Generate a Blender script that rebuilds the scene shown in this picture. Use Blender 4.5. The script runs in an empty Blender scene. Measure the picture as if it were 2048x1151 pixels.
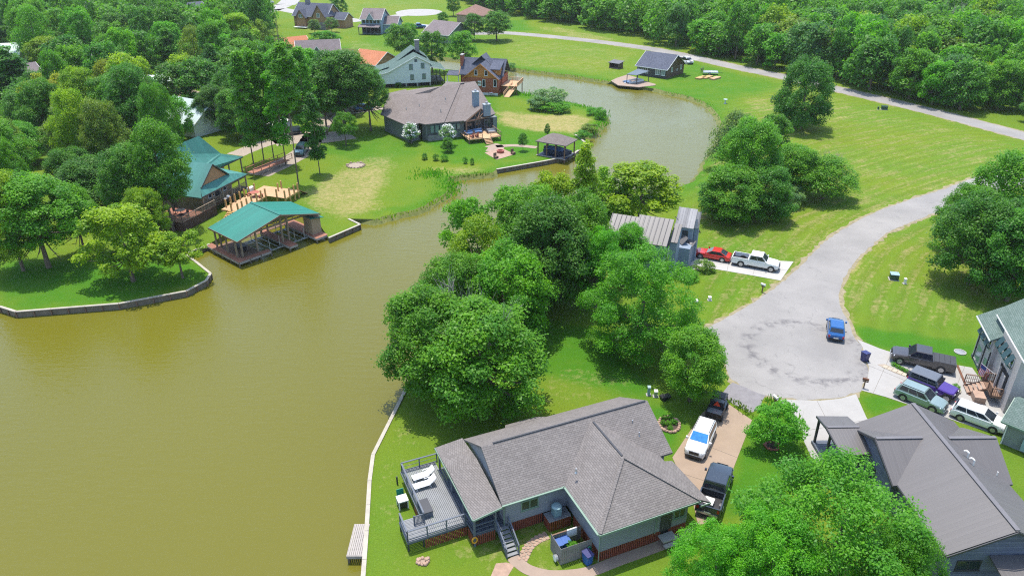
import bpy, bmesh, math, random
import numpy as np
from mathutils import Vector, Matrix, geometry
S = bpy.context.scene
COL = S.collection
R = math.radians
# ---------------------------------------------------------------- camera, sky, sun, exposure
CAM_H, CAM_PITCH, CAM_F = 44.0, 27.5, 1500.0      # metres, degrees below level, focal length in photo pixels
cam = bpy.data.objects.new('camera', bpy.data.cameras.new('camera'))
COL.objects.link(cam)
cam.location = (0, 0, CAM_H)
cam.rotation_euler = (R(90 - CAM_PITCH), 0, 0)
cam.data.sensor_width = 36.0
cam.data.lens = CAM_F / 2048 * 36.0
cam.data.clip_end = 6000
S.camera = cam
SUN_EL, SUN_AZ = 77.0, -22.0                        # azimuth clockwise from +Y
W = bpy.data.worlds.new('World'); S.world = W; W.use_nodes = True
wn = W.node_tree.nodes; wl = W.node_tree.links
sky = wn.new('ShaderNodeTexSky'); sky.sky_type = 'NISHITA'; sky.sun_disc = False
sky.sun_elevation = R(SUN_EL); sky.sun_rotation = R(SUN_AZ)
sky.air_density = 1.0; sky.dust_density = 1.2; sky.ozone_density = 1.0
wn['Background'].inputs['Strength'].default_value = 0.15
wl.new(sky.outputs['Color'], wn['Background'].inputs['Color'])
sd = bpy.data.lights.new('sun', 'SUN'); sd.energy = 2.6; sd.angle = R(0.55); sd.color = (1.0, 0.94, 0.85)
sun = bpy.data.objects.new('sun', sd); COL.objects.link(sun)
_sv = Vector((math.sin(R(SUN_AZ)) * math.cos(R(SUN_EL)), math.cos(R(SUN_AZ)) * math.cos(R(SUN_EL)), math.sin(R(SUN_EL))))
sun.rotation_euler = (-_sv).to_track_quat('-Z', 'Y').to_euler()
sun.location = (0, 100, 150)
S.view_settings.view_transform = 'Standard'
S.view_settings.look = 'None'
S.view_settings.gamma = 1.0
S.view_settings.use_curve_mapping = False
S.view_settings.exposure = 1.2
S.render.engine = 'CYCLES'
S.cycles.max_bounces = 8
S.cycles.filter_width = 1.15
S.cycles.use_denoising = False
S.cycles.transparent_max_bounces = 4
WATER_Z = -0.75

# ---------------------------------------------------------------- helpers
_cp, _sp = math.cos(R(CAM_PITCH)), math.sin(R(CAM_PITCH))
def P(px, py, z=0.0):
    """survey point: ground position of a spot in the photograph lying at height z"""
    u = (px - 1024) / CAM_F; v = (py - 575.5) / CAM_F
    d = (u, _cp - v * _sp, -_sp - v * _cp)
    t = (z - CAM_H) / d[2]
    return Vector((t * d[0], t * d[1], z))
def depth(p):
    return p[1] * _cp + (CAM_H - p[2]) * _sp
def yaw_px(a, b, z=0.0):
    d = P(*b, z) - P(*a, z)
    return math.atan2(d.y, d.x)

class MB:
    """collects simple shapes into one mesh"""
    def __init__(s): s.v = []; s.f = []
    def add(s, vs, fs):
        n = len(s.v); s.v += [tuple(p) for p in vs]; s.f += [tuple(i + n for i in f) for f in fs]; return s
    def box(s, x0, x1, y0, y1, z0, z1):
        return s.add([(x0,y0,z0),(x1,y0,z0),(x1,y1,z0),(x0,y1,z0),(x0,y0,z1),(x1,y0,z1),(x1,y1,z1),(x0,y1,z1)],
                     [(3,2,1,0),(4,5,6,7),(0,1,5,4),(1,2,6,5),(2,3,7,6),(3,0,4,7)])
    def quad(s, *p): return s.add(p, [tuple(range(len(p)))])
    def slab(s, poly, t):
        """polygon given by its top face, thickened straight down"""
        n = len(poly); a = [Vector(p) for p in poly]
        nz = sum((a[i].x * a[(i+1) % n].y - a[(i+1) % n].x * a[i].y) for i in range(n))
        if nz < 0: a = a[::-1]
        lo = [p - Vector((0,0,t)) for p in a]
        return s.add(a + lo, [tuple(range(n)), tuple(range(2*n-1, n-1, -1))] + [(i, i+n, (i+1) % n + n, (i+1) % n) for i in range(n)])
    def prism(s, poly2, z0, z1):
        return s.slab([(p[0], p[1], z1) for p in poly2], z1 - z0)
    def bar(s, p, q, w, h=None):
        """rectangular beam from p to q, centred on the line"""
        h = w if h is None else h
        p = Vector(p); q = Vector(q); d = (q - p).normalized()
        side = d.cross(Vector((0,0,1)))
        if side.length < 1e-3: side = Vector((1,0,0))
        side.normalize(); up = side.cross(d)
        a = side * (w/2); b = up * (h/2)
        vs = [p-a-b, p+a-b, p+a+b, p-a+b, q-a-b, q+a-b, q+a+b, q-a+b]
        return s.add(vs, [(0,1,2,3),(7,6,5,4),(0,4,5,1),(1,5,6,2),(2,6,7,3),(3,7,4,0)])
    def tube(s, p, q, r0, r1=None, n=8):
        r1 = r0 if r1 is None else r1
        p = Vector(p); q = Vector(q); d = (q - p).normalized()
        a = d.orthogonal().normalized(); b = d.cross(a)
        vs = []
        for c, r in ((p, r0), (q, r1)):
            for i in range(n):
                t = 2*math.pi*i/n
                vs.append(c + (a*math.cos(t) + b*math.sin(t)) * r)
        fs = [(i, (i+1) % n, (i+1) % n + n, i + n) for i in range(n)]
        fs += [tuple(range(n-1, -1, -1)), tuple(range(n, 2*n))]
        return s.add(vs, fs)
    def disc(s, c, r, n=20, ry=None):
        ry = r if ry is None else ry
        return s.add([(c[0]+r*math.cos(2*math.pi*i/n), c[1]+ry*math.sin(2*math.pi*i/n), c[2]) for i in range(n)], [tuple(range(n))])
    def lathe(s, prof, c=(0,0,0), n=14):
        vs = []; fs = []
        for r, z in prof:
            for i in range(n):
                t = 2*math.pi*i/n; vs.append((c[0]+r*math.cos(t), c[1]+r*math.sin(t), c[2]+z))
        for k in range(len(prof)-1):
            for i in range(n):
                fs.append((k*n+i, k*n+(i+1) % n, (k+1)*n+(i+1) % n, (k+1)*n+i))
        fs.append(tuple(range((len(prof)-1)*n, len(prof)*n))); fs.append(tuple(range(n-1, -1, -1)))
        return s.add(vs, fs)
    def mesh(s, name, smooth=None):
        me = bpy.data.meshes.new(name); me.from_pydata(s.v, [], s.f); me.update()
        metric_uv(me)
        if smooth:
            me.shade_smooth(); me.set_sharp_from_angle(angle=R(smooth))
        return me
    def build(s, name, m, parent=None, smooth=None, loc=None, rz=None):
        return link(name, s.mesh(name, smooth), m, parent, loc, rz)

def metric_uv(me):
    n = len(me.loops)
    if n == 0: return
    co = np.empty(len(me.vertices)*3); me.vertices.foreach_get('co', co); co = co.reshape(-1,3)
    vi = np.empty(n, int); me.loops.foreach_get('vertex_index', vi)
    fn = np.empty(len(me.polygons)*3); me.polygons.foreach_get('normal', fn); fn = fn.reshape(-1,3)
    tot = np.empty(len(me.polygons), int); me.polygons.foreach_get('loop_total', tot)
    nr = np.repeat(fn, tot, axis=0)
    flat = np.hypot(nr[:,0], nr[:,1]) < 0.05
    u = np.stack([-nr[:,1], nr[:,0], np.zeros(n)], 1); u[flat] = (1,0,0)
    u /= np.linalg.norm(u, axis=1)[:,None]
    v = np.cross(nr, u); v[flat] = (0,1,0)
    c = co[vi]
    uv = np.stack([(c*u).sum(1), (c*v).sum(1)], 1)
    lay = me.uv_layers.new(name='UVMap')
    lay.data.foreach_set('uv', uv.ravel())

def link(name, me, m, parent=None, loc=None, rz=None):
    o = bpy.data.objects.new(name, me); COL.objects.link(o)
    if m is not None and len(me.materials) == 0: me.materials.append(m)
    if parent is not None: o.parent = parent
    if loc is not None: o.location = loc
    if rz is not None: o.rotation_euler = (0, 0, rz)
    return o
def tag(o, label=None, cat=None, group=None, kind=None):
    if label: o['label'] = label
    if cat: o['category'] = cat
    if group: o['group'] = group
    if kind: o['kind'] = kind
    return o
def thing(name, label, cat, loc=(0,0,0), yaw=0.0, group=None):
    o = bpy.data.objects.new(name, None); COL.objects.link(o); o.empty_display_size = 0.3
    o.location = loc; o.rotation_euler = (0, 0, yaw)
    return tag(o, label, cat, group)
def copy_tree(o, parent=None):
    c = o.copy(); COL.objects.link(c)
    if parent is not None:
        c.parent = parent
    for ch in o.children: copy_tree(ch, c)
    return c

# ---------------------------------------------------------------- materials
def nm(name):
    m = bpy.data.materials.new(name); m.use_nodes = True
    nt = m.node_tree
    return m, nt, nt.nodes, nt.links, nt.nodes['Principled BSDF']
def math_node(N, L, op, a, b=None, c=None, clamp=False):
    n = N.new('ShaderNodeMath'); n.operation = op; n.use_clamp = clamp
    for i, x in enumerate((a, b, c)):
        if x is None: continue
        if isinstance(x, (int, float)): n.inputs[i].default_value = x
        else: L.new(x, n.inputs[i])
    return n.outputs[0]
def mixc(N, L, fac, a, b, blend='MIX'):
    n = N.new('ShaderNodeMix'); n.data_type = 'RGBA'; n.blend_type = blend
    for s, x in ((n.inputs[0], fac), (n.inputs[6], a), (n.inputs[7], b)):
        if isinstance(x, (int, float)): s.default_value = x
        elif isinstance(x, tuple): s.default_value = (*x, 1)
        else: L.new(x, s)
    return n.outputs[2]
def noise(N, L, vec, scale, detail=3, rough=0.55):
    n = N.new('ShaderNodeTexNoise'); n.inputs['Scale'].default_value = scale
    n.inputs['Detail'].default_value = detail; n.inputs['Roughness'].default_value = rough
    if vec is not None: L.new(vec, n.inputs['Vector'])
    return n.outputs['Fac']
def ramp(N, L, fac, lo, hi):
    n = N.new('ShaderNodeMapRange'); n.clamp = True
    n.inputs[1].default_value = lo; n.inputs[2].default_value = hi
    L.new(fac, n.inputs[0]); return n.outputs[0]
def objcoord(N): return N.new('ShaderNodeTexCoord').outputs['Object']
def worldpos(N): return N.new('ShaderNodeNewGeometry').outputs['Position']
def bump(N, L, bsdf, h, strength, dist=0.02):
    b = N.new('ShaderNodeBump'); b.inputs['Strength'].default_value = strength; b.inputs['Distance'].default_value = dist
    L.new(h, b.inputs['Height']); L.new(b.outputs['Normal'], bsdf.inputs['Normal'])

def plain(name, c, rough=0.6, var=0.12, scale=2.0, metal=0.0, c2=None, coat=0.0, spec=None):
    m, nt, N, L, B = nm(name)
    pos = worldpos(N)
    f = noise(N, L, pos, scale, 5, 0.6)
    f2 = noise(N, L, pos, scale*9, 2)
    f = math_node(N, L, 'ADD', math_node(N, L, 'MULTIPLY', f, 0.7), math_node(N, L, 'MULTIPLY', f2, 0.3))
    f = ramp(N, L, f, 0.3, 0.7)
    a = tuple(x*(1-var) for x in c); b = c2 if c2 else tuple(min(1, x*(1+var)) for x in c)
    L.new(mixc(N, L, f, a, b), B.inputs['Base Color'])
    B.inputs['Roughness'].default_value = rough; B.inputs['Metallic'].default_value = metal
    B.inputs['Coat Weight'].default_value = coat
    if spec is not None: B.inputs['Specular IOR Level'].default_value = spec
    return m
def uvnode(N): return N.new('ShaderNodeTexCoord').outputs['UV']

def shingle(name, c, c2, streak=0.25):
    """asphalt shingles: three-tab courses with a per-tab colour"""
    m, nt, N, L, B = nm(name)
    uv = uvnode(N)
    br = N.new('ShaderNodeTexBrick'); L.new(uv, br.inputs['Vector'])
    br.inputs['Scale'].default_value = 1.0; br.inputs['Brick Width'].default_value = 0.36; br.inputs['Row Height'].default_value = 0.17
    br.inputs['Mortar Size'].default_value = 0.012; br.inputs['Mortar Smooth'].default_value = 0.3; br.inputs['Bias'].default_value = 0.0
    br.offset = 0.5
    br.inputs['Color1'].default_value = (*c, 1); br.inputs['Color2'].default_value = (*c2, 1)
    br.inputs['Mortar'].default_value = (*[x*0.55 for x in c], 1)
    n1 = noise(N, L, uv, 0.35, 4, 0.6); n2 = noise(N, L, uv, 3.0, 2)
    k = math_node(N, L, 'ADD', math_node(N, L, 'MULTIPLY', n1, streak*1.6), math_node(N, L, 'MULTIPLY', n2, streak))
    k = math_node(N, L, 'ADD', k, 1.0 - streak*1.3)
    mx = N.new('ShaderNodeVectorMath'); mx.operation = 'SCALE'; L.new(br.outputs['Color'], mx.inputs[0]); L.new(k, mx.inputs['Scale'])
    L.new(mx.outputs[0], B.inputs['Base Color'])
    B.inputs['Roughness'].default_value = 0.9; B.inputs['Specular IOR Level'].default_value = 0.2
    bump(N, L, B, math_node(N, L, 'SUBTRACT', n2, br.outputs['Fac']), 0.6, 0.02)
    return m
def lapped(name, c, pitch=0.17, rough=0.6, var=0.06, vert=False, strength=0.7, c2=None):
    """siding / boards: relief lines at a regular pitch, grain along the boards"""
    m, nt, N, L, B = nm(name)
    uv = uvnode(N)
    sx = N.new('ShaderNodeSeparateXYZ'); L.new(uv, sx.inputs[0])
    t = sx.outputs['X' if vert else 'Y']
    ph = math_node(N, L, 'FRACT', math_node(N, L, 'DIVIDE', t, pitch))
    idx = math_node(N, L, 'FLOOR', math_node(N, L, 'DIVIDE', t, pitch))
    wn_ = N.new('ShaderNodeTexWhiteNoise'); wn_.noise_dimensions = '1D'; L.new(idx, wn_.inputs['W'])
    n1 = noise(N, L, uv, 0.6, 4)
    f = math_node(N, L, 'ADD', math_node(N, L, 'MULTIPLY', wn_.outputs['Value'], 0.6), math_node(N, L, 'MULTIPLY', n1, 0.5))
    a = tuple(x*(1-var) for x in c); b = c2 if c2 else tuple(min(1, x*(1+var)) for x in c)
    L.new(mixc(N, L, f, a, b), B.inputs['Base Color'])
    B.inputs['Roughness'].default_value = rough
    bump(N, L, B, math_node(N, L, 'MULTIPLY', ramp(N, L, ph, 0.0, 0.12), math_node(N, L, 'SUBTRACT', 1.0, math_node(N, L, 'MULTIPLY', ph, 0.6))), strength, 0.03)
    return m
def paint(name, c, metal=0.0, rough=0.32):
    m, nt, N, L, B = nm(name)
    n1 = noise(N, L, objcoord(N), 1.7, 4)
    L.new(mixc(N, L, n1, tuple(x*0.92 for x in c), tuple(min(1, x*1.06) for x in c)), B.inputs['Base Color'])
    dust = noise(N, L, objcoord(N), 3.0, 5)
    L.new(math_node(N, L, 'ADD', math_node(N, L, 'MULTIPLY', dust, 0.25), rough - 0.1), B.inputs['Roughness'])
    B.inputs['Metallic'].default_value = metal
    B.inputs['Coat Weight'].default_value = 0.6; B.inputs['Coat Roughness'].default_value = 0.12
    return m
def glass(name, c=(0.02, 0.03, 0.035), rough=0.07):
    m, nt, N, L, B = nm(name)
    n1 = noise(N, L, objcoord(N), 1.1, 3)
    L.new(mixc(N, L, n1, tuple(x*0.6 for x in c), tuple(x*1.5 for x in c)), B.inputs['Base Color'])
    B.inputs['Roughness'].default_value = rough
    B.inputs['Specular IOR Level'].default_value = 0.6
    return m
M = {}
def setup_materials():
    M['shingle'] = shingle('brown_grey_shingles', (0.160,0.145,0.136), (0.198,0.180,0.169))
    M['shingle_tan'] = shingle('tan_grey_shingles', (0.165,0.140,0.127), (0.205,0.176,0.161))
    M['shingle_slate'] = shingle('blue_slate_shingles', (0.075,0.085,0.115), (0.115,0.125,0.16))
    M['shingle_green'] = shingle('green_grey_shingles', (0.075,0.125,0.110), (0.12,0.175,0.155))
    M['shingle_sage'] = shingle('sage_shingles', (0.10,0.145,0.125), (0.14,0.185,0.165))
    M['shingle_rust'] = shingle('orange_clay_shingles', (0.40,0.15,0.075), (0.48,0.20,0.105))
    M['shingle_brown'] = shingle('warm_brown_shingles', (0.20,0.12,0.095), (0.27,0.17,0.135))
    M['shingle_mauve'] = shingle('mauve_grey_shingles', (0.16,0.135,0.135), (0.22,0.185,0.185))
    M['metal_grey'] = plain('weathered_grey_metal_roof', (0.17,0.16,0.16), 0.45, 0.12, 0.5, 0.35)
    M['metal_charcoal'] = plain('charcoal_metal_roof', (0.085,0.078,0.078), 0.5, 0.08, 0.4, 0.0)
    M['metal_silver'] = plain('bright_galvanised_roof', (0.55,0.53,0.52), 0.42, 0.35, 1.3, 0.4)
    M['metal_teal'] = plain('teal_metal_roof', (0.006,0.13,0.10), 0.6, 0.07, 0.4, 0.0)
    M['metal_teal_old'] = plain('faded_teal_metal_roof', (0.04,0.185,0.165), 0.55, 0.10, 0.4, 0.0)
    M['metal_pale'] = plain('pale_metal_roof', (0.42,0.50,0.49), 0.5, 0.1, 0.4, 0.0)
    M['siding_grey'] = lapped('blue_grey_siding', (0.215,0.23,0.265), 0.18)
    M['siding_greygreen'] = lapped('grey_green_siding', (0.22,0.245,0.225), 0.18)
    M['siding_navy'] = lapped('dark_blue_board_siding', (0.075,0.09,0.14), 0.22, c2=(0.13,0.15,0.21))
    M['siding_stone'] = lapped('warm_grey_board_siding', (0.40,0.375,0.355), 0.4, vert=True, strength=0.4)
    M['siding_slate'] = lapped('slate_grey_siding', (0.15,0.165,0.165), 0.2)
    M['siding_blue'] = lapped('light_blue_grey_siding', (0.25,0.33,0.40), 0.2)
    M['siding_steel'] = lapped('steel_blue_siding', (0.20,0.25,0.31), 0.2)
    M['siding_white'] = lapped('white_siding', (0.62,0.66,0.68), 0.2)
    M['siding_tan'] = lapped('tan_siding', (0.34,0.25,0.16), 0.2)
    M['siding_darkbrown'] = lapped('dark_brown_log_siding', (0.09,0.055,0.042), 0.25, c2=(0.14,0.085,0.065))
    M['siding_red'] = lapped('barn_red_log_siding', (0.30,0.072,0.035), 0.25, c2=(0.36,0.10,0.05))
    M['siding_orange'] = lapped('orange_cedar_siding', (0.48,0.17,0.03), 0.2, c2=(0.54,0.22,0.045))
    M['brick'] = plain('tan_brick_wall', (0.34,0.20,0.10), 0.85, 0.2, 3)
    M['brick_red'] = plain('red_brick_chimney', (0.30,0.085,0.04), 0.85, 0.2, 3)
    M['stone'] = plain('grey_fieldstone', (0.22,0.21,0.21), 0.9, 0.35, 2.5)
    M['trim_green'] = plain('pale_green_trim', (0.17,0.25,0.19), 0.5, 0.06)
    M['trim_dark'] = plain('dark_grey_trim', (0.04,0.042,0.048), 0.5, 0.1)
    M['trim_grey'] = plain('slate_blue_grey_painted_wood', (0.095,0.112,0.14), 0.55, 0.1)
    M['trim_white'] = plain('white_trim', (0.72,0.72,0.70), 0.5, 0.05)
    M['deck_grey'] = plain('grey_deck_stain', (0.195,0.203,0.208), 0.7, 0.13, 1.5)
    M['porch_slate'] = plain('dark_slate_porch_boards', (0.085,0.10,0.13), 0.6, 0.1, 1.5)  # darker blue-grey boards for the porch floors
    M['skirt_red'] = plain('red_brown_stained_board', (0.20,0.048,0.026), 0.65, 0.25, 2.0)
    M['board_weathered'] = plain('weathered_fence_board', (0.20,0.185,0.175), 0.85, 0.22, 3.0)
    M['wood_new'] = plain('fresh_yellow_pine_timber', (0.50,0.31,0.115), 0.75, 0.12, 2.0)
    M['wood_deck'] = plain('pale_cedar_decking', (0.50,0.31,0.165), 0.75, 0.12, 1.0)
    M['wood_brown'] = plain('brown_stained_timber', (0.17,0.10,0.065), 0.75, 0.2, 2.0)
    M['wood_redbrown'] = plain('red_brown_decking', (0.30,0.125,0.075), 0.7, 0.12, 1.2)
    M['wood_dark'] = plain('dark_brown_fence_wood', (0.085,0.042,0.03), 0.75, 0.3, 2.0)
    M['wood_post'] = plain('grey_brown_timber_post', (0.26,0.20,0.14), 0.8, 0.2, 2.0)
    M['dock_wood'] = plain('bleached_dock_plank', (0.32,0.29,0.26), 0.85, 0.18, 2.5)
    M['cap'] = plain('pale_bulkhead_cap_board', (0.36,0.33,0.27), 0.85, 0.18, 1.2)
    M['bulk_face'] = plain('dark_wet_bulkhead_timber', (0.15,0.125,0.09), 0.8, 0.35, 1.5)
    M['concrete'] = plain('pale_concrete', (0.31,0.30,0.28), 0.9, 0.09, 0.5)
    M['concrete_white'] = plain('bright_new_concrete', (0.37,0.36,0.335), 0.9, 0.07, 0.5)
    M['concrete_tan'] = plain('tan_exposed_concrete', (0.275,0.205,0.145), 0.9, 0.10, 0.7)
    M['walk_tan'] = plain('tan_concrete_walk', (0.28,0.21,0.16), 0.9, 0.12, 1.0)
    M['stonepath'] = plain('pink_tan_flagstone', (0.32,0.215,0.155), 0.9, 0.28, 2.2)
    M['paver'] = plain('pale_stone_paver', (0.38,0.33,0.25), 0.9, 0.15, 2.0)
    M['gravel'] = plain('tan_gravel', (0.29,0.24,0.185), 0.95, 0.25, 2.5)
    M['soil'] = plain('dark_mulch', (0.06,0.042,0.03), 0.95, 0.4, 6.0)
    M['black'] = plain('black_plastic', (0.018,0.018,0.02), 0.45, 0.2)
    M['rubber'] = plain('black_rubber', (0.02,0.02,0.022), 0.8, 0.2)
    M['steel'] = plain('galvanised_steel', (0.42,0.44,0.46), 0.4, 0.12, 2.0, 0.6)
    M['white_metal'] = plain('white_painted_metal', (0.70,0.71,0.72), 0.4, 0.06)
    M['white_fabric'] = plain('white_sling_fabric', (0.72,0.72,0.72), 0.8, 0.04)
    M['white_plastic'] = plain('white_plastic', (0.70,0.68,0.63), 0.5, 0.06)
    M['ac'] = plain('teal_grey_condenser_casing', (0.16,0.26,0.30), 0.45, 0.1)
    M['ac_top'] = plain('pale_teal_condenser_lid', (0.24,0.36,0.39), 0.45, 0.1)
    M['bin_blue'] = plain('blue_plastic_bin', (0.015,0.085,0.30), 0.45, 0.12)
    M['bin_navy'] = plain('navy_plastic_bin', (0.02,0.025,0.12), 0.45, 0.12)
    M['hose'] = plain('green_garden_hose', (0.02,0.22,0.13), 0.5, 0.1)
    M['yellow'] = plain('yellow_ring_plastic', (0.62,0.30,0.02), 0.5, 0.08)
    M['utility_green'] = plain('dark_green_utility_cabinet', (0.02,0.06,0.035), 0.5, 0.15)
    M['awning_top'] = plain('dark_teal_shutter', (0.02,0.055,0.065), 0.55, 0.1)
    M['awning_green'] = plain('bright_teal_green_shutter', (0.015,0.15,0.12), 0.5, 0.1)
    M['flag_red'] = plain('red_stripe_cloth', (0.50,0.05,0.06), 0.8, 0.05)
    M['flag_white'] = plain('white_stripe_cloth', (0.72,0.70,0.70), 0.8, 0.05)
    M['flag_blue'] = plain('blue_canton_cloth', (0.03,0.06,0.22), 0.8, 0.05)
    M['orange_tri'] = plain('orange_red_triangle', (0.75,0.07,0.025), 0.5, 0.05)
    M['rim'] = plain('alloy_rim', (0.42,0.42,0.43), 0.35, 0.1, 2, 0.7)
    M['tail_red'] = plain('red_lamp_lens', (0.40,0.02,0.015), 0.25, 0.1)
    M['lamp_clear'] = plain('clear_lamp_lens', (0.62,0.64,0.66), 0.15, 0.1)
    M['sunshade'] = plain('blue_windscreen_sunshade', (0.03,0.19,0.46), 0.25, 0.3, 3)
    M['boat_white'] = plain('white_boat_hull', (0.68,0.69,0.70), 0.35, 0.05)
    M['boat_blue'] = plain('blue_boat_cover', (0.06,0.12,0.26), 0.6, 0.15)
    M['boat_dark'] = plain('dark_navy_boat_cover', (0.022,0.035,0.075), 0.6, 0.25)
    M['fabric_red'] = plain('red_brown_table_top', (0.33,0.09,0.06), 0.6, 0.15)
    M['fabric_blue'] = plain('blue_striped_cushion', (0.09,0.17,0.32), 0.8, 0.2)
    M['slate_roof'] = plain('dark_standing_metal_roof', (0.10,0.125,0.14), 0.45, 0.1, 0.6, 0.2)
    M['rust'] = plain('rusty_brown_strip', (0.13,0.055,0.03), 0.85, 0.3, 4)
    M['glass'] = glass('dark_window_glass')
    M['glass_pale'] = glass('curtained_window_glass', (0.16,0.22,0.21), 0.1)
    M['car_glass'] = glass('tinted_car_glass', (0.018,0.024,0.032), 0.05)
    M['painted_recess'] = plain('painted_recess_shade', (0.015,0.016,0.018), 0.9, 0.3)  # near-black colour standing in for the shade inside openings
setup_materials()

def leaf_material():
    m, nt, N, L, B = nm('leaf')
    oi = N.new('ShaderNodeObjectInfo')
    at = N.new('ShaderNodeAttribute'); at.attribute_name = 'tint'
    t = at.outputs['Fac']
    rnd = oi.outputs['Random']
    base = oi.outputs['Color']
    yel = mixc(N, L, 1.0, base, (1.32, 1.14, 0.7), 'MULTIPLY')
    blu = mixc(N, L, 1.0, base, (0.62, 0.74, 0.9), 'MULTIPLY')
    c = mixc(N, L, t, blu, yel)
    c = mixc(N, L, math_node(N, L, 'MULTIPLY', rnd, 0.25), c, mixc(N, L, 1.0, c, (0.72, 0.85, 0.9), 'MULTIPLY'))
    L.new(c, B.inputs['Base Color'])
    B.inputs['Roughness'].default_value = 0.48; B.inputs['Specular IOR Level'].default_value = 0.32
    tr = N.new('ShaderNodeBsdfTranslucent')
    L.new(mixc(N, L, 1.0, c, (1.25, 1.3, 0.6), 'MULTIPLY'), tr.inputs['Color'])
    mx = N.new('ShaderNodeMixShader'); mx.inputs[0].default_value = 0.50
    L.new(B.outputs[0], mx.inputs[1]); L.new(tr.outputs[0], mx.inputs[2])
    L.new(mx.outputs[0], N['Material Output'].inputs['Surface'])
    return m
M['leaf'] = leaf_material()
M['bark'] = plain('grey_brown_bark', (0.14,0.105,0.08), 0.95, 0.35, 4)
M['bark_pale'] = plain('pale_bare_branch', (0.30,0.27,0.24), 0.95, 0.25, 4)
# ================================================================ GROUND, WATER, ROADS
def sdist(poly, pts):
    """signed distance to a closed 2D polygon, positive inside"""
    poly = np.asarray(poly, float); pts = np.asarray(pts, float)
    a = poly; b = np.roll(poly, -1, 0)
    best = np.full(len(pts), 1e18); inside = np.zeros(len(pts), bool)
    x, y = pts[:,0], pts[:,1]
    for (ax, ay), (bx, by) in zip(a, b):
        dx, dy = bx-ax, by-ay
        l2 = dx*dx + dy*dy + 1e-12
        t = np.clip(((x-ax)*dx + (y-ay)*dy) / l2, 0, 1)
        best = np.minimum(best, (x-ax-t*dx)**2 + (y-ay-t*dy)**2)
        c = (ay > y) != (by > y)
        with np.errstate(divide='ignore', invalid='ignore'):
            xi = ax + (y-ay) * dx / (dy if abs(dy) > 1e-12 else 1e-12)
        inside ^= c & (x < xi)
    d = np.sqrt(best)
    return np.where(inside, d, -d)
def ldist(line, pts):
    pts = np.asarray(pts, float); x, y = pts[:,0], pts[:,1]
    best = np.full(len(pts), 1e18)
    for (ax, ay), (bx, by) in zip(line[:-1], line[1:]):
        dx, dy = bx-ax, by-ay; l2 = dx*dx + dy*dy + 1e-12
        t = np.clip(((x-ax)*dx + (y-ay)*dy) / l2, 0, 1)
        best = np.minimum(best, (x-ax-t*dx)**2 + (y-ay-t*dy)**2)
    return np.sqrt(best)
def W2(pxs, z=0.0):
    return [tuple(P(x, y, z)[:2]) for x, y in pxs]
def smooth_line(pts, n=6, closed=False):
    out = []; k = len(pts)
    rng = range(k if closed else k-1)
    for i in rng:
        g = lambda j: np.array(pts[j % k] if closed else pts[max(0, min(k-1, j))], float)
        p0, p1, p2, p3 = g(i-1), g(i), g(i+1), g(i+2)
        for s in range(n):
            t = s/n
            out.append(tuple(0.5*((2*p1) + (-p0+p2)*t + (2*p0-5*p1+4*p2-p3)*t*t + (-p0+3*p1-3*p2+p3)*t**3)))
    if not closed: out.append(tuple(pts[-1]))
    return out

# the shoreline, run by run: 'b' = timber bulkhead (straight), 'n' = natural bank (soft)
SHORE = [
 ('b', [(705,1500),(724,1180),(733,1060),(739,960),(746,908),(781,838),(817,766)]),
 ('n', [(824,742),(852,690),(880,620),(925,560),(985,490),(1060,430),(1130,400),(1200,396),(1235,408),(1270,398),(1330,384),(1378,368),(1402,345),(1412,322),(1428,300),(1444,275),(1445,245),(1422,213),(1380,193),(1330,182),(1308,176)]),
 ('b', [(1306,177),(1222,163)]),
 ('n', [(1215,162),(1150,151),(1080,142),(1010,133),(960,124),(920,118),(880,114),(830,113),(770,110),(720,100),(690,97),(672,101),(690,108),(770,121),(850,135),(905,140),(960,150),(1004,160),(1040,184),(1080,194),(1130,203),(1165,211),(1196,220),(1209,232),(1205,246),(1188,262),(1170,272)]),
 ('b', [(1150,268),(1176,289),(1137,312),(1085,322),(993,338)]),
 ('n', [(985,345),(940,348),(905,352),(893,364),(896,378),(880,392),(838,414),(790,427),(750,438)]),
 ('b', [(697,437),(720,448),(657,475)]),
 ('d', [(640,450),(596,420),(520,443),(452,468),(420,486)]),
 ('b', [(419,487),(372,507),(421,546),(412,560),(372,581),(237,606),(32,622),(0,612),(-140,590)]),
 ('n', [(-420,600),(-760,760),(-900,1100),(-700,1500)]),
]
LAKE = []; SOFT = []
rs = np.random.RandomState(5)
for kind, pxs in SHORE:
    pts = W2(pxs)
    if kind == 'n':
        sm = smooth_line(pts, 5)
        for i, p in enumerate(sm):
            q = (p[0] + rs.normal(0, 0.18), p[1] + rs.normal(0, 0.18)) if 0 < i < len(sm)-1 else p
            LAKE.append(q); SOFT.append(True)
    else:
        for i, p in enumerate(pts):
            LAKE.append(p); SOFT.append(False)
LAKE = np.array(LAKE)

# ---- centre lines of the roads
ROAD_FAR = smooth_line(W2([(905,66),(960,67),(1013,66),(1140,77),(1270,93),(1360,109),(1480,136),(1560,152),(1660,175),(1850,220),(2048,272),(2300,340)]), 6)
CUL_PX = [(2080,318),(1960,352),(1890,377),(1820,399),(1745,427),(1690,455),(1645,488),(1605,528),(1560,568),(1500,609),(1440,642),(1418,654),(1424,676),(1440,702),(1452,730),(1462,755),(1480,771),(1520,787),(1560,796),(1640,798),(1690,792),(1716,781),(1731,760),(1735,735),(1722,692),(1700,655),(1686,625),(1678,600),(1682,570),(1696,543),(1730,502),(1780,463),(1842,437),(1900,415),(1990,385),(2100,350)]
CUL_MID = W2([(2090,334),(1960,368),(1885,396),(1800,430),(1710,477),(1655,540),(1620,600),(1590,700)])

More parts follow.
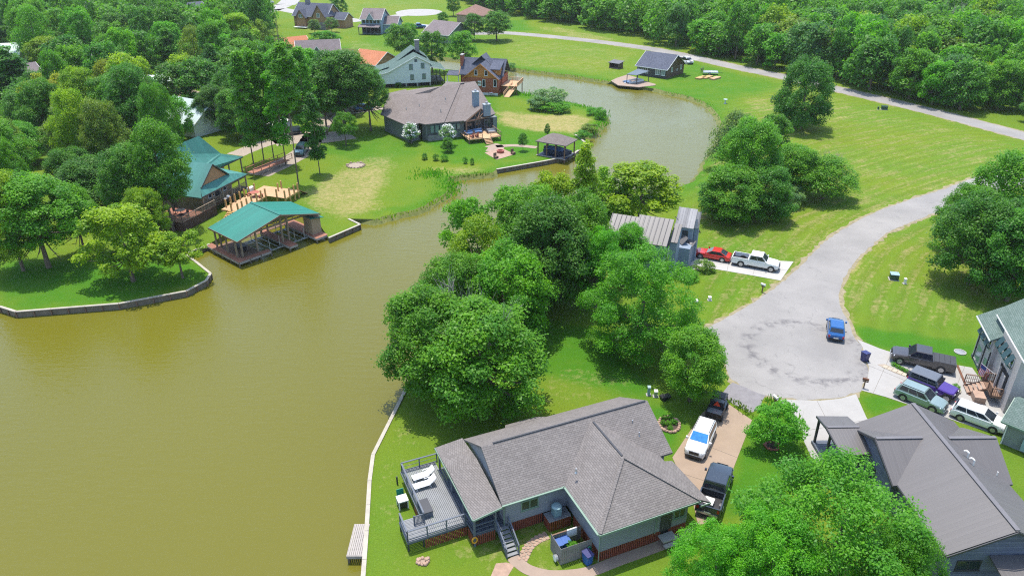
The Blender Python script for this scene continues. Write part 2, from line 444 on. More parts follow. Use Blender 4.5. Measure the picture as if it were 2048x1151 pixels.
DRY = [  # (polygon in the photograph, feather m, strength)
 ([(985,222),(1185,232),(1160,270),(1060,262),(1000,250)], 2.5, 0.85),
 ([(600,385),(700,325),(790,330),(760,420),(690,440),(620,420)], 5, 0.74),
 ([(715,318),(790,305),(800,345),(740,350)], 5, 0.6),
 ([(1440,240),(1560,165),(1680,195),(2048,295),(2048,620),(1960,650),(1700,640),(1400,640),(1380,450)], 5, 0.38),
 ([(1640,225),(1900,280),(1960,330),(1800,380),(1620,330)], 8, 0.36),
 ([(1000,72),(1290,105),(1230,150),(1000,130)], 6, 0.40),
 ([(1060,52),(1130,55),(1240,80),(1180,85)], 5, 0.6),
 ([(560,0),(900,0),(800,40),(560,40)], 8, 0.38),
 ([(590,30),(720,50),(660,80),(600,60)], 6, 0.5),
 ([(690,78),(770,85),(770,108),(690,100)], 4, 0.45),
 ([(740,880),(830,790),(860,1060),(820,1151),(740,1151)], 2.5, 0.28),
 ([(840,1060),(1110,1010),(1130,1151),(980,1151)], 2.0, 0.42),
 ([(1110,730),(1290,745),(1280,780),(1000,850)], 3, 0.34),
 ([(1400,470),(1580,500),(1620,420),(1480,440)], 4, 0.35),
 ([(1390,415),(1450,420),(1440,450),(1390,445)], 2, 0.7),
 ([(840,335),(960,330),(985,345),(900,352)], 2, 0.6),
 ([(1480,190),(1560,200),(1560,230),(1500,240)], 4, 0.5),
 ([(940,165),(975,160),(980,200),(945,200)], 2, 0.2),
]
LUSH = [
 ([(800,240),(900,330),(1100,310),(1160,270),(990,250),(990,190),(1200,220),(1050,180),(760,215)], 3, 1.0),
 ([(1080,640),(1200,660),(1310,780),(1290,800),(1060,740)], 2, 1.0),
 ([(1500,830),(1440,1050),(1640,940),(1580,830)], 1.5, 1.0),
 ([(1700,650),(1960,685),(1946,735),(1760,697),(1715,680)], 1.0, 1.0),
 ([(1715,780),(1770,793),(1815,808),(1740,835)], .8, 1.0),
 ([(0,520),(420,520),(420,560),(240,606),(0,620)], 3, 0.9),
 ([(1310,180),(1370,120),(1560,170),(1430,215)], 5, 0.7),
 ([(1300,800),(1370,840),(1340,910),(1290,830)], 1.5, 1.0),
 ([(620,300),(760,250),(860,310),(760,330)], 5, 0.6),
 ([(700,90),(760,60),(1000,60),(960,110),(780,100)], 6, 0.5),
 ([(1000,40),(1060,40),(1060,62),(1000,60)], 3, 0.9),
 ([(1400,470),(1600,520),(1560,570),(1380,640)], 4, 0.35),
]
def build_ground():
    pts = []
    y = 16.0
    while y < 720:
        st = max(0.9, 0.018*y)
        w = 0.86*y + 26
        xs = np.arange(-w, w, st)
        pts.append(np.stack([xs + rs.uniform(-.2,.2,len(xs))*st, y + rs.uniform(-.2,.2,len(xs))*st], 1))
        y += st
    pts = np.concatenate(pts)
    d = sdist(LAKE, pts)
    pts = pts[d < -0.5]
    verts = [Vector(p) for p in LAKE] + [Vector(p) for p in pts] + [Vector(p) for p in ((-4000,-400),(4000,-400),(4000,5000),(-4000,5000))]
    n = len(LAKE)
    edges = [(i, (i+1) % n) for i in range(n)]
    vo, eo, fo, _, _, _ = geometry.delaunay_2d_cdt(verts, edges, [], 0, 1e-5)
    V = np.array([tuple(v) for v in vo]); Fa = np.array([tuple(f) for f in fo])
    cen = V[Fa].mean(1)
    Fa = Fa[sdist(LAKE, cen) < 0]
    me = bpy.data.meshes.new('ground')
    me.from_pydata([(a, b, 0.0) for a, b in V], [], [tuple(int(i) for i in f) for f in Fa]); me.update()
    metric_uv(me)
    dry = np.zeros(len(V)); lush = np.zeros(len(V)); mowm = np.zeros(len(V))
    for lst, arr in ((DRY, dry), (LUSH, lush)):
        for poly, fe, st in lst:
            s = np.clip((sdist(W2(poly), V) + fe*0.5) / fe, 0, 1)
            np.maximum(arr, s*s*(3-2*s)*st, out=arr)
    # worn verge along the roads and round the cul-de-sac
    cul = sdist(W2(CUL_PX), V)
    dry = np.maximum(dry, np.clip(1.15 - np.abs(np.minimum(cul, 0))/1.1, 0, 1)*0.75*(cul < 0.5))
    rf = ldist(ROAD_FAR, V)
    dry = np.maximum(dry, np.clip(1.2 - np.abs(rf-3.1)/1.5, 0, 1)*0.6)
    sh = -sdist(LAKE, V)
    lush = np.maximum(lush, np.clip(1.3 - sh/3.0, 0, 1)*(V[:,1] > 110)*0.8)
    mowm = np.clip((sdist(W2(DRY[3][0]), V)+6)/6, 0, 1)
    mowm = np.maximum(mowm, np.clip((sdist(W2([(1000,72),(1290,105),(1230,150),(1000,130)]), V)+6)/6, 0, 1)*0.6)
    mow = ldist(CUL_MID, V)
    for nme, arr in (('dry', dry), ('lush', lush), ('mow', mow), ('mowm', mowm)):
        at = me.attributes.new(nme, 'FLOAT', 'POINT'); at.data.foreach_set('value', arr.astype(np.float32))
    m, nt, N, L, B = nm('grass_turf')
    pos = worldpos(N)
    A = lambda s: (lambda a: (setattr(a, 'attribute_name', s), a.outputs['Fac'])[1])(N.new('ShaderNodeAttribute'))
    n1 = noise(N, L, pos, 0.05, 3); n2 = noise(N, L, pos, 0.30, 4, 0.6); n3 = noise(N, L, pos, 1.6, 4, 0.65); n4 = noise(N, L, pos, 7.0, 3, 0.7); n5 = noise(N, L, pos, 26.0, 2, 0.7)
    lu = math_node(N, L, 'ADD', A('lush'), math_node(N, L, 'MULTIPLY', math_node(N, L, 'SUBTRACT', n2, 0.5), 1.3), clamp=True)
    base = mixc(N, L, lu, (0.105,0.180,0.016), (0.050,0.158,0.010))
    base = mixc(N, L, ramp(N, L, n1, 0.42, 0.68), base, mixc(N, L, 1.0, base, (1.25,1.02,0.9), 'MULTIPLY'))
    # mower passes
    s = math_node(N, L, 'SINE', math_node(N, L, 'MULTIPLY', math_node(N, L, 'ADD', A('mow'), math_node(N, L, 'MULTIPLY', n2, 1.6)), 2.6))
    s2 = math_node(N, L, 'MULTIPLY', s, A('mowm'))
    sp = N.new('ShaderNodeSeparateXYZ'); L.new(pos, sp.inputs[0]); cv = N.new('ShaderNodeCombineXYZ')
    L.new(math_node(N, L, 'MULTIPLY', A('mow'), 1.15), cv.inputs[0]); L.new(math_node(N, L, 'MULTIPLY', sp.outputs[0], 0.10), cv.inputs[1]); L.new(math_node(N, L, 'MULTIPLY', sp.outputs[1], 0.10), cv.inputs[2])
    streak = math_node(N, L, 'MULTIPLY', math_node(N, L, 'SUBTRACT', noise(N, L, cv.outputs[0], 1.0, 4, 0.6), 0.5), math_node(N, L, 'MULTIPLY', A('mowm'), 1.3))
    dr = math_node(N, L, 'ADD', A('dry'), math_node(N, L, 'MULTIPLY', math_node(N, L, 'SUBTRACT', n2, 0.5), 0.9))
    dr = math_node(N, L, 'ADD', dr, math_node(N, L, 'MULTIPLY', math_node(N, L, 'SUBTRACT', n3, 0.5), 1.3))
    dr = math_node(N, L, 'ADD', dr, math_node(N, L, 'ADD', streak, math_node(N, L, 'MULTIPLY', math_node(N, L, 'MULTIPLY', s2, n4), 0.14)))
    dr = math_node(N, L, 'ADD', dr, math_node(N, L, 'MULTIPLY', math_node(N, L, 'SUBTRACT', n4, 0.5), 0.5))
    drf = math_node(N, L, 'MULTIPLY', ramp(N, L, dr, 0.36, 1.0), 0.92)
    col = mixc(N, L, drf, base, mixc(N, L, n3, (0.27,0.22,0.07), (0.36,0.30,0.15)))
    k = math_node(N, L, 'ADD', 0.40, math_node(N, L, 'ADD', math_node(N, L, 'MULTIPLY', n4, 0.75), math_node(N, L, 'MULTIPLY', n5, 0.45)))
    k = math_node(N, L, 'ADD', k, math_node(N, L, 'MULTIPLY', s2, -0.07))
    sc = N.new('ShaderNodeVectorMath'); sc.operation = 'SCALE'; L.new(col, sc.inputs[0]); L.new(k, sc.inputs['Scale'])
    L.new(sc.outputs[0], B.inputs['Base Color'])
    B.inputs['Roughness'].default_value = 1.0; B.inputs['Specular IOR Level'].default_value = 0.1
    bump(N, L, B, math_node(N, L, 'ADD', n5, n4), 0.6, 0.12)
    M['grass'] = m
    g = link('ground', me, m); tag(g, kind='structure')
    # banks down into the water
    b = MB(); ctr = LAKE
    for i in range(n):
        j = (i+1) % n
        p, q = LAKE[i], LAKE[j]
        def inner(k):
            t = LAKE[(k+1) % n] - LAKE[k-1]; nrm = np.array([-t[1], t[0]]); nrm /= np.linalg.norm(nrm)+1e-9
            if sdist(LAKE, [LAKE[k] + nrm*0.3])[0] < 0: nrm = -nrm
            return LAKE[k] + nrm*(1.3 if SOFT[k] else 0.04)
        pi, qi = inner(i), inner(j)
        b.quad((*p,0.0), (*q,0.0), (*qi,-1.1), (*pi,-1.1))
    bk = plain('muddy_bank', (0.10,0.14,0.025), 1.0, 0.35, 1.2, c2=(0.20,0.20,0.06))
    tag(b.build('lake_bank', bk), kind='structure')
build_ground()

def build_water():
    m, nt, N, L, B = nm('murky_water')
    pos = worldpos(N)
    n1 = noise(N, L, pos, 0.02, 3); 
    L.new(mixc(N, L, n1, (0.108,0.103,0.010), (0.126,0.119,0.014)), B.inputs['Base Color'])
    L.new(math_node(N, L, 'ADD', 0.06, math_node(N, L, 'MULTIPLY', noise(N, L, pos, 0.045, 4), 0.22)), B.inputs['Roughness']); B.inputs['IOR'].default_value = 1.33
    mp = N.new('ShaderNodeMapping'); L.new(pos, mp.inputs['Vector']); mp.inputs['Rotation'].default_value = (0,0,R(25)); mp.inputs['Scale'].default_value = (0.5,1.6,1)
    w1 = noise(N, L, mp.outputs[0], 1.1, 4, 0.6); w2 = noise(N, L, pos, 0.08, 3)
    h = math_node(N, L, 'ADD', w1, math_node(N, L, 'MULTIPLY', noise(N, L, pos, 3.5, 2), 0.35))
    h = math_node(N, L, 'MULTIPLY', h, math_node(N, L, 'ADD', 0.25, w2))
    bump(N, L, B, h, 0.6, 0.12)
    b = MB()
    x0, x1, y0, y1 = -260, 140, -20, 380
    for i in range(8):
        for j in range(8):
            b.quad((x0+(x1-x0)*i/8, y0+(y1-y0)*j/8, WATER_Z), (x0+(x1-x0)*(i+1)/8, y0+(y1-y0)*j/8, WATER_Z), (x0+(x1-x0)*(i+1)/8, y0+(y1-y0)*(j+1)/8, WATER_Z), (x0+(x1-x0)*i/8, y0+(y1-y0)*(j+1)/8, WATER_Z))
    tag(b.build('lake_water', m), kind='structure')
build_water()

def asphalt_material():
    m, nt, N, L, B = nm('worn_chip_seal_asphalt')
    pos = worldpos(N)
    n1 = noise(N, L, pos, 0.12, 5, 0.6); n2 = noise(N, L, pos, 0.9, 4, 0.6); n3 = noise(N, L, pos, 9.0, 3, 0.7)
    c = mixc(N, L, ramp(N, L, n1, 0.35, 0.65), (0.205,0.197,0.186), (0.268,0.256,0.24))
    c = mixc(N, L, math_node(N, L, 'MULTIPLY', ramp(N, L, n2, 0.56, 0.78), 0.38), c, (0.155,0.15,0.147))
    mp = N.new('ShaderNodeVectorMath'); mp.operation = 'ADD'
    dn = N.new('ShaderNodeTexNoise'); dn.inputs['Scale'].default_value = 0.5; L.new(pos, dn.inputs['Vector'])
    sc = N.new('ShaderNodeVectorMath'); sc.operation = 'SCALE'; sc.inputs['Scale'].default_value = 2.5; L.new(dn.outputs['Color'], sc.inputs[0])
    L.new(pos, mp.inputs[0]); L.new(sc.outputs[0], mp.inputs[1])
    vo = N.new('ShaderNodeTexVoronoi'); vo.feature = 'DISTANCE_TO_EDGE'; vo.inputs['Scale'].default_value = 0.16; L.new(mp.outputs[0], vo.inputs['Vector'])
    cr = math_node(N, L, 'MULTIPLY', math_node(N, L, 'SUBTRACT', 1.0, ramp(N, L, vo.outputs['Distance'], 0.002, 0.012)), math_node(N, L, 'MULTIPLY', ramp(N, L, n2, 0.45, 0.65), 0.5))
    c = mixc(N, L, cr, c, (0.12,0.115,0.11))
    # dark tar bleeding in the turning circle
    q = P(1690, 765); geo = N.new('ShaderNodeVectorMath'); geo.operation = 'DISTANCE'; L.new(pos, geo.inputs[0]); geo.inputs[1].default_value = P(1610,700)
    ringm = math_node(N, L, 'SUBTRACT', 1.0, math_node(N, L, 'DIVIDE', math_node(N, L, 'ABSOLUTE', math_node(N, L, 'SUBTRACT', geo.outputs['Value'], 6.1)), 1.1), clamp=True)
    tar = math_node(N, L, 'MULTIPLY', ringm, ramp(N, L, math_node(N, L, 'ADD', n2, math_node(N, L, 'MULTIPLY', n3, 0.4)), 0.66, 0.80))
    c = mixc(N, L, math_node(N, L, 'MULTIPLY', tar, 0.75), c, (0.085,0.08,0.085))
    k = math_node(N, L, 'ADD', 0.72, math_node(N, L, 'MULTIPLY', n3, 0.55))
    s2 = N.new('ShaderNodeVectorMath'); s2.operation = 'SCALE'; L.new(c, s2.inputs[0]); L.new(k, s2.inputs['Scale'])
    L.new(s2.outputs[0], B.inputs['Base Color']); B.inputs['Roughness'].default_value = 0.95
    bump(N, L, B, n3, 0.4, 0.03)
    return m
M['asphalt'] = asphalt_material()
def sheet(name, poly2, m, z, kind='structure', th=0.10, jit=0.0):
    if jit:
        out = []
        k = len(poly2)
        for i in range(k):
            a = np.array(poly2[i]); b_ = np.array(poly2[(i+1) % k]); ln = np.linalg.norm(b_-a); ns = max(1, int(ln/0.7))
            for s in range(ns):
                out.append(tuple(a + (b_-a)*s/ns + rs.normal(0, jit, 2)))
        poly2 = out
    bm = bmesh.new()
    vs = [bm.verts.new((p[0], p[1], z)) for p in poly2]
    f = bm.faces.new(vs); bm.normal_update()
    if f.normal.z < 0: f.normal_flip()
    r = bmesh.ops.extrude_face_region(bm, geom=[f])
    for v in [g for g in r['geom'] if isinstance(g, bmesh.types.BMVert)]: v.co.z = z
    for v in vs: v.co.z = z - th
    bmesh.ops.triangulate(bm, faces=bm.faces[:])
    bmesh.ops.recalc_face_normals(bm, faces=bm.faces[:])
    me = bpy.data.meshes.new(name); bm.to_mesh(me); bm.free(); metric_uv(me)
    o = link(name, me, m)
    if kind: tag(o, kind=kind)
    return o
def ribbon(line, w):
    l = np.array(line); t = np.gradient(l, axis=0); t /= np.linalg.norm(t, axis=1)[:,None]
    nr = np.stack([-t[:,1], t[:,0]], 1)
    return [tuple(p) for p in l + nr*w/2] + [tuple(p) for p in (l - nr*w/2)[::-1]]
M['verge'] = plain('sandy_road_verge', (0.20,0.175,0.085), 1.0, 0.35, 1.6, c2=(0.33,0.28,0.18))
def grow(poly, d):
    p = np.array(poly); t = np.roll(p,-1,0)-np.roll(p,1,0); t /= np.linalg.norm(t,axis=1)[:,None]; n = np.stack([t[:,1],-t[:,0]],1)
    q = p+n*d
    if abs(np.sum(q[:,0]*np.roll(q[:,1],-1)-np.roll(q[:,0],-1)*q[:,1])) < abs(np.sum(p[:,0]*np.roll(p[:,1],-1)-np.roll(p[:,0],-1)*p[:,1])): q = p-n*d
    return [tuple(v) for v in q]
sheet('road_verge', ribbon(ROAD_FAR, 6.5), M['verge'], 0.007, jit=0.22)
sheet('road_verge', grow(smooth_line(W2(CUL_PX), 3, True), 0.42), M['verge'], 0.009, jit=0.2)
sheet('road', ribbon(ROAD_FAR, 5.6), M['asphalt'], 0.012, jit=0.05)
sheet('cul_de_sac_road', smooth_line(W2(CUL_PX), 3, True), M['asphalt'], 0.016, jit=0.09)
M['asphalt_dark'] = plain('dark_patched_asphalt', (0.19,0.18,0.185), 0.95, 0.2, 1.5)
sheet('drive_apron', W2([(1442,790),(1447,778),(1466,764),(1490,774),(1532,790),(1520,812),(1504,826),(1462,806)]), M['asphalt_dark'], 0.020, jit=0.06)
FARROADS = [([(640,-60),(582,0),(565,11),(535,22),(500,30)], 9), ([(560,18),(600,26),(650,36),(690,38),(722,43)], 6.5), ([(690,40),(660,46),(640,48)], 5),
            ([(770,36),(800,31),(838,26)], 6), ([(905,66),(880,60),(845,52),(815,50)], 7), ([(880,60),(905,50)], 6), ([(1345,128),(1370,116),(1400,118)], 6.5)]
for pxs, w in FARROADS:
    sheet('road', ribbon(smooth_line(W2(pxs), 5), w), M['concrete'], 0.02)
c_ = P(838,25); 
sheet('road', [(c_.x+10*math.cos(t), c_.y+11*math.sin(t)) for t in np.linspace(0, 2*math.pi, 28, endpoint=False)], M['concrete'], 0.026)
for pxs, w in [([(515,350),(575,322),(610,300),(625,275),(640,250),(655,225),(665,195)], 4.6), ([(545,283),(590,277),(650,275),(700,268)], 7.5), ([(470,310),(520,290),(560,280)], 4), ([(670,225),(715,218),(760,212)], 7), ([(0,150),(60,160),(150,170),(260,190),(330,178),(440,205)], 6)]:
    sheet('driveway', ribbon(smooth_line(W2(pxs), 5), w), M['gravel'], 0.018, jit=0.06)

def clip(poly, a, b, keep_left, gap=0.02):
    """half of a polygon on one side of the line a-b"""
    d = np.array([b[0]-a[0], b[1]-a[1]]); d /= np.linalg.norm(d); n = np.array([-d[1], d[0]])
    if not keep_left: n = -n
    f = lambda p: (p[0]-a[0])*n[0] + (p[1]-a[1])*n[1] - gap
    out = []
    for i in range(len(poly)):
        p, q = poly[i], poly[(i+1) % len(poly)]
        fp, fq = f(p), f(q)
        if fp >= 0: out.append(p)
        if (fp >= 0) != (fq >= 0):
            t = fp/(fp-fq); out.append((p[0]+(q[0]-p[0])*t, p[1]+(q[1]-p[1])*t))
    return out
def paving(name, pxs, cuts, m, mj, z=0.035, piece='slab'):
    """slabs divided by the joints the photograph shows"""
    base = sheet(name, W2(pxs), mj, z-0.018)
    cells = [W2(pxs)]
    for a, b in cuts:
        a, b = tuple(P(*a)[:2]), tuple(P(*b)[:2]); nxt = []
        for c in cells:
            for k in (True, False):
                q = clip(c, a, b, k)
                if len(q) >= 3: nxt.append(q)
        cells = nxt
    for c in cells:
        o = sheet(piece, c, m, z, kind=None, th=0.03); o.parent = base
    return base
M['joint'] = plain('dark_joint_filler', (0.20,0.18,0.155), 0.95, 0.1)
paving('driveway', [(1404,826),(1440,796),(1462,811),(1504,840),(1466,938),(1428,1040),(1396,1050),(1385,1000),(1344.6,914.6)],
       [((1360,870),(1500,925)), ((1330,935),(1480,985))], M['concrete_tan'], M['joint'])
paving('driveway', [(1552,798),(1600,800),(1640,801),(1680,797),(1712,788),(1733,835),(1745,850),(1700,905),(1645,935),(1622,913),(1583,828)],
       [((1628,790),(1690,910)), ((1560,870),(1760,835))], M['concrete'], M['joint'])
paving('driveway', [(1713,678),(1760,697),(1789,706),(1850,719),(1944,735),(1962,760),(1978,790),(2012,812),(2005,850),(1992,868),(1913,842),(1818,809),(1770,793),(1722,780),(1735,758),(1738,735),(1724,692)],
       [((1735,730),(2010,842)), ((1790,690),(1740,800)), ((1865,700),(1815,830)), ((1935,720),(1880,850))], M['concrete'], M['joint'])
paving('driveway', [(1391,511),(1455,514),(1520,520),(1587,523),(1561,561),(1500,550),(1430,538),(1378,530)],
       [((1463,500),(1450,560)), ((1520,500),(1500,570)), ((1370,521),(1600,543))], M['concrete_white'], M['joint'])
def walk(name, pxs, w, m, z=0.03):
    return sheet(name, ribbon(smooth_line(W2(pxs), 6), w), m, z)
walk('footpath', [(1024,1113),(1036,1124),(1058,1139),(1095,1149),(1135,1149),(1180,1142),(1240,1119),(1310,1094),(1390,1062)], 0.95, M['walk_tan'])
sheet('brick_path', W2([(992,1126),(1012,1124),(1030,1128),(1016,1151),(1000,1175),(970,1180)]), M['stonepath'], 0.026)
# ================================================================ BUILDINGS
_mc = {}
def window(parent, x, y, z, w, h, yaw=0.0, fr='trim_white', gl='glass', panes=2, name='window'):
    """window on a wall: outside faces local -Y before the turn; frame and sash bars stand proud, panes sit inside"""
    key = (round(w,2), round(h,2), fr, gl, panes)
    if key not in _mc:
        t = 0.09
        f = MB().box(-w/2, w/2, -0.05, 0.03, h/2-t, h/2).box(-w/2, w/2, -0.05, 0.03, -h/2, -h/2+t)
        f.box(-w/2, -w/2+t, -0.048, 0.03, -h/2+t, h/2-t).box(w/2-t, w/2, -0.048, 0.03, -h/2+t, h/2-t)
        for k in range(1, panes):
            xx = -w/2 + w*k/panes; f.box(xx-0.035, xx+0.035, -0.045, 0.02, -h/2+t, h/2-t)
        f.box(-w/2-0.06, w/2+0.06, -0.09, -0.052, -h/2-0.05, -h/2+0.0)
        p = MB().box(-w/2+t, w/2-t, -0.02, 0.015, -h/2+t, h/2-t)
        a = f.mesh('window'); a.materials.append(M[fr]); b = p.mesh('pane'); b.materials.append(M[gl])
        _mc[key] = (a, b)
    a, b = _mc[key]
    o = link(name, a, None, parent, (x, y, z), yaw)
    link('pane', b, None, o)
    return o
def door(parent, x, y, z, w=0.95, h=2.05, yaw=0.0, m='trim_dark', name='door'):
    o = MB().box(-w/2, w/2, -0.05, 0.02, 0, h).build(name, M[m], parent, loc=(x, y, z), rz=yaw)
    MB().box(w*0.3, w*0.36, -0.1, -0.05, h*0.46, h*0.5).build('handle', M['steel'], o)
    return o
def walls(parent, pts, z0, z1, m, name='wall'):
    return MB().prism(pts, z0, z1).build(name, m if not isinstance(m, str) else M[m], parent)
def rect(x0, x1, y0, y1): return [(x0,y0),(x1,y0),(x1,y1),(x0,y1)]
def roof(parent, polys, m, th=0.16, name='roof'):
    b = MB()
    for p in polys: b.slab(p, th)
    return b.build(name, M[m] if isinstance(m, str) else m, parent)
def trimline(parent, segs, m='trim_green', w=0.06, h=0.16, name='fascia'):
    for p, q in segs: MB().bar(p, q, w, h).build(name, M[m], parent)
def gable(parent, x0, x1, y0, y1, ze, zr, axis='x', oh=0.45, rm='shingle', wm='siding_grey', z0=0.0, fm='trim_white', ro=None):
    """walls with gable ends and two roof slopes; ridge along axis"""
    b = MB()
    if axis == 'x':
        ym = (y0+y1)/2 if ro is None else ro
        k = (zr-ze)/(ym-y0); k2 = (zr-ze)/(y1-ym)
        prof = [(y0,z0),(y1,z0),(y1,ze-.12),(ym,zr-.14),(y0,ze-.12)]
        n = 5; b.add([(x0,y,z) for y,z in prof]+[(x1,y,z) for y,z in prof], [(4,3,2,1,0),(5,6,7,8,9)]+[(i,(i+1)%n,(i+1)%n+n,i+n) for i in range(n)])
        ea, eb = ze-oh*k, ze-oh*k2
        polys = [[(x0-oh,y0-oh,ea),(x1+oh,y0-oh,ea),(x1+oh,ym,zr),(x0-oh,ym,zr)],[(x1+oh,y1+oh,eb),(x0-oh,y1+oh,eb),(x0-oh,ym,zr),(x1+oh,ym,zr)]]
        segs = [((x0-oh-.02,y0-oh,ea-.08),(x0-oh-.02,ym,zr-.08)),((x0-oh-.02,y1+oh,eb-.08),(x0-oh-.02,ym,zr-.08)),((x1+oh+.02,y0-oh,ea-.08),(x1+oh+.02,ym,zr-.08)),((x1+oh+.02,y1+oh,eb-.08),(x1+oh+.02,ym,zr-.08)),((x0-oh,y0-oh-.035,ea-.09),(x1+oh,y0-oh-.035,ea-.09))]
    else:
        xm = (x0+x1)/2 if ro is None else ro
        k = (zr-ze)/(xm-x0); k2 = (zr-ze)/(x1-xm)
        prof = [(x0,z0),(x1,z0),(x1,ze-.12),(xm,zr-.14),(x0,ze-.12)]
        n = 5; b.add([(x,y0,z) for x,z in prof]+[(x,y1,z) for x,z in prof], [(0,1,2,3,4),(9,8,7,6,5)]+[(i+n,(i+1)%n+n,(i+1)%n,i) for i in range(n)])
        ea, eb = ze-oh*k, ze-oh*k2
        polys = [[(x0-oh,y0-oh,ea),(xm,y0-oh,zr),(xm,y1+oh,zr),(x0-oh,y1+oh,ea)],[(x1+oh,y0-oh,eb),(xm,y0-oh,zr),(xm,y1+oh,zr),(x1+oh,y1+oh,eb)]]
        segs = [((x0-oh,y0-oh-.02,ea-.08),(xm,y0-oh-.02,zr-.08)),((x1+oh,y0-oh-.02,eb-.08),(xm,y0-oh-.02,zr-.08))]
    b.build('wall', M[wm], parent)
    r = roof(parent, polys, rm)
    if fm: trimline(parent, segs, fm)
    return r
def hip(parent, x0, x1, y0, y1, ze, zr, oh=0.5, rm='shingle', wm='siding_grey', z0=0.0, ins=None):
    walls(parent, rect(x0,x1,y0,y1), z0, ze-.05, wm)
    a, b_, c, d = x0-oh, x1+oh, y0-oh, y1+oh
    ym = (c+d)/2; h = (d-c)/2 if ins is None else ins
    p, q = (a+h, ym, zr), (b_-h, ym, zr)
    if b_-a < 2*h: p = q = ((a+b_)/2, ym, zr)
    return roof(parent, [[(a,c,ze),(b_,c,ze),q,p],[(b_,d,ze),(a,d,ze),p,q],[(a,d,ze),(a,c,ze),p],[(b_,c,ze),(b_,d,ze),q]], rm)
def house(name, label, a, b, z=0.0, cat='house', group=None):
    o = P(*a, z); yw = yaw_px(a, b, z)
    return thing(name, label, cat, (o.x, o.y, 0), yw, group)
def inv(t):
    """world point -> local point of a thing"""
    m = Matrix.Translation(t.location) @ Matrix.Rotation(t.rotation_euler.z, 4, 'Z')
    mi = m.inverted()
    return lambda p: mi @ Vector(p)
def railing(parent, pts, z, h=0.95, m='trim_grey', post=0.09, step=1.6, name='railing', mid=1, bal=False):
    b = MB()
    for (x0,y0),(x1,y1) in zip(pts[:-1], pts[1:]):
        L_ = math.hypot(x1-x0, y1-y0); n = max(1, round(L_/step))
        b.bar((x0,y0,z+h),(x1,y1,z+h), 0.13, 0.05); b.bar((x0,y0,z+0.12),(x1,y1,z+0.12), 0.05, 0.09)
        for k in range(mid): 
            zz = z + 0.12 + (h-0.12)*(k+1)/(mid+1); b.bar((x0,y0,zz),(x1,y1,zz), 0.03, 0.03)
        for i in range(n+1):
            x = x0+(x1-x0)*i/n; y = y0+(y1-y0)*i/n; b.box(x-post/2, x+post/2, y-post/2, y+post/2, z-0.02, z+h-0.026)
        if bal:
            k = int(L_/0.16)
            for i in range(1, k):
                x = x0+(x1-x0)*i/k; y = y0+(y1-y0)*i/k; b.box(x-.018, x+.018, y-.018, y+.018, z+0.12, z+h-0.03)
    return b.build(name, M[m], parent)
def boards(parent, name, p, q, z0, z1, pitch, m, th=0.025, gap=0.02):
    """upright boards side by side from p to q, each its own object"""
    L_ = math.hypot(q[0]-p[0], q[1]-p[1]); n = max(1, round(L_/pitch)); w = L_/n
    ang = math.atan2(q[1]-p[1], q[0]-p[0])
    me = MB().box(gap/2, w-gap/2, -th/2, th/2, 0, z1-z0).mesh(name); me.materials.append(M[m])
    for i in range(n):
        o = link(name, me, None, parent, (p[0]+(q[0]-p[0])*i/n, p[1]+(q[1]-p[1])*i/n, z0), ang)
        if (i*7) % 5 == 1: o.location.z -= 0.01
def planks(parent, name, x0, x1, y0, y1, z, pitch, m, axis='y', gap=0.026, th=0.035):
    """deck planks laid side by side, each its own object"""
    if axis == 'y':
        n = max(1, round((x1-x0)/pitch)); w = (x1-x0)/n
        me = MB().box(gap/2, w-gap/2, 0, y1-y0, -th, 0).mesh(name)
    else:
        n = max(1, round((y1-y0)/pitch)); w = (y1-y0)/n
        me = MB().box(0, x1-x0, gap/2, w-gap/2, -th, 0).mesh(name)
    me.materials.append(M[m])
    for i in range(n):
        dz = ((i*37) % 11 - 5)*0.0006
        link(name, me, None, parent, (x0+(w*i if axis=='y' else 0), y0+(w*i if axis!='y' else 0), z+dz))
def stairs(parent, x0, x1, y0, y1, z0, z1, n, m_t, m_s, axis='y'):
    """flight from (y0,z0) low to (y1,z1) high"""
    for i in range(n):
        t0 = i/n; y = y0+(y1-y0)*t0; yb = y0+(y1-y0)*(i+1)/n; z = z0+(z1-z0)*(i+1)/n
        b = MB()
        (b.box(x0, x1, min(y,yb), max(y,yb), z-0.05, z) if axis=='y' else b.box(min(y,yb), max(y,yb), x0, x1, z-0.05, z))
        b.build('tread', M[m_t], parent)
    for x in (x0-.03, x1+.03):
        a, c = ((x,y0,z0+.05),(x,y1,z1-.05)) if axis=='y' else ((y0,x,z0+.05),(y1,x,z1-.05))
        MB().bar(a, c, 0.05, 0.26).build('stringer', M[m_s], parent)

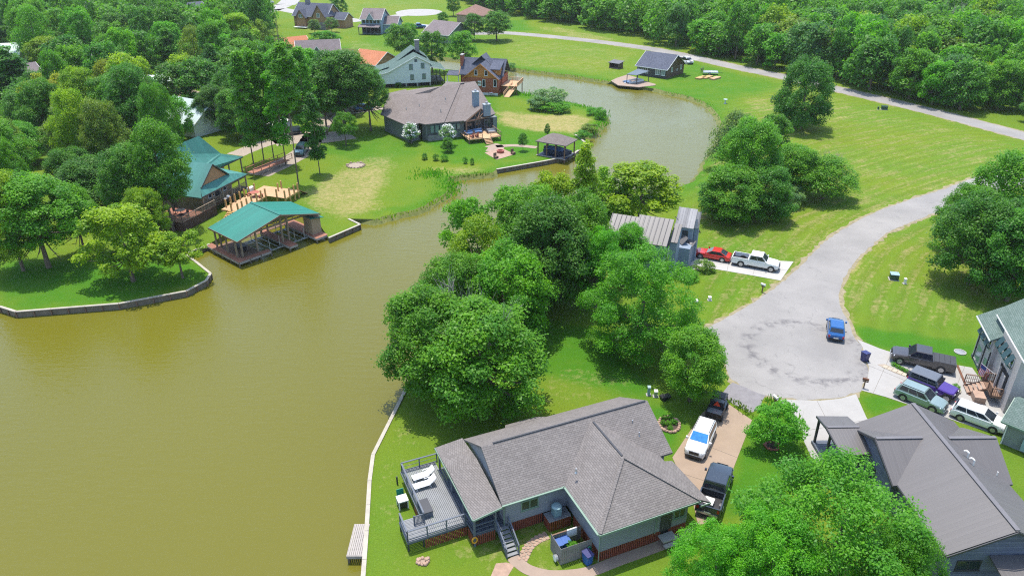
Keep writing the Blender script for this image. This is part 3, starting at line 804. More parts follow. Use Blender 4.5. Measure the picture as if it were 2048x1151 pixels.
# ---------------------------------------------------------------- the grey house by the water (nearest)
H0 = (-0.77, 42.36, 0); HY = R(23.42)
mh = thing('lakeside_house', 'grey sided single-storey house with brown-grey shingle roof and deck, nearest the camera beside the water', 'house', H0, HY)
def main_house():
    t = mh
    z0, ze = 1.0, 3.5
    walls(t, [(0.5,0.5),(5.8,0.5),(5.8,-4.8),(13.5,-4.8),(13.5,0.5),(14.8,0.5),(14.8,7.9),(0.5,7.9)], z0, ze-0.02, 'siding_grey')
    gw = MB()
    gw.slab([(0.32,0.25,3.48),(0.32,8.15,3.48),(0.42,8.15,3.48),(0.42,0.25,3.48)], 0.3)
    gw.build('wall_beam', M['siding_grey'], t); gw = MB()
    gw.add([(0.3,0.3,3.49),(0.3,8.1,3.49),(0.3,4.2,5.74),(0.42,0.3,3.49),(0.42,8.1,3.49),(0.42,4.2,5.74)], [(0,2,1),(3,4,5),(0,1,4,3),(1,2,5,4),(2,0,3,5)])
    gw.build('gable_wall', M['siding_grey'], t); gw = MB()
    gw.add([(14.7,0.5,3.49),(14.7,7.9,3.49),(14.7,4.2,5.7),(14.8,0.5,3.49),(14.8,7.9,3.49),(14.8,4.2,5.7)], [(0,2,1),(3,4,5),(0,1,4,3),(1,2,5,4),(2,0,3,5)])
    gw.build('gable_wall', M['siding_grey'], t)
    e = 3.6
    roof(t, [[(0.02,0.0,e),(5.3,0.0,e),(9.65,3.94,5.85),(14.0,0.0,e),(15.22,0.0,e),(15.22,4.2,6.0),(0.02,4.2,6.0)],
             [(15.18,8.42,e),(0.02,8.42,e),(0.02,4.2,6.0),(15.22,4.2,6.0)],
             [(5.3,-5.5,e),(9.65,-1.15,5.85),(9.65,3.94,5.85),(5.3,0.0,e)],
             [(14.0,-5.5,e),(14.0,0.0,e),(9.65,3.94,5.85),(9.65,-1.15,5.85)],
             [(5.3,-5.5,e),(14.0,-5.5,e),(9.65,-1.15,5.85)],
             [(3.85,8.42,3.62),(4.2,9.25,3.2),(7.1,9.25,3.2),(7.75,8.42,3.62)],
             [(14.0,-0.6,3.55),(14.02,-5.35,3.55),(14.95,-5.55,3.12),(14.95,-0.4,3.12)]], 'shingle')
    roof(t, [[(-2.33,8.9,3.1),(-2.33,5.2,3.28),(0.0,5.2,4.02),(0.0,8.62,3.58)], [(-2.33,5.2,3.28),(-2.33,-0.06,3.08),(0.0,-0.06,3.5),(0.0,5.2,4.02)]], 'shingle', 0.14, 'porch_roof')
    b = MB().bar((1.0,4.2,6.05),(15.0,4.2,6.05), 0.14, 0.05).bar((9.65,-1.0,5.9),(9.65,3.6,5.9), 0.14, 0.05)
    b.build('ridge_vent', M['trim_dark'], t)
    hp = MB().bar((5.35,-5.45,3.66),(9.62,-1.18,5.89), 0.26, 0.05).bar((13.95,-5.45,3.66),(9.68,-1.18,5.89), 0.26, 0.05)
    hp.build('hip_cap', M['shingle'], t)
    trimline(t, [((-2.33,-0.1,2.99),(0.0,-0.1,3.42)), ((0.0,-0.04,3.5),(5.28,-0.04,3.5)), ((5.26,-0.05,3.5),(5.26,-5.5,3.5)), ((5.26,-5.54,3.5),(14.0,-5.54,3.5)), ((14.0,-5.59,3.05),(14.95,-5.59,3.05)), ((-2.37,-0.06,3.0),(-2.37,8.9,3.02))])
    MB().bar((0.0,-0.12,3.56),(5.2,-0.12,3.56), 0.1, 0.08).build('gutter', M['trim_green'], t); MB().bar((5.17,0.0,3.56),(5.17,-5.45,3.56), 0.1, 0.08).build('gutter', M['trim_green'], t)
    for x, y, z_ in ((0.35,0.40,1.0),(5.72,-4.88,0.1),(10.6,-4.86,1.0)): MB().tube((x,y,z_),(x,y,3.4),0.04).build('downspout', M['trim_green'], t)
    # red-brown skirting: every upright board is its own piece
    for p, q in (((1.0,0.53),(3.7,0.53)), ((5.78,-4.78),(11.2,-4.78)), ((11.9,-4.78),(13.5,-4.78)), ((5.8,-0.7),(5.8,-4.78)), ((-2.2,0.33),(-0.4,0.33))):
        boards(t, 'skirting_board', p, q, 0.0, 0.98, 0.17, 'skirt_red', gap=.055)
    MB().box(5.82,13.45,-4.72,-4.68,0,0.98).box(1.0,5.8,0.56,0.6,0,0.98).build('skirting_shade_sheet', M['painted_recess'], t)  # sheet behind the gaps, the dark under the house put into its colour
    il = inv(t)
    window(t, 2.55, 0.5, 2.35, 1.5, 0.95, 0, 'trim_green', 'glass')
    window(t, 12.75, -4.8, 2.3, 1.1, 1.1, 0, 'trim_green', 'glass')
    window(t, 5.8, -1.5, 2.75, 1.4, 0.45, R(-90), 'trim_dark', 'glass')
    door(t, 11.55, -4.8, 0.95, 1.0, 2.1)
    MB().box(10.95,11.2,-4.95,-4.82,2.7,2.9).build('wall_lamp', M['trim_dark'], t)
    MB().box(10.95,12.2,-5.6,-4.82,0.5,0.62).box(10.95,12.2,-5.95,-5.6,0.25,0.37).build('doorstep', M['concrete'], t)
    # roof vents
    for px, py, z in ((1264.7,845,5.2),(1278,869,4.7),(1152,942,4.9)):
        q = il(P(px, py, z)); MB().tube((q.x,q.y,z-0.25),(q.x,q.y,z+0.28),0.055).tube((q.x,q.y,z-0.12),(q.x,q.y,z-0.02),0.13,0.07).build('vent_pipe', M['steel'], t, 40)
    # porch under the roof
    planks(t, 'porch_plank', -2.2, 0.5, 0.32, 8.6, 1.1, 0.18, 'porch_slate')
    b = MB()
    for y in (0.3, 2.6, 5.4, 8.55): b.box(-2.19,-2.05,y-.07,y+.07,0.0,2.98)
    b.box(-0.45,-0.33,.25,.37,1.06,3.05); b.box(-2.19,-2.05,0.2,8.65,2.86,3.02)
    b.build('porch_post', M['trim_grey'], t)
    MB().box(-2.15,0.5,0.36,0.42,0.85,1.06).box(-2.15,-2.09,0.4,8.5,0.85,1.06).build('porch_joist', M['trim_grey'], t)
    railing(t, [(-2.1,0.33),(-0.42,0.33)], 1.1)
    door(t, 0.5, 2.2, 1.1, 1.0, 2.05, R(-90)); window(t, 0.5, 4.4, 2.2, 1.8, 1.2, R(-90), 'trim_green'); window(t, 0.5, 6.9, 2.2, 1.2, 1.2, R(-90), 'trim_green')
    # deck
    planks(t, 'deck_plank', -5.25, -2.22, 1.75, 9.45, 1.08, 0.145, 'deck_grey')
    planks(t, 'deck_plank', -6.95, -5.27, 1.75, 4.0, 1.06, 0.145, 'deck_grey', 'x')
    MB().box(-6.95,-2.22,1.68,1.74,0.82,1.04).box(-5.3,-2.22,9.46,9.52,0.82,1.04).box(-5.32,-5.26,4.0,9.46,0.82,1.04).box(-7.0,-6.94,1.7,4.0,0.82,1.04).build('deck_joist', M['trim_grey'], t)
    railing(t, [(-6.92,3.9),(-6.92,1.8),(-2.3,1.8)], 1.08)
    railing(t, [(-5.2,3.2),(-5.2,9.4),(-2.1,9.4)], 1.08)
    railing(t, [(-2.25,1.8),(-2.12,0.4)], 1.08)
    g = MB()
    for i in range(8): g.box(-5.95+i*0.1,-5.9+i*0.1,3.17,3.21,1.15,1.9)
    g.box(-5.97,-5.2,3.16,3.22,1.86,1.94).box(-5.97,-5.2,3.16,3.22,1.12,1.18).box(-6.03,-5.95,3.15,3.23,1.05,2.0)
    g.build('deck_gate', M['trim_grey'], t)
    boards(t, 'skirting_board', (-5.65,1.62), (-2.25,1.62), 0.0, 0.86, 0.19, 'skirt_red', gap=.06)
    boards(t, 'skirting_board', (-5.3,5.6), (-5.3,4.0), 0.0, 0.86, 0.19, 'skirt_red', gap=.06)
    boards(t, 'skirting_board', (-2.24,1.5), (-2.24,0.4), 0.0, 0.98, 0.19, 'skirt_red', gap=.06)
    for x in (-6.9,-5.7,-4.0,-2.4):
        for y in (1.85,4.0,6.5,9.3):
            if x < -5.9 and y > 4.1: continue
            MB().box(x-.06,x+.06,y-.06,y+.06,0,0.82).build('deck_pier', M['trim_dark'], t)
    # steps down to the lawn
    stairs(t, -0.28, 0.56, -1.8, 0.3, 0.0, 1.1, 7, 'deck_grey', 'trim_grey')
    rl = MB()
    for x in (-0.36, 0.64):
        rl.bar((x,0.3,2.0),(x,-1.75,0.95), 0.1, 0.06).bar((x,0.3,1.5),(x,-1.75,0.45), 0.04, 0.06)
        rl.box(x-.05,x+.05,-1.8,-1.7,0,0.98).box(x-.05,x+.05,0.22,0.32,0.9,2.0)
    rl.build('handrail', M['trim_grey'], t)
    # raised pad for the condenser
    planks(t, 'pad_plank', 3.7, 5.62, -0.7, 0.4, 1.02, 0.16, 'deck_grey', 'x')
    boards(t, 'skirting_board', (3.72,-0.68), (5.6,-0.68), 0.0, 0.98, 0.17, 'skirt_red', gap=.055)
    boards(t, 'skirting_board', (3.72,0.35), (3.72,-0.66), 0.0, 0.98, 0.17, 'skirt_red', gap=.055)
main_house()
def local_thing(t, name, label, cat, x, y, z=0.0, rz=0.0, group=None):
    m = Matrix.Translation(t.location) @ Matrix.Rotation(t.rotation_euler.z, 4, 'Z')
    p = m @ Vector((x, y, z))
    return thing(name, label, cat, p, t.rotation_euler.z + rz, group)
def main_house_things():
    t = local_thing(mh, 'condenser_unit', 'teal-grey air-conditioning condenser on the raised pad in the corner of the grey lakeside house', 'air conditioner', 4.55, -0.18, 1.03)
    MB().lathe([(0.40,0),(0.42,0.1),(0.42,0.82),(0.36,0.9)], n=4).build('casing', M['ac'], t, rz=R(45))
    MB().lathe([(0.44,0.0),(0.44,0.05),(0.30,0.16),(0.12,0.17)], n=8).build('lid', M['ac_top'], t, 30, loc=(0,0,0.9))
    b = MB()
    for k in range(7): b.box(-0.31,0.31,-0.312,-0.3,0.15+k*0.1,0.19+k*0.1)
    b.build('louvre', M['ac_top'], t)
    f = local_thing(mh, 'bin_enclosure', 'weathered grey board enclosure against the grey lakeside house, holding the bins', 'fence', 3.05, -3.95)
    boards(f, 'fence_board', (0,1.7), (0,0), 0.02, 1.62, 0.15, 'board_weathered')
    boards(f, 'fence_board', (0,0), (2.6,0), 0.02, 1.62, 0.15, 'board_weathered')
    boards(f, 'fence_board', (2.6,1.7), (0,1.7), 0.02, 1.35, 0.15, 'board_weathered')
    MB().box(0.03,2.58,1.63,1.74,1.36,1.42).box(0.03,0.12,0.05,1.6,0.5,0.6).box(0.06,2.55,0.03,0.1,0.4,0.5).box(0.06,2.55,0.03,0.1,1.2,1.3).build('top_rail', M['wood_brown'], f)
    def bin_(name, label, x, y, m, rz=0.0, lid=None):
        o = local_thing(mh, name, label, 'bin', x, y, 0.02, rz)
        MB().add([(-.23,-.26,0),(.23,-.26,0),(.23,.26,0),(-.23,.26,0),(-.29,-.33,0.95),(.29,-.33,0.95),(.29,.35,0.95),(-.29,.35,0.95)], [(3,2,1,0),(4,5,6,7),(0,1,5,4),(1,2,6,5),(2,3,7,6),(3,0,4,7)]).build('body', M[m], o)
        MB().slab([(-.32,-.37,0.98),(.32,-.37,0.98),(.32,.36,1.04),(-.32,.36,1.04)], 0.05).bar((-.28,.42,0.98),(.28,.42,0.98),0.04).build('lid', M[lid or m], o)
        for s in (-1, 1): MB().tube((s*.25-.03,.3,.1),(s*.25+.03,.3,.1),0.1,n=10).build('wheel', M['rubber'], o)
        return o
    bin_('wheeled_bin', 'blue wheeled bin inside the board enclosure, nearest its left wall', 3.45, -2.75, 'bin_blue')
    bin_('wheeled_bin', 'blue wheeled bin inside the board enclosure, second from its left wall', 4.1, -2.68, 'bin_blue')
    bin_('wheeled_bin', 'dark blue wheeled bin standing outside the board enclosure by the house corner', 5.0, -4.55, 'bin_blue', 0.2, 'bin_navy')
    o = local_thing(mh, 'planter', 'leafy potted plant inside the board enclosure', 'plant', 4.35, -3.3, 0)
    MB().lathe([(0.22,0),(0.3,0.3),(0.3,0.45)], n=10).build('pot', M['stonepath'], o)
    o['leafy'] = 1
    PLANTERS.append((o, 0.55, 0.45))
    o = local_thing(mh, 'plastic_board', 'white plastic board leaning on the back boards of the bin enclosure', 'table', 4.75, -2.42, 0.85)  # flat white plastic board, its use not known
    MB().box(-.42,.42,-.05,.05,0,.75).build('panel', M['white_plastic'], o); MB().box(-.3,.3,-.07,-.05,.15,.6).build('recess', M['white_metal'], o)
    o = local_thing(mh, 'hose_reel', 'green garden hose coiled on the wall by the bin enclosure', 'hose', 5.35, -4.05, 0.75)
    h = MB(); n = 14
    for i in range(n):
        a, b2 = 2*math.pi*i/n, 2*math.pi*(i+1)/n
        h.tube((.16*math.cos(a),-.06,.34*math.sin(a)),(.16*math.cos(b2),-.06,.34*math.sin(b2)),0.05,n=6)
    h.build('coil', M['hose'], o); MB().box(-.06,.06,-.04,.04,-.05,.1).build('bracket', M['trim_dark'], o)
    o = local_thing(mh, 'wash_tub', 'round pale grey tub hung on the left outside of the board enclosure', 'tub', 2.9, -3.55, 0.45)
    MB().tube((0.08,0,0),(-0.16,0,0),0.24,0.29,n=14).build('tub', M['steel'], o)
    MB().tube((-0.165,0,0),(-0.17,0,0),0.26,n=14).build('tub_base', M['white_metal'], o)
    # loungers on the deck
    def lounger(label, x, y, rz):
        o = local_thing(mh, 'sun_lounger', label, 'lounger', x, y, 1.09, rz, 'white loungers on the deck')
        f_ = MB()
        for s in (-.32,.32): f_.bar((-.95,s,.3),(.35,s,.3),.04); f_.bar((.35,s,.3),(.9,s,.78),.04)
        f_.build('frame', M['white_metal'], o)
        MB().box(-.95,.34,-.3,.3,.3,.34).build('seat', M['white_fabric'], o)
        MB().slab([(.35,-.3,.36),(.35,.3,.36),(.92,.3,.84),(.92,-.3,.84)], .04).build('backrest', M['white_fabric'], o)
        for s in (-.32,.32):
            MB().bar((-.75,s,.3),(-.8,s,0),.04).build('leg', M['white_metal'], o)
            MB().bar((.3,s,.3),(.5,s,0),.04).build('leg', M['white_metal'], o)
            MB().bar((.05,s*1.1,.5),(.6,s*1.1,.52),.04).build('armrest', M['white_metal'], o)
    lounger('white sun lounger on the grey deck, the one farther from the camera', -3.75, 8.0, R(3))
    lounger('white sun lounger on the grey deck, the one nearer the camera', -3.95, 6.95, R(2))
    o = local_thing(mh, 'deck_box', 'dark grey storage bench on the grey deck by its left rail', 'storage box', -4.75, 4.25, 1.09)
    MB().box(-.38,.38,-.75,.75,0,.5).build('box', M['trim_grey'], o); MB().box(-.42,.42,-.79,.79,.5,.56).build('lid', M['trim_dark'], o)
    o = local_thing(mh, 'side_table', 'white box-shaped grill table on the grass against the left side of the grey deck', 'table', -6.0, 6.6, 0)
    MB().box(-.42,.42,-.42,.42,.78,.88).build('table_top', M['white_plastic'], o)
    MB().box(-.36,.36,-.36,.36,.15,.77).build('cabinet', M['black'], o)
    for sx in (-.36,.36):
        for sy in (-.36,.36): MB().box(sx-.04,sx+.04,sy-.04,sy+.04,0,.78).build('leg', M['white_metal'], o)
    o = local_thing(mh, 'garden_seat', 'teal plastic chair on the grass behind the white grill table', 'chair', -5.9, 7.35, 0)
    MB().box(-.3,.3,-.3,.3,.38,.43).build('seat', M['hose'], o); MB().box(-.3,.3,.27,.32,.43,.95).build('backrest', M['hose'], o)
    for sx in (-.26,.26):
        for sy in (-.26,.26): MB().box(sx-.03,sx+.03,sy-.03,sy+.03,0,.38).build('leg', M['white_plastic'], o)
    o = local_thing(mh, 'life_ring', 'yellow ring hanging on the porch corner of the grey lakeside house', 'ring', -2.16, 0.22, 0.75)
    h = MB(); n = 12
    for i in range(n):
        a, b2 = 2*math.pi*i/n, 2*math.pi*(i+1)/n
        h.tube((.2*math.cos(a),-.04,.28*math.sin(a)),(.2*math.cos(b2),-.04,.28*math.sin(b2)),0.06,n=6)
    h.build('ring', M['yellow'], o)
    for lab, x, y, m in (('pale metal bistro table in the shade of the porch corner', -1.2, 1.5, 'steel'), ('blue cushioned chair under the porch roof beside the deck', -1.3, 4.3, 'fabric_blue'), ('dark round grill under the porch roof near its front rail', -1.75, 0.95, 'black')):
        if 'chair' in lab:
            o = local_thing(mh, 'porch_chair', lab, 'chair', x, y, 1.11)
            MB().box(-.3,.3,-.3,.3,.36,.46).build('seat', M[m], o); MB().box(.24,.32,-.3,.3,.46,.95).build('backrest', M[m], o)
            for sx in (-.26,.26):
                for sy in (-.26,.26): MB().box(sx-.02,sx+.02,sy-.02,sy+.02,0,.36).build('leg', M['white_metal'], o)
        else:
            o = local_thing(mh, 'porch_table' if 'table' in lab else 'kettle_grill', lab, 'table' if 'table' in lab else 'grill', x, y, 1.11)
            MB().lathe([(0.36,0.7),(0.38,0.74),(0.3,0.9 if 'grill' in lab else 0.75)], n=14).build('top', M[m], o, 40)
            for k in range(3): MB().bar((0.05*math.cos(k*2.1),0.05*math.sin(k*2.1),0.7),(0.3*math.cos(k*2.1),0.3*math.sin(k*2.1),0),0.04).build('leg', M['black'], o)
PLANTERS = []
main_house_things()

# ---------------------------------------------------------------- charcoal-roofed house at the lower right
M['metal_charcoal'] = lapped('charcoal_ribbed_metal_roof', (0.105,0.098,0.096), 0.3, 0.5, 0.07, True, 0.18)
def dark_house():
    t = thing('metal_roofed_house', 'dark blue boarded house with a wide charcoal metal roof at the lower right', 'house', (30.14, 44.83, 0), R(-88.86))
    walls(t, rect(-7.3,6.5,0.5,8.2), 0.0, 3.2, 'siding_navy')
    b = MB()
    b.add([(6.4,0.5,3.2),(6.4,8.2,3.2),(6.4,4.35,5.3),(6.5,0.5,3.2),(6.5,8.2,3.2),(6.5,4.35,5.3)], [(0,2,1),(3,4,5),(0,1,4,3),(1,2,5,4),(2,0,3,5)])
    b.build('gable_wall', M['siding_navy'], t); b = MB()
    b.add([(-6.6,-0.1,3.2),(-0.6,-0.1,3.2),(-3.6,-0.1,4.7),(-6.6,0.0,3.2),(-0.6,0,3.2),(-3.6,0,4.7)], [(0,1,2),(5,4,3),(0,3,4,1),(1,4,5,2),(2,5,3,0)])
    walls(t, rect(-6.6,-0.6,-0.1,0.49), 0.0, 3.19, 'siding_navy')
    b.build('gable_wall', M['siding_navy'], t)
    roof(t, [[(-7.8,0,3.3),(7.0,0,3.3),(7.1,4.35,5.6),(-7.55,4.35,5.6)], [(7.0,8.75,3.3),(-7.9,8.75,3.3),(-7.55,4.35,5.6),(7.1,4.35,5.6)],
             [(-7.15,-0.35,3.25),(-3.6,-0.55,5.06),(-3.6,3.3,5.06),(-7.15,0.0,3.25)], [(-0.05,-0.35,3.25),(-0.05,0.0,3.25),(-3.6,3.3,5.06),(-3.6,-0.55,5.06)],
             [(-7.1,9.1,3.25),(-7.1,8.7,3.25),(-3.5,5.4,5.06),(-3.5,9.35,5.06)], [(0.0,9.1,3.25),(-3.5,9.35,5.06),(-3.5,5.4,5.06),(0.0,8.7,3.25)]], 'metal_charcoal')
    roof(t, [[(-6.9,-2.95,3.62),(-6.9,-0.1,3.62),(-4.2,-0.05,2.95),(-4.0,-2.65,2.95)], [(-6.9,-2.95,3.62),(-6.9,-0.1,3.62),(-9.2,-0.05,3.0),(-9.3,-2.75,3.0)]], 'metal_charcoal', 0.12, 'porch_roof')
    MB().bar((-7.5,4.35,5.62),(7.05,4.35,5.62),0.34,0.05).bar((-3.6,-0.5,5.08),(-3.6,3.3,5.1),0.3,0.05).bar((-3.5,9.3,5.08),(-3.5,5.4,5.1),0.3,0.05).bar((-6.9,-2.9,3.66),(-6.9,-.15,3.66),0.24,0.05).build('ridge_cap', M['metal_grey'], t)
    trimline(t, [((7.12,0,3.2),(7.2,4.35,5.5)), ((7.12,8.75,3.2),(7.2,4.35,5.5)), ((-7.15,-0.4,3.15),(-3.6,-0.6,4.95)), ((-0.05,-0.4,3.15),(-3.6,-0.6,4.95)), ((0,-0.04,3.2),(7.0,-0.04,3.2)), ((-9.3,-2.8,2.92),(-6.9,-3.0,3.52)), ((-4.0,-2.7,2.87),(-6.9,-3.0,3.52))], 'trim_dark')
    b = MB()
    for x, y in ((-4.15,-2.5),(-9.0,-2.6),(-6.6,-2.6)): b.box(x-.09,x+.09,y-.09,y+.09,0,2.95)
    b.bar((-4.15,-2.5,2.0),(-5.6,-2.5,0.6),0.07).bar((-4.15,-2.5,2.0),(-6.5,-2.5,2.0),0.07).bar((-4.15,-2.5,1.2),(-6.5,-2.5,1.2),0.07)
    b.build('porch_post', M['trim_dark'], t)
    planks(t, 'porch_plank', -9.2, -3.9, -2.8, -0.12, 0.35, 0.3, 'porch_slate', 'y', th=0.3)
    window(t, 6.5, 2.3, 1.75, 1.8, 1.0, R(90), 'trim_dark', 'glass')
    window(t, 6.5, 5.7, 1.7, 1.5, 1.0, R(90), 'trim_dark', 'glass')
    window(t, -3.6, -0.1, 1.6, 1.2, 1.3, 0, 'trim_dark', 'glass')
    door(t, -5.5, -0.1, 0.4, 1.0, 2.1)
    roof(t, [[(6.55,3.5,2.75),(9.6,3.4,2.35),(9.6,8.9,2.35),(6.55,8.9,2.75)]], 'metal_charcoal', 0.12, 'awning_roof')
    MB().box(9.3,9.45,3.6,3.75,0,2.25).box(9.3,9.45,8.5,8.65,0,2.25).build('porch_post', M['trim_dark'], t)
    for x, y, z in ((-1.3,5.74,4.85),(-0.36,5.64,4.9)):
        MB().tube((x,y,z-.1),(x,y,z+.5),.07).tube((x,y,z+.5),(x-.16,y-.12,z+.6),.08).tube((x-.16,y-.12,z+.6),(x-.26,y-.2,z+.48),.08).build('vent_pipe', M['white_plastic'], t, 40)
    il = inv(t)
    for px, py, z in ((1787,893,4.3),(1790,895.5,4.25),(1791,899,4.2),(1995,945,4.0)):
        q = il(P(px,py,z)); MB().tube((q.x,q.y,z-.25),(q.x,q.y,z+.12),.05).build('roof_vent', M['white_plastic'], t)
    s = MB().box(-0.6,0.6,-0.4,0.4,0,0.08)
dark_house()

# ---------------------------------------------------------------- stone-grey two-storey house at the right edge
def shutter_house():
    o = P(1944, 713.5); yw = yaw_px((1944,713.5), (1974.6,778.9))
    t = thing('two_storey_house', 'tall grey-boarded house with seven propped teal shutters, at the right edge beside the driveway', 'house', (o.x, o.y, 0), yw)
    # local x runs along the driveway front, local y to the right
    walls(t, rect(-0.2,4.49,0.0,6.0), 0, 4.75, 'siding_stone')
    walls(t, rect(4.5,10.2,0.4,9.0), 0, 6.0, 'siding_stone')
    roof(t, [[(-0.7,-0.55,4.7),(4.6,-0.55,4.7),(4.6,1.05,5.75),(-0.7,1.6,6.1)]], 'shingle_sage', 0.14)
    roof(t, [[(1.3,0.5,6.1),(10.7,0.5,6.1),(10.7,5.6,9.4),(-0.5,5.6,9.4),(-0.65,1.6,6.12)], [(10.7,10.6,6.1),(-0.5,10.6,6.1),(-0.5,5.6,9.4),(10.7,5.6,9.4)]], 'shingle_sage', 0.16)
    trimline(t, [((-0.72,-0.58,4.6),(4.6,-0.58,4.6)), ((1.3,0.46,6.0),(10.7,0.46,6.0))], 'trim_white', .06, .14)
    MB().box(-1.3,-0.5,4.0,5.0,4.0,9.3).build('chimney', M['siding_stone'], t)
    # propped shutters: three on the driveway front, four round the corner
    def shut(x, y, z, yaw, w=0.82, drop=1.15, out=0.55):
        window(t, x, y, z-0.35, w*0.8, 0.85, yaw, 'trim_white', 'glass', 1)
        q = Matrix.Rotation(yaw, 4, 'Z')
        p = MB(); 
        pts = [q @ Vector(v) for v in ((-w/2,-0.04,0.3),(w/2,-0.04,0.3),(w/2,-out,0.3-drop*0.80),(-w/2,-out,0.3-drop*0.80))]
        p.slab([Vector((x,y,z))+v for v in pts], 0.04)
        s = p.build('shutter', M['awning_top'], t)
        lo = MB(); pts = [q @ Vector(v) for v in ((-w/2+.04,-out,0.26-drop*0.80),(w/2-.04,-out,0.26-drop*0.80),(w/2-.04,-0.06,0.1-drop),(-w/2+.04,-0.06,0.1-drop))]
        lo.slab([Vector((x,y,z))+v for v in pts], 0.03); lo.build('shutter_flap', M['awning_green'], s)
    for i in range(3): shut(1.0+i*1.2, 0.0, 4.25, 0.0)
    for i in range(4): shut(5.1+i*1.12, 0.4, 5.15, 0.0)
    window(t, 1.4, 0.0, 1.3, 1.6, 1.9, 0, 'siding_stone', 'glass_pale', 1)
    window(t, 3.9, 0.0, 1.3, 1.6, 1.9, 0, 'siding_stone', 'glass_pale', 1)
    for x in (0.35,2.7,4.3): MB().tube((x,-.07,0),(x,-.07,3.2),.06).build('downspout', M['trim_dark'], t)
    MB().box(-0.25,4.5,-0.06,-0.005,0,0.35).build('plinth', M['trim_grey'], t)
    MB().box(6.4,8.8,0.34,0.395,0.9,3.4).build('doorway_shade_sheet', M['painted_recess'], t)  # flat sheet; the shade of the porch recess is put into its colour
    door(t, 7.9, 0.33, 0.95, 0.95, 2.0, 0, 'siding_stone')
    MB().box(7.15,7.3,0.0,0.15,0,3.4).build('porch_post', M['siding_stone'], t)
    MB().box(6.2,9.0,-0.6,0.33,0.82,0.95).build('landing', M['wood_brown'], t)
    stairs(t, 6.3, 7.7, -2.2, -0.62, 0.0, 0.9, 5, 'stonepath', 'wood_brown')
    railing(t, [(6.2,-0.6),(6.2,0.3)], 0.9, 1.0, 'wood_brown', bal=True)
    railing(t, [(7.8,-0.6),(9.0,-0.6),(9.0,0.3)], 0.9, 1.0, 'wood_brown', bal=True)
    railing(t, [(6.2,-2.2),(6.2,-0.65)], 0.4, 1.0, 'wood_brown', bal=True)
    MB().box(7.9,9.2,-1.9,-0.9,0,0.7).build('planter_wall', M['stonepath'], t)
    # flag on its pole
    il = inv(t)
    q = il(P(2003,778,2.2))
    f = thing('flag', 'striped red and white flag with a starred blue corner, on a pole by the steps', 'flag', (Matrix.Translation(t.location) @ Matrix.Rotation(yw,4,'Z')) @ Vector((6.3,0.2,1.9)), yw)
    tip = Vector((-0.5,-1.3,0.75)); MB().tube((0,0,0), tip, 0.025).build('pole', M['white_metal'], f)
    base = tip*0.35
    def pt(u, v): 
        s = base + (tip-base)*u
        return (s.x + 0.05*math.sin(v*7+u*3), s.y + 0.06*math.sin(v*6), s.z - v*1.25)
    for k in range(13):
        b = MB()
        for j in range(6):
            u0, u1 = 1-k/13, 1-(k+1)/13
            b.quad(pt(u0,j/6), pt(u1,j/6), pt(u1,(j+1)/6), pt(u0,(j+1)/6))
        b.build('stripe', M['flag_red' if k % 2 == 0 else 'flag_white'], f)
    b = MB(); off = Vector((0.012,0.012,0.0)); c = MB()
    for j in range(3):
        for sgn in (1,-1):
            b.quad(*[Vector(pt(u,v)) + off*sgn for u, v in ((1,j*.4/3),(1-7/13,j*.4/3),(1-7/13,(j+1)*.4/3),(1,(j+1)*.4/3))])
    b.build('canton', M['flag_blue'], f)
    for i in range(5):
        for j in range(4):
            u, v = 1-(i+.5)*7/65, (j+.5)*.1
            for sgn in (1,-1):
                p_ = Vector(pt(u,v)) + off*1.6*sgn
                c.add([p_+Vector((0.035*math.sin(a)*(1 if k%2==0 else .4), -0.02*math.sin(a)*(1 if k%2==0 else .4), 0.035*math.cos(a)*(1 if k%2==0 else .4))) for k, a in enumerate(np.linspace(0,2*math.pi,10,endpoint=False))], [tuple(range(10))])
    c.build('star', M['flag_white'], f)['kind'] = 'stuff'
shutter_house()
def shed_house():
    o = P(1999.6, 884.6); yw = R(-90)
    t = thing('sided_outbuilding', 'low sage-roofed outbuilding with lap siding in front of the shuttered house, right edge', 'shed', (o.x, o.y, 0), yaw_px((1999.6,884.6),(2035.8,900)))
    walls(t, rect(0,7.0,0.0,4.4), 0, 2.6, 'siding_greygreen')
    b = MB(); b.add([(0,0,2.58),(0,4.4,2.58),(0,2.2,3.5),(.1,0,2.58),(.1,4.4,2.58),(.1,2.2,3.5)], [(0,2,1),(3,4,5),(0,1,4,3),(1,2,5,4),(2,0,3,5)]); b.build('gable_wall', M['siding_greygreen'], t)
    roof(t, [[(-0.4,-0.5,2.5),(7.5,-0.5,2.5),(7.5,2.2,3.75),(-0.4,2.2,3.75)], [(7.5,4.9,2.5),(-0.4,4.9,2.5),(-0.4,2.2,3.75),(7.5,2.2,3.75)]], 'shingle_sage')
    trimline(t, [((-0.4,-0.54,2.41),(7.5,-0.54,2.41)), ((-0.43,-0.5,2.4),(-0.43,2.2,3.65))], 'trim_green')
    MB().tube((0.1,-0.07,0),(0.1,-0.07,2.4),.05).build('downspout', M['trim_white'], t)
    MB().box(1.6,2.1,-0.35,-0.02,0.3,1.5).build('meter_box', M['ac_top'], t)
shed_house()

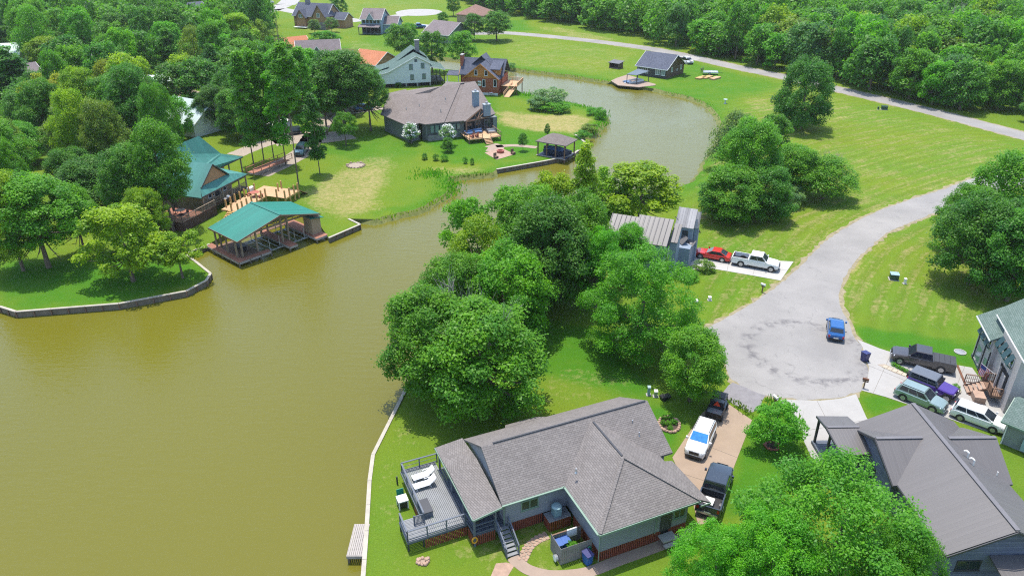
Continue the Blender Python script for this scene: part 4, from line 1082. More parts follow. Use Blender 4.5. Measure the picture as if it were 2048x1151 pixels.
# ---------------------------------------------------------------- stepped grey house among the trees (centre right)
M['metal_rib'] = lapped('grey_standing_seam_roof', (0.092,0.088,0.090), 0.62, 0.5, 0.16, True, 0.9, c2=(0.135,0.129,0.130))
M['metal_bright'] = lapped('bright_standing_seam_roof', (0.24,0.23,0.225), 0.62, 0.45, 0.3, True, 0.9, c2=(0.46,0.44,0.43))
def stepped_house():
    o = P(1333.3,491.0,5.0)
    t = thing('stepped_house', 'steel-blue two-storey house with stepped grey metal roofs, behind the round tree by the white driveway', 'house', (o.x, o.y, 0), R(157.19))
    # x to the left of the picture, y towards the camera
    def mono(x0,x1,y0,y1,z0,z1,m='metal_rib',wm='siding_steel',ov=0.25,drop=None):
        """box with a single slope, high along y0 (far side), low along y1"""
        b = MB(); lo, hi = z0, z1
        b.add([(x0,y0,0),(x1,y0,0),(x1,y1,0),(x0,y1,0),(x0,y0,hi-.12),(x1,y0,hi-.12),(x1,y1,lo-.12),(x0,y1,lo-.12)], [(3,2,1,0),(4,5,6,7),(0,1,5,4),(1,2,6,5),(2,3,7,6),(3,0,4,7)])
        b.build('wall', M[wm], t)
        k = (hi-lo)/(y0-y1)
        roof(t, [[(x0-ov,y1+ov,lo+k*ov),(x1+ov,y1+ov,lo+k*ov),(x1+ov,y0-ov,hi-k*ov),(x0-ov,y0-ov,hi-k*ov)]], m, 0.1)
        sb = MB(); n = int((x1-x0+2*ov)/0.62)
        for i in range(n+1):
            x = x0-ov+.03+(x1-x0+2*ov-.06)*i/max(1,n); sb.bar((x,y1+ov,lo+k*ov+.03),(x,y0-ov,hi-k*ov+.03),.05,.06)
        sb.build('seam', M[m], t)
    mono(0.25,4.3,-3.4,-0.3,5.0,7.0)
    mono(4.6,7.9,-3.2,-0.5,5.0,6.7)
    mono(-0.95,-0.1,-4.0,-1.75,4.9,6.45,ov=0.08)
    mono(-2.05,0.2,-8.1,-6.5,5.3,7.1,'metal_bright',ov=0.12)
    mono(-2.6,-2.1,-8.4,-7.6,5.0,6.7,'metal_bright',ov=0.06)
    MB().box(-2.3,0.2,-6.9,-4.3,0,3.1).box(-2.35,-0.3,-10.4,-6.9,0,3.0).build('wall', M['siding_steel'], t)
    roof(t, [[(-0.5,-5.8,3.25),(-1.1,-5.0,3.25),(-1.75,-5.6,4.05),(-1.0,-6.75,4.05)], [(-1.35,-6.2,3.0),(-2.4,-5.3,3.0),(-2.75,-6.3,3.55),(-1.7,-6.45,3.55)],
             [(-2.6,-10.7,3.0),(-0.1,-10.7,3.0),(-0.1,-8.3,4.4),(-2.6,-8.3,4.4)], [(0.7,-7.8,6.0),(0.2,-7.0,6.0),(-1.3,-6.9,4.9),(-1.35,-7.3,4.9)]], 'metal_rib', 0.1, 'step_roof')
    window(t, -0.1, -1.2, 3.6, 0.7, 1.2, R(90), 'trim_white'); window(t, 2.2, -0.3, 3.2, 1.4, 1.1, R(180), 'trim_white')
    window(t, -1.1, -6.5, 4.2, 0.8, 1.0, R(180), 'trim_dark')
    stairs(t, -1.9, -0.6, -4.0, -5.9, 0.2, 2.0, 8, 'metal_grey', 'trim_dark')
    railing(t, [(-0.55,-4.0),(-0.55,-5.9)], 1.0, 1.0, 'trim_dark')
    door(t, -1.5, -6.85, 0.1, 1.0, 2.0, R(180), 'rust')
    MB().box(-2.0,-0.9,-4.4,-4.32,0.1,1.4).build('porch_screen', M['rust'], t)
stepped_house()
for i, (a, b, c, d) in enumerate((((1366,536),(1377,528),(1384,530),(1373,539)), ((1379,537),(1387,530),(1395,532),(1388,540)), ((1391,539),(1399,532),(1403,534),(1400,541)))):
    tag(sheet('paving_slab', W2([a,b,c,d]), M['concrete_white'], 0.05, None), ['white square paving slab nearest the steps of the stepped grey house', 'white square paving slab between two others by the stepped grey house', 'white square paving slab next to the grass clump by the white driveway'][i], 'paving slab', 'slabs by the stepped house')

# ---------------------------------------------------------------- boathouse with teal roof
bq = thing('boathouse', 'open timber boathouse with a bright teal metal roof standing over the water on the left', 'boathouse', (-37.07, 91.93, 0), R(49.01))
def boathouse():
    t = bq; x0, x1, xm = 0.25, 13.75, 7.3; ze, zr = 3.0, 4.75; ya, yb = 0.0, 7.5
    M['metal_teal_rib'] = lapped('bright_teal_ribbed_roof', (0.004,0.145,0.108), 0.5, 0.6, 0.18, True, 0.35)
    roof(t, [[(x0,ya,ze),(xm,ya,zr),(xm,yb,zr),(x0,yb,ze)], [(x1,ya,ze),(x1,yb,ze),(xm,yb,zr),(xm,ya,zr)]], 'metal_teal_rib', 0.12)
    MB().bar((xm,ya,zr+.02),(xm,yb,zr+.02),0.4,0.05).build('ridge_cap', M['metal_teal'], t)
    trimline(t, [((x0,ya-.03,ze-.1),(xm,ya-.03,zr-.1)), ((x1,ya-.03,ze-.1),(xm,ya-.03,zr-.1)), ((x0-.03,ya,ze-.1),(x0-.03,yb,ze-.1))], 'wood_brown', .06, .2)
    for x in (1.4, 3.75, 7.85, 8.9, 12.2):
        for y in (1.3, 6.9):
            top = ze + (zr-ze)*(1-abs(x-xm)/(xm-x0)) - 0.2
            MB().box(x-.11,x+.11,y-.11,y+.11,-1.2,top).build('post', M['wood_post'], t)
    for x in (0.75,): 
        for y in (1.6,4.0,6.9): MB().box(x-.1,x+.1,y-.1,y+.1,-1.0,ze+.05).build('post', M['wood_post'], t)
    tr = MB()
    for y in (1.3, 4.1, 6.9):
        tr.bar((1.0,y,2.95),(13.2,y,2.95),.09,.24)
        tr.bar((xm,y,2.95),(xm,y,zr-.25),.09,.12)
        for s in (-1,1): tr.bar((xm,y,3.05),(xm+s*2.6,y,3.85),.07,.12).bar((xm+s*2.6,y,2.95),(xm+s*2.6,y,3.85),.07,.1)
    tr.build('roof_truss', M['wood_post'], t)
    # decks: front L, side strip and fingers
    planks(t, 'dock_plank', 0.0, 0.95, 0.95, 8.8, 0.04, 0.155, 'wood_redbrown', 'y')
    planks(t, 'dock_plank', 0.0, 5.0, 0.0, 0.95, 0.04, 0.155, 'wood_redbrown', 'x')
    planks(t, 'dock_plank', 0.96, 3.9, 0.96, 7.4, 0.035, 0.29, 'wood_brown', 'y')
    planks(t, 'dock_plank', 7.55, 8.85, -0.78, 7.4, 0.04, 0.26, 'wood_redbrown', 'y')
    planks(t, 'dock_plank', 11.75, 13.8, -1.3, 7.4, 0.04, 0.255, 'wood_redbrown', 'y')
    planks(t, 'dock_plank', 3.92, 7.53, 6.6, 7.4, 0.035, 0.2, 'wood_brown', 'x'); planks(t, 'dock_plank', 8.87, 11.73, 6.6, 7.4, 0.035, 0.2, 'wood_brown', 'x')
    f = MB()
    def apron(p, q): f.bar((*p,-.16),(*q,-.16),.05,.3)
    for p, q in (((0,-.03),(5.02,-.03)), ((-.03,0),(-.03,8.8)), ((5.03,0),(5.03,.95)), ((7.55,-.81),(8.85,-.81)), ((7.52,-.8),(7.52,6.6)), ((8.88,-.8),(8.88,6.6)), ((11.75,-1.33),(13.8,-1.33)), ((11.72,-1.3),(11.72,6.6))): apron(p, q)
    f.build('rim_joist', M['dock_wood'], t)
    pl = MB()
    for x, y in ((0,0),(1.7,0),(3.4,0),(5,0),(0,2.2),(0,4.4),(0,6.6),(0,8.7),(7.6,-.75),(8.8,-.75),(11.8,-1.25),(13.7,-1.25)): pl.box(x-.07,x+.07,y-.07,y+.07,-1.4,0.03)
    pl.build('pile', M['bulk_face'], t)
    sh = walls(t, rect(12.2,13.75,0.2,2.2), 0.05, 2.6, 'siding_tan', 'storage_room')
    roof(t, [[(11.95,-0.1,2.75),(14.2,-0.1,2.35),(14.2,2.5,2.35),(11.95,2.5,2.75)]], 'metal_teal', 0.08, 'lean_to_roof')
    for xa in (5.2, 9.35):
        l = MB()
        l.bar((xa-.4,0.6,-.2),(xa+2.1,0.6,-.2),.12,.16).bar((xa-.4,5.6,-.2),(xa+2.1,5.6,-.2),.12,.16)
        l.bar((xa+.3,0.6,-.1),(xa+.3,5.6,-.1),.1,.1).bar((xa+1.4,0.6,-.1),(xa+1.4,5.6,-.1),.1,.1)
        for x in (xa+.1,xa+1.7):
            for y in (0.7,5.5): l.tube((x,y,-.2),(x,y,1.5),.05)
        l.build('boat_lift', M['steel'], t)
boathouse()
# ---------------------------------------------------------------- lodge with old teal roof, decks and the new timber deck
lp = thing('lodge_house', 'brown lodge with a faded teal metal roof and dark veranda, among trees behind the boathouse', 'house', (-47.2, 107.73, 0), R(71.56))
def lodge():
    t = lp
    M['metal_teal_old'] = lapped('faded_teal_ribbed_roof', (0.04,0.175,0.15), 0.5, 0.62, 0.22, True, 0.3)
    walls(t, rect(2.2,9.2,1.8,13), 0.0, 3.6, 'siding_tan'); walls(t, rect(1.5,15.0,7.6,12.5), 0.0, 3.6, 'siding_tan')
    g = MB()
    g.add([(1.35,1.0,4.62),(7.35,1.0,4.62),(4.4,1.0,7.05),(1.35,1.15,4.62),(7.35,1.15,4.62),(4.4,1.15,7.05)], [(0,1,2),(5,4,3),(0,3,4,1),(1,4,5,2),(2,5,3,0)])
    g.build('gable_wall', M['brick'], t)
    roof(t, [[(0,0,3.55),(11.3,0,3.55),(7.7,0.95,4.6),(1.0,0.95,4.6)],
             [(-0.4,-0.2,3.5),(1.0,0.9,4.6),(1.0,12,4.6),(-0.4,14,3.5)],
             [(1.0,0.75,4.6),(4.4,0.75,7.3),(4.4,10.2,7.3),(1.0,10.2,4.6)],
             [(7.75,0.75,4.6),(4.4,0.75,7.3),(4.4,10.2,7.3),(7.75,6.0,4.6)],
             [(11.35,-0.05,3.5),(12.5,6.6,3.5),(8.0,6.4,4.7),(7.7,0.9,4.6)]], 'metal_teal_old')
    roof(t, [[(12.45,6.6,3.5),(19.3,6.8,3.4),(15.3,8.0,5.0),(8.0,6.3,4.75)],
             [(8.0,6.3,4.75),(15.3,8.0,5.0),(12.6,9.5,8.7),(2.0,9.5,8.7),(1.0,6.4,5.2)],
             [(19.3,6.8,3.4),(19.3,12.5,3.4),(15.3,11.2,5.0),(15.3,8.0,5.0)], [(15.3,8.0,5.0),(15.3,11.2,5.0),(12.6,9.5,8.7)],
             [(2.0,9.5,8.7),(12.6,9.5,8.7),(15.3,11.2,5.0),(1.5,12.8,4.6)]], 'metal_teal_old', 0.14)
    trimline(t, [((0,-.04,3.45),(11.3,-.04,3.45)), ((12.45,6.55,3.4),(19.3,6.75,3.3)), ((1.0,.72,4.5),(4.4,.72,7.2)), ((7.75,.72,4.5),(4.4,.72,7.2))], 'trim_dark')
    for x in (0.4,2.6,5.0,7.2,9.2,11.0): MB().box(x-.09,x+.09,0.25,0.43,0,3.45).build('post', M['wood_post'], t)
    for x in (13.2,15.5,18.8): MB().box(x-.09,x+.09,6.9,7.1,0,3.3).build('post', M['wood_post'], t)
    planks(t, 'veranda_plank', -0.3, 11.2, 0.15, 1.75, 1.35, 0.35, 'wood_dark', 'y', th=0.2)
    railing(t, [(2.6,0.3),(11.0,0.3)], 1.35, 0.95, 'wood_post', bal=True)
    window(t, 4.0, 1.8, 2.5, 1.4, 1.3, 0, 'trim_white'); window(t, 7.0, 1.8, 2.5, 1.4, 1.3, 0, 'trim_white'); door(t, 5.5, 1.8, 1.35)
    d = MB()
    planks(t, 'deck_plank', -5.3, -0.32, -0.3, 5.5, 1.4, 0.25, 'wood_redbrown', 'x')
    planks(t, 'deck_plank', -0.3, 2.1, -0.4, 0.12, 1.39, 0.17, 'wood_redbrown', 'x')
    boards(t, 'skirt_board', (-5.3,-0.35), (2.1,-0.45), 0.0, 1.37, 0.3, 'wood_dark'); boards(t, 'skirt_board', (-5.32,5.4), (-5.32,-0.35), 0, 1.37, 0.3, 'wood_dark')
    railing(t, [(-5.3,5.4),(-5.3,-0.3),(2.1,-0.35)], 1.4, 0.95, 'wood_post', bal=True)
    # long boardwalk to the drive
    il = inv(t); a = il(P(500,345,1.2)); b = il(P(578,318,0.8))
    L_ = (b-a).length; dr = (b-a).normalized(); ang = math.atan2(dr.y, dr.x); n = int(L_/0.5)
    me = MB().box(0,.46,-.75,.75,-.06,0).mesh('walk_plank'); me.materials.append(M['wood_redbrown'])
    for i in range(n): link('walk_plank', me, None, t, a+dr*(i*.5), ang)
    s = Vector((-dr.y, dr.x, 0))*.8
    railing(t, [tuple((a+s)[:2]), tuple((b+s)[:2])], 1.0, 0.95, 'wood_redbrown', step=2.2); railing(t, [tuple((a-s)[:2]), tuple((b-s)[:2])], 1.0, 0.95, 'wood_redbrown', step=2.2)
lodge()
nd = local_thing(lp, 'timber_deck', 'new pale timber deck with tall rough posts between the lodge and the boathouse', 'deck', 1.3, -9.0)
def new_deck():
    t = nd
    planks(t, 'deck_plank', 0.0, 7.2, 3.9, 7.0, 1.3, 0.2, 'wood_deck', 'x')
    planks(t, 'deck_plank', 7.22, 11.2, 0.3, 7.1, 1.3, 0.2, 'wood_deck', 'x')
    MB().slab([(11.22,0.3,1.3),(13.3,0.1,0.05),(13.3,1.3,0.05),(11.22,1.5,1.3)], 0.06).build('ramp', M['wood_deck'], t)
    MB().box(0,7.2,3.84,3.9,1.05,1.29).box(7.2,11.2,.24,.3,1.05,1.29).box(-.06,0,3.9,7,1.05,1.29).build('rim_joist', M['wood_new'], t)
    for x, y in ((0.15,4.0),(1.2,4.0),(2.4,4.0),(3.6,4.0),(0.15,5.2),(1.0,6.8),(2.2,6.8),(3.4,6.9),(4.6,6.9),(5.8,6.9),(4.9,4.0),(6.1,4.0),(7.1,3.9),(7.3,0.4),(8.6,0.4),(9.9,0.4),(11.0,0.4),(7.0,6.9),(8.6,7.0),(9.9,3.4),(11.1,3.6),(7.4,2.0)):
        MB().box(x-.1,x+.1,y-.1,y+.1,0,2.55).add([(x-.1,y-.1,2.55),(x+.1,y-.1,2.55),(x+.1,y+.1,2.55),(x-.1,y+.1,2.55),(x,y,2.68)], [(0,1,4),(1,2,4),(2,3,4),(3,0,4)]).build('post', M['wood_new'], t)
    stairs(t, 4.2, 5.6, -2.0, -0.06, 0.1, 1.25, 7, 'wood_new', 'wood_new', 'x')
    MB().box(-2.9,-2.0,3.6,5.8,0.3,0.42).build('landing', M['wood_new'], t)
    stairs(t, -2.8, -2.1, 2.2, 3.6, 0.0, 0.35, 3, 'wood_new', 'wood_new')
new_deck()
def lodge_things():
    o = local_thing(nd, 'round_table', 'red-brown round table on the new timber deck', 'table', 6.4, 5.4, 1.32)
    MB().lathe([(.75,.68),(.77,.72),(.3,.73)], n=18).build('table_top', M['fabric_red'], o); MB().lathe([(.4,0),(.07,.06),(.07,.68)], n=10).build('pedestal', M['fabric_red'], o)
    for a, sd_ in ((1.5,'lodge'),(-1.6,'water')):
        c = local_thing(nd, 'round_bench', 'red-brown curved bench on the %s side of the round table on the new timber deck' % sd_, 'bench', 6.4+1.15*math.cos(a), 5.4+1.15*math.sin(a), 1.32, a, 'benches round the red-brown table')
        MB().box(-.15,.15,-.5,.5,.38,.44).build('seat', M['fabric_red'], c); MB().box(-.1,.1,-.4,-.32,0,.38).box(-.1,.1,.32,.4,0,.38).build('leg', M['fabric_red'], c)
    o = local_thing(nd, 'gas_grill', 'silver covered grill at the lodge end of the new timber deck', 'grill', 3.1, 7.9, 1.3)
    MB().box(-.5,.5,-.3,.3,.2,.8).build('cabinet', M['black'], o); MB().lathe([(.34,0),(.32,.15),(.2,.26)], n=12).build('lid', M['steel'], o, 40, loc=(0,0,.8)); MB().box(-.9,-.52,-.25,.25,.75,.8).build('side_shelf', M['steel'], o)
    o = local_thing(nd, 'cooler_box', 'white box on the far edge of the new timber deck', 'box', 8.4, 7.6, 1.3)
    MB().box(-.6,.6,-.3,.3,0,.55).build('box', M['white_plastic'], o); MB().box(-.63,.63,-.33,.33,.55,.62).build('lid', M['white_metal'], o)
    o = local_thing(lp, 'dining_set', 'dark patio table on the red-brown lodge deck near the twin-trunked tree', 'table', -2.6, 2.2, 1.42)
    MB().lathe([(.7,.7),(.72,.74),(.3,.75)], n=16).build('table_top', M['black'], o); MB().lathe([(.35,0),(.06,.06),(.06,.7)], n=10).build('pedestal', M['black'], o)
    for a, sd_ in ((1.5,'lodge'),(-1.6,'water')):
        c = local_thing(lp, 'patio_chair', 'dark patio chair on the %s side of the table on the red-brown lodge deck' % sd_, 'chair', -2.6+1.1*math.cos(a), 2.2+1.1*math.sin(a), 1.42, a, 'chairs on the lodge deck')
        MB().box(-.24,.24,-.24,.24,.4,.45).build('seat', M['black'], c); MB().box(.2,.26,-.24,.24,.45,.95).build('backrest', M['black'], c)
        for sx in (-.2,.2):
            for sy in (-.2,.2): MB().box(sx-.02,sx+.02,sy-.02,sy+.02,0,.4).build('leg', M['black'], c)
    o = local_thing(bq, 'picnic_table', 'dark table under the left end of the teal boathouse roof', 'table', 2.4, 3.4, .05)
    MB().box(-.5,.5,-.9,.9,.7,.75).build('table_top', M['black'], o)
    for s in (-.7,.7): MB().box(-.4,.4,s-.05,s+.05,0,.7).build('leg', M['black'], o)
lodge_things()
# ---------------------------------------------------------------- bulkheads and docks
def bulkhead(label, pxs, cap='cap', w=0.34):
    pts = [P(x, y, 0.1) for x, y in pxs]
    t = thing('bulkhead', label, 'bulkhead', (pts[0].x, pts[0].y, 0), 0)
    o = Vector((pts[0].x, pts[0].y, 0)); pl = MB()
    for a, b in zip(pts[:-1], pts[1:]):
        L_ = (b-a).length; n = max(1, round(L_/3.6)); d = (b-a)/n
        u = d.normalized()
        for i in range(n):
            p = a+d*i-o; q = a+d*(i+1)-o
            MB().bar((p.x,p.y,0.06),((q-u*.03).x,(q-u*.03).y,0.06), w, 0.09).build('cap_board', M[cap], t)
            MB().bar((p.x,p.y,-0.55),((q-u*.02).x,(q-u*.02).y,-0.55), 0.08, 1.1).build('wall_board', M['bulk_face'], t)
            for k in (0.0, 0.5):
                c = p+(q-p)*k; sd = Vector((-u.y,u.x,0))
                for s in (-1,1): pl.box(c.x+sd.x*.1*s-.06, c.x+sd.x*.1*s+.06, c.y+sd.y*.1*s-.06, c.y+sd.y*.1*s+.06, -1.2, 0.0)
    pl.build('pile', M['wood_brown'], t)
bulkhead('long pale-capped bulkhead running along the lawn of the grey lakeside house', SHORE[0][1][1:])
bulkhead('pale-capped bulkhead round the left lawn with the trees', [(419,487),(372,507),(421,546),(412,560),(372,581),(237,606),(32,622),(0,612),(-140,590)])
bulkhead('short pale bulkhead turning a corner beside the teal boathouse', [(697,437),(720,448),(657,475)], 'cap')
bulkhead('pale-capped bulkhead along the lawn below the brown-roofed house', [(1150,268),(1176,289),(1137,312),(1085,322),(993,338)], 'cap', 0.42)
def small_dock():
    a = P(694,1110,0.05); b = P(731,1110,0.05); c = P(697,1048,0.05)
    t = thing('fishing_dock', 'small bleached plank dock beside the long bulkhead at lower left', 'dock', (a.x,a.y,0), math.atan2(b.y-a.y,b.x-a.x))
    wv, lv = (b-a).length, (c-a).length
    planks(t, 'dock_plank', 0, wv-.2, 0, lv, 0.05, 0.145, 'dock_wood', 'y')
    MB().box(0,wv-.2,-.05,0,-.25,.03).box(0,wv-.2,lv,lv+.05,-.25,.03).box(-.05,0,-.05,lv+.05,-.25,.03).build('rim_joist', M['dock_wood'], t)
    for x in (.08,):
        for y in (.08, lv-.08): MB().box(x-.08,x+.08,y-.08,y+.08,-1.3,.0).build('pile', M['bulk_face'], t)
small_dock()

# ---------------------------------------------------------------- houses farther off
def gpx(ox, oy, s): return lambda x, y: (ox + x/s, oy + y/s)
def brown_house():
    g = gpx(700,100,3.938); A, B_ = g(460,600), g(900,555)
    o = P(*A, 3.6)
    t = thing('brown_roofed_house', 'large slate-sided house with a steep brown-grey hipped roof and two chimneys on the far lawn', 'house', (o.x,o.y,0), yaw_px(A,B_,3.6))
    il = inv(t); Q = lambda x, y, z: il(P(*g(x,y), z))
    e, r = 3.6, 7.6
    roof(t, [[Q(240,505,e),Q(460,600,e),Q(500,350,6.4),Q(310,343,6.0)], [Q(460,600,e),Q(555,573,e),Q(640,335,6.4),Q(500,350,6.4)],
             [Q(548,575,e),Q(592,586,e),Q(722,285,r),Q(640,330,6.5)], [Q(592,586,e),Q(742,570,e),Q(870,262,r),Q(722,285,r)],
             [Q(742,572,e-.12),Q(790,564,e-.12),Q(905,255,r-.1),Q(866,262,r-.1)], [Q(790,566,e),Q(900,556,e),Q(985,430,5.4),Q(985,245,r),Q(905,255,r)],
             [Q(985,245,r),Q(985,430,5.4),Q(1030,458,5.2),Q(1095,518,3.9),Q(1146,500,e)], [Q(905,562,e),Q(1030,458,5.4),Q(985,420,5.5),Q(935,430,5.3),Q(885,552,e)],
             [Q(722,285,r),Q(985,245,r),Q(1040,262,4.0),Q(760,250,4.2)], [Q(310,343,6.0),Q(500,350,6.4),Q(640,330,6.5),Q(722,285,7.4),Q(560,300,4)],
             [Q(225,395,4.2),Q(300,340,5.6),Q(440,308,5.6),Q(470,350,5.2),Q(300,352,5.6)]], 'shingle_tan', 0.16)
    b = MB()
    for p, q, z0 in ((Q(250,507,e),Q(463,596,e),0),(Q(463,596,e),Q(552,572,e),0),(Q(552,572,e),Q(597,581,e),0),(Q(597,581,e),Q(900,552,e),0)):
        d = (q-p); d.z = 0; nrm = Vector((-d.y,d.x,0)).normalized()*0.45
        a, c = p+nrm, q+nrm
        for u, v in ((a,c),):
            b.slab([(u.x,u.y,e-.15),(v.x,v.y,e-.15),(v.x+nrm.x*.5,v.y+nrm.y*.5,e-.15),(u.x+nrm.x*.5,u.y+nrm.y*.5,e-.15)], e-.15)
    b.box(12.0,19.2,1.0,9.0,0,3.4).box(4.5,12.0,2.5,12,0,3.4).build('wall', M['siding_slate'], t)
    for x in (5.0, 6.0, 7.0): window(t, x, 0.42, 2.35, 0.85, 1.6, 0, 'trim_grey', 'glass_pale', 1)
    for x in (9.6, 10.6): window(t, x, 0.42, 2.4, 0.85, 1.2, 0, 'trim_grey', 'glass_pale', 1)
    walls(t, rect(3.9,8.2,0.30,0.40), 0, 1.1, 'stone', 'stone_base')
    # gabled porch with timber truss
    gl, gp, gr = Q(915,560,e), Q(1030,460,5.35), Q(1096,520,e)
    tr = MB()
    for a, c in ((gl,gp),(gp,gr),(gl,gr)): tr.bar(a-Vector((0,0,.15)), c-Vector((0,0,.15)), .2, .25)
    mid = (gl+gr)/2; tr.bar(mid-Vector((0,0,.1)), gp-Vector((0,0,.2)), .2, .2)
    for k in (0.25,0.75): tr.bar(mid-Vector((0,0,.1)), gl+(gp-gl)*.55 if k < .5 else gr+(gp-gr)*.55, .16, .16)
    for q in (gl, gr): tr.box(q.x-.15,q.x+.15,q.y-.15,q.y+.15,0.9,3.4)
    tr.build('porch_truss', M['wood_brown'], t)
    MB().box(12.0,18.3,0.96,1.0,0.9,3.3).build('porch_dark_sheet', M['painted_recess'], t)  # sheet over the slate wall, porch shade painted as near-black
    for x in (13.0,15.0,17.0): window(t, x, 0.95, 2.1, 1.3, 2.0, 0, 'trim_grey', 'glass', 2)
    planks(t, 'deck_plank', 11.0, 18.0, -4.6, 0.9, 0.9, 0.4, 'wood_deck', 'y', th=0.15)
    railing(t, [(11.0,-2.0),(11.2,-4.5),(14.0,-4.5)], 0.9, 0.9, 'wood_brown'); railing(t, [(15.8,-4.5),(18.0,-4.5),(18.0,0.5)], 0.9, 0.9, 'wood_brown')
    b = MB()
    for x in (11.2,14.0,16.0,17.9): b.box(x-.1,x+.1,-4.5,-4.3,0,.75)
    b.build('deck_post', M['wood_brown'], t)
    stairs(t, 14.2, 15.6, -6.4, -4.6, 0, 0.9, 5, 'wood_deck', 'wood_brown')
    for n_, (x, y, zb, zt, wd) in enumerate(((15.6,4.0,4.6,8.2,.62),(16.9,0.9,3.9,6.2,.7))):
        c = MB().box(x-wd,x+wd,y-.5,y+.5,zb,zt).build('chimney', M['siding_steel'], t)
        MB().box(x-wd-.08,x+wd+.08,y-.58,y+.58,zt,zt+.12).box(x-.2,x+.2,y-.2,y+.2,zt+.12,zt+.5).build('chimney_cap', M['steel'], c)
    il2 = inv(t)
    for px, py, z in ((443,465,5.0),(545,437,5.4),(715,477,5.0),(752,385,6.3)):
        q = Q(px,py,z); MB().tube((q.x,q.y,z-.3),(q.x,q.y,z+.3),.09).build('vent_pipe', M['steel'], t)
    # furniture on that deck
    for k, (x, y, lab, m) in enumerate(((12.3,-1.0,'dark patio sofa on the deck of the brown-roofed house, at its left','fabric_blue'),(14.4,-0.6,'dark patio sofa on the deck of the brown-roofed house, under the truss','fabric_blue'),(17.0,-1.5,'grey patio sofa on the deck of the brown-roofed house, at its right','steel'))):
        c = local_thing(t, 'patio_sofa', lab, 'sofa', x, y, .92)
        MB().box(-.9,.9,-.4,.4,.15,.42).build('seat', M[m], c); MB().box(-.9,.9,.25,.4,.42,.8).build('backrest', M[m], c)
        for s in (-1,1): MB().box(s*.9-.1,s*.9+.1,-.4,.4,.15,.6).build('armrest', M['trim_dark'], c)
    for x, y, lab in ((13.2,-3.2,'red-brown deck chair by the steps of the brown-roofed house'),(12.2,-3.3,'red-brown deck chair in the rail corner of the brown-roofed house')):
        c = local_thing(t, 'deck_chair', lab, 'chair', x, y, .92, R(200))
        MB().box(-.3,.3,-.3,.3,.3,.38).build('seat', M['fabric_red'], c); MB().slab([(-.3,.28,.38),(.3,.28,.38),(.3,.5,1.05),(-.3,.5,1.05)],.06).build('backrest', M['fabric_red'], c)
        for s in (-.28,.28): MB().box(s-.03,s+.03,-.3,.3,0,.3).build('leg', M['fabric_red'], c)
brown_house()
def pavilion():
    g = gpx(700,100,3.938); o = P(*g(1460,715), 2.8)
    t = thing('boat_pavilion', 'open brown-roofed boat shelter in the bulkhead corner below the brown-roofed house', 'pavilion', (o.x,o.y,0), R(-30.5))
    hip(t, 0.45, 6.1, 0.4, 4.5, 2.8, 4.1, 0.45, 'shingle_tan', 'painted_recess', 2.7)
    for x in (0.4,2.3,4.2,6.1):
        for y in (0.35,4.5): MB().box(x-.1,x+.1,y-.1,y+.1,-1.0,2.75).build('post', M['wood_brown'], t)
    planks(t, 'deck_plank', 0.2, 6.4, 4.4, 5.0, 0.1, 0.2, 'dock_wood', 'x'); planks(t, 'deck_plank', 0.2, 6.4, -0.1, 0.4, 0.1, 0.17, 'dock_wood', 'x')
    MB().box(0.3,6.3,0.4,4.4,0.0,0.06).build('slip_floor', M['boat_dark'], t)
    b = local_thing(t, 'covered_boat', 'boat under dark navy covers in the brown-roofed shelter', 'boat', 3.6, 2.4, 0.25)
    MB().add([(-2.6,-.9,0),(1.6,-.95,0),(2.9,0,.25),(1.6,.95,0),(-2.6,.9,0),(-2.6,-1.1,.75),(1.5,-1.15,.8),(3.1,0,1.0),(1.5,1.15,.8),(-2.6,1.1,.75)], [(4,3,2,1,0),(5,6,7,8,9),(0,1,6,5),(1,2,7,6),(2,3,8,7),(3,4,9,8),(4,0,5,9)]).build('hull', M['boat_dark'], b)
    MB().add([(-2.5,-1.0,.8),(1.4,-1.0,.85),(1.4,1.0,.85),(-2.5,1.0,.8),(-1.8,0,1.35),(.6,0,1.45)], [(0,1,5,4),(1,2,5),(2,3,4,5),(3,0,4)]).build('cover', M['boat_blue'], b)
    MB().box(-2.95,-2.6,-.2,.2,.2,1.1).build('motor', M['black'], b)
pavilion()
def fire_pit():
    g = gpx(700,100,3.938)
    tag(sheet('patio', W2([g(1060,810),g(1190,772),g(1300,822),g(1155,865)]), M['stonepath'], 0.04), kind='structure')
    walk('footpath', [g(1105,748),g(1150,765),g(1130,800)], 3.2, M['walk_tan']); walk('footpath', [g(1150,760),g(1300,752),g(1470,768)], 1.6, M['walk_tan'])
    o = P(*g(1185,806), 0.05); t = thing('fire_pit', 'round red-brown fire pit on the stone patio by the far bulkhead', 'fire pit', (o.x,o.y,.05))
    MB().lathe([(.7,0),(.75,.45),(.5,.45),(.45,.1)], n=12).build('ring', M['fabric_red'], t)
    for lab, x, y in (('dark chair on the stone patio, at its near corner',1150,852),('dark chair on the stone patio, at its right corner',1285,820)):
        q = P(*g(x,y),.05); c = thing('patio_chair', lab, 'chair', (q.x,q.y,.05), R(40))
        MB().box(-.35,.35,-.35,.35,.35,.42).build('seat', M['wood_brown'], c); MB().box(-.35,.35,.28,.36,.42,1.0).build('backrest', M['wood_brown'], c)
        for s in (-.3,.3): MB().box(s-.04,s+.04,-.35,.35,0,.35).build('leg', M['wood_brown'], c)
fire_pit()
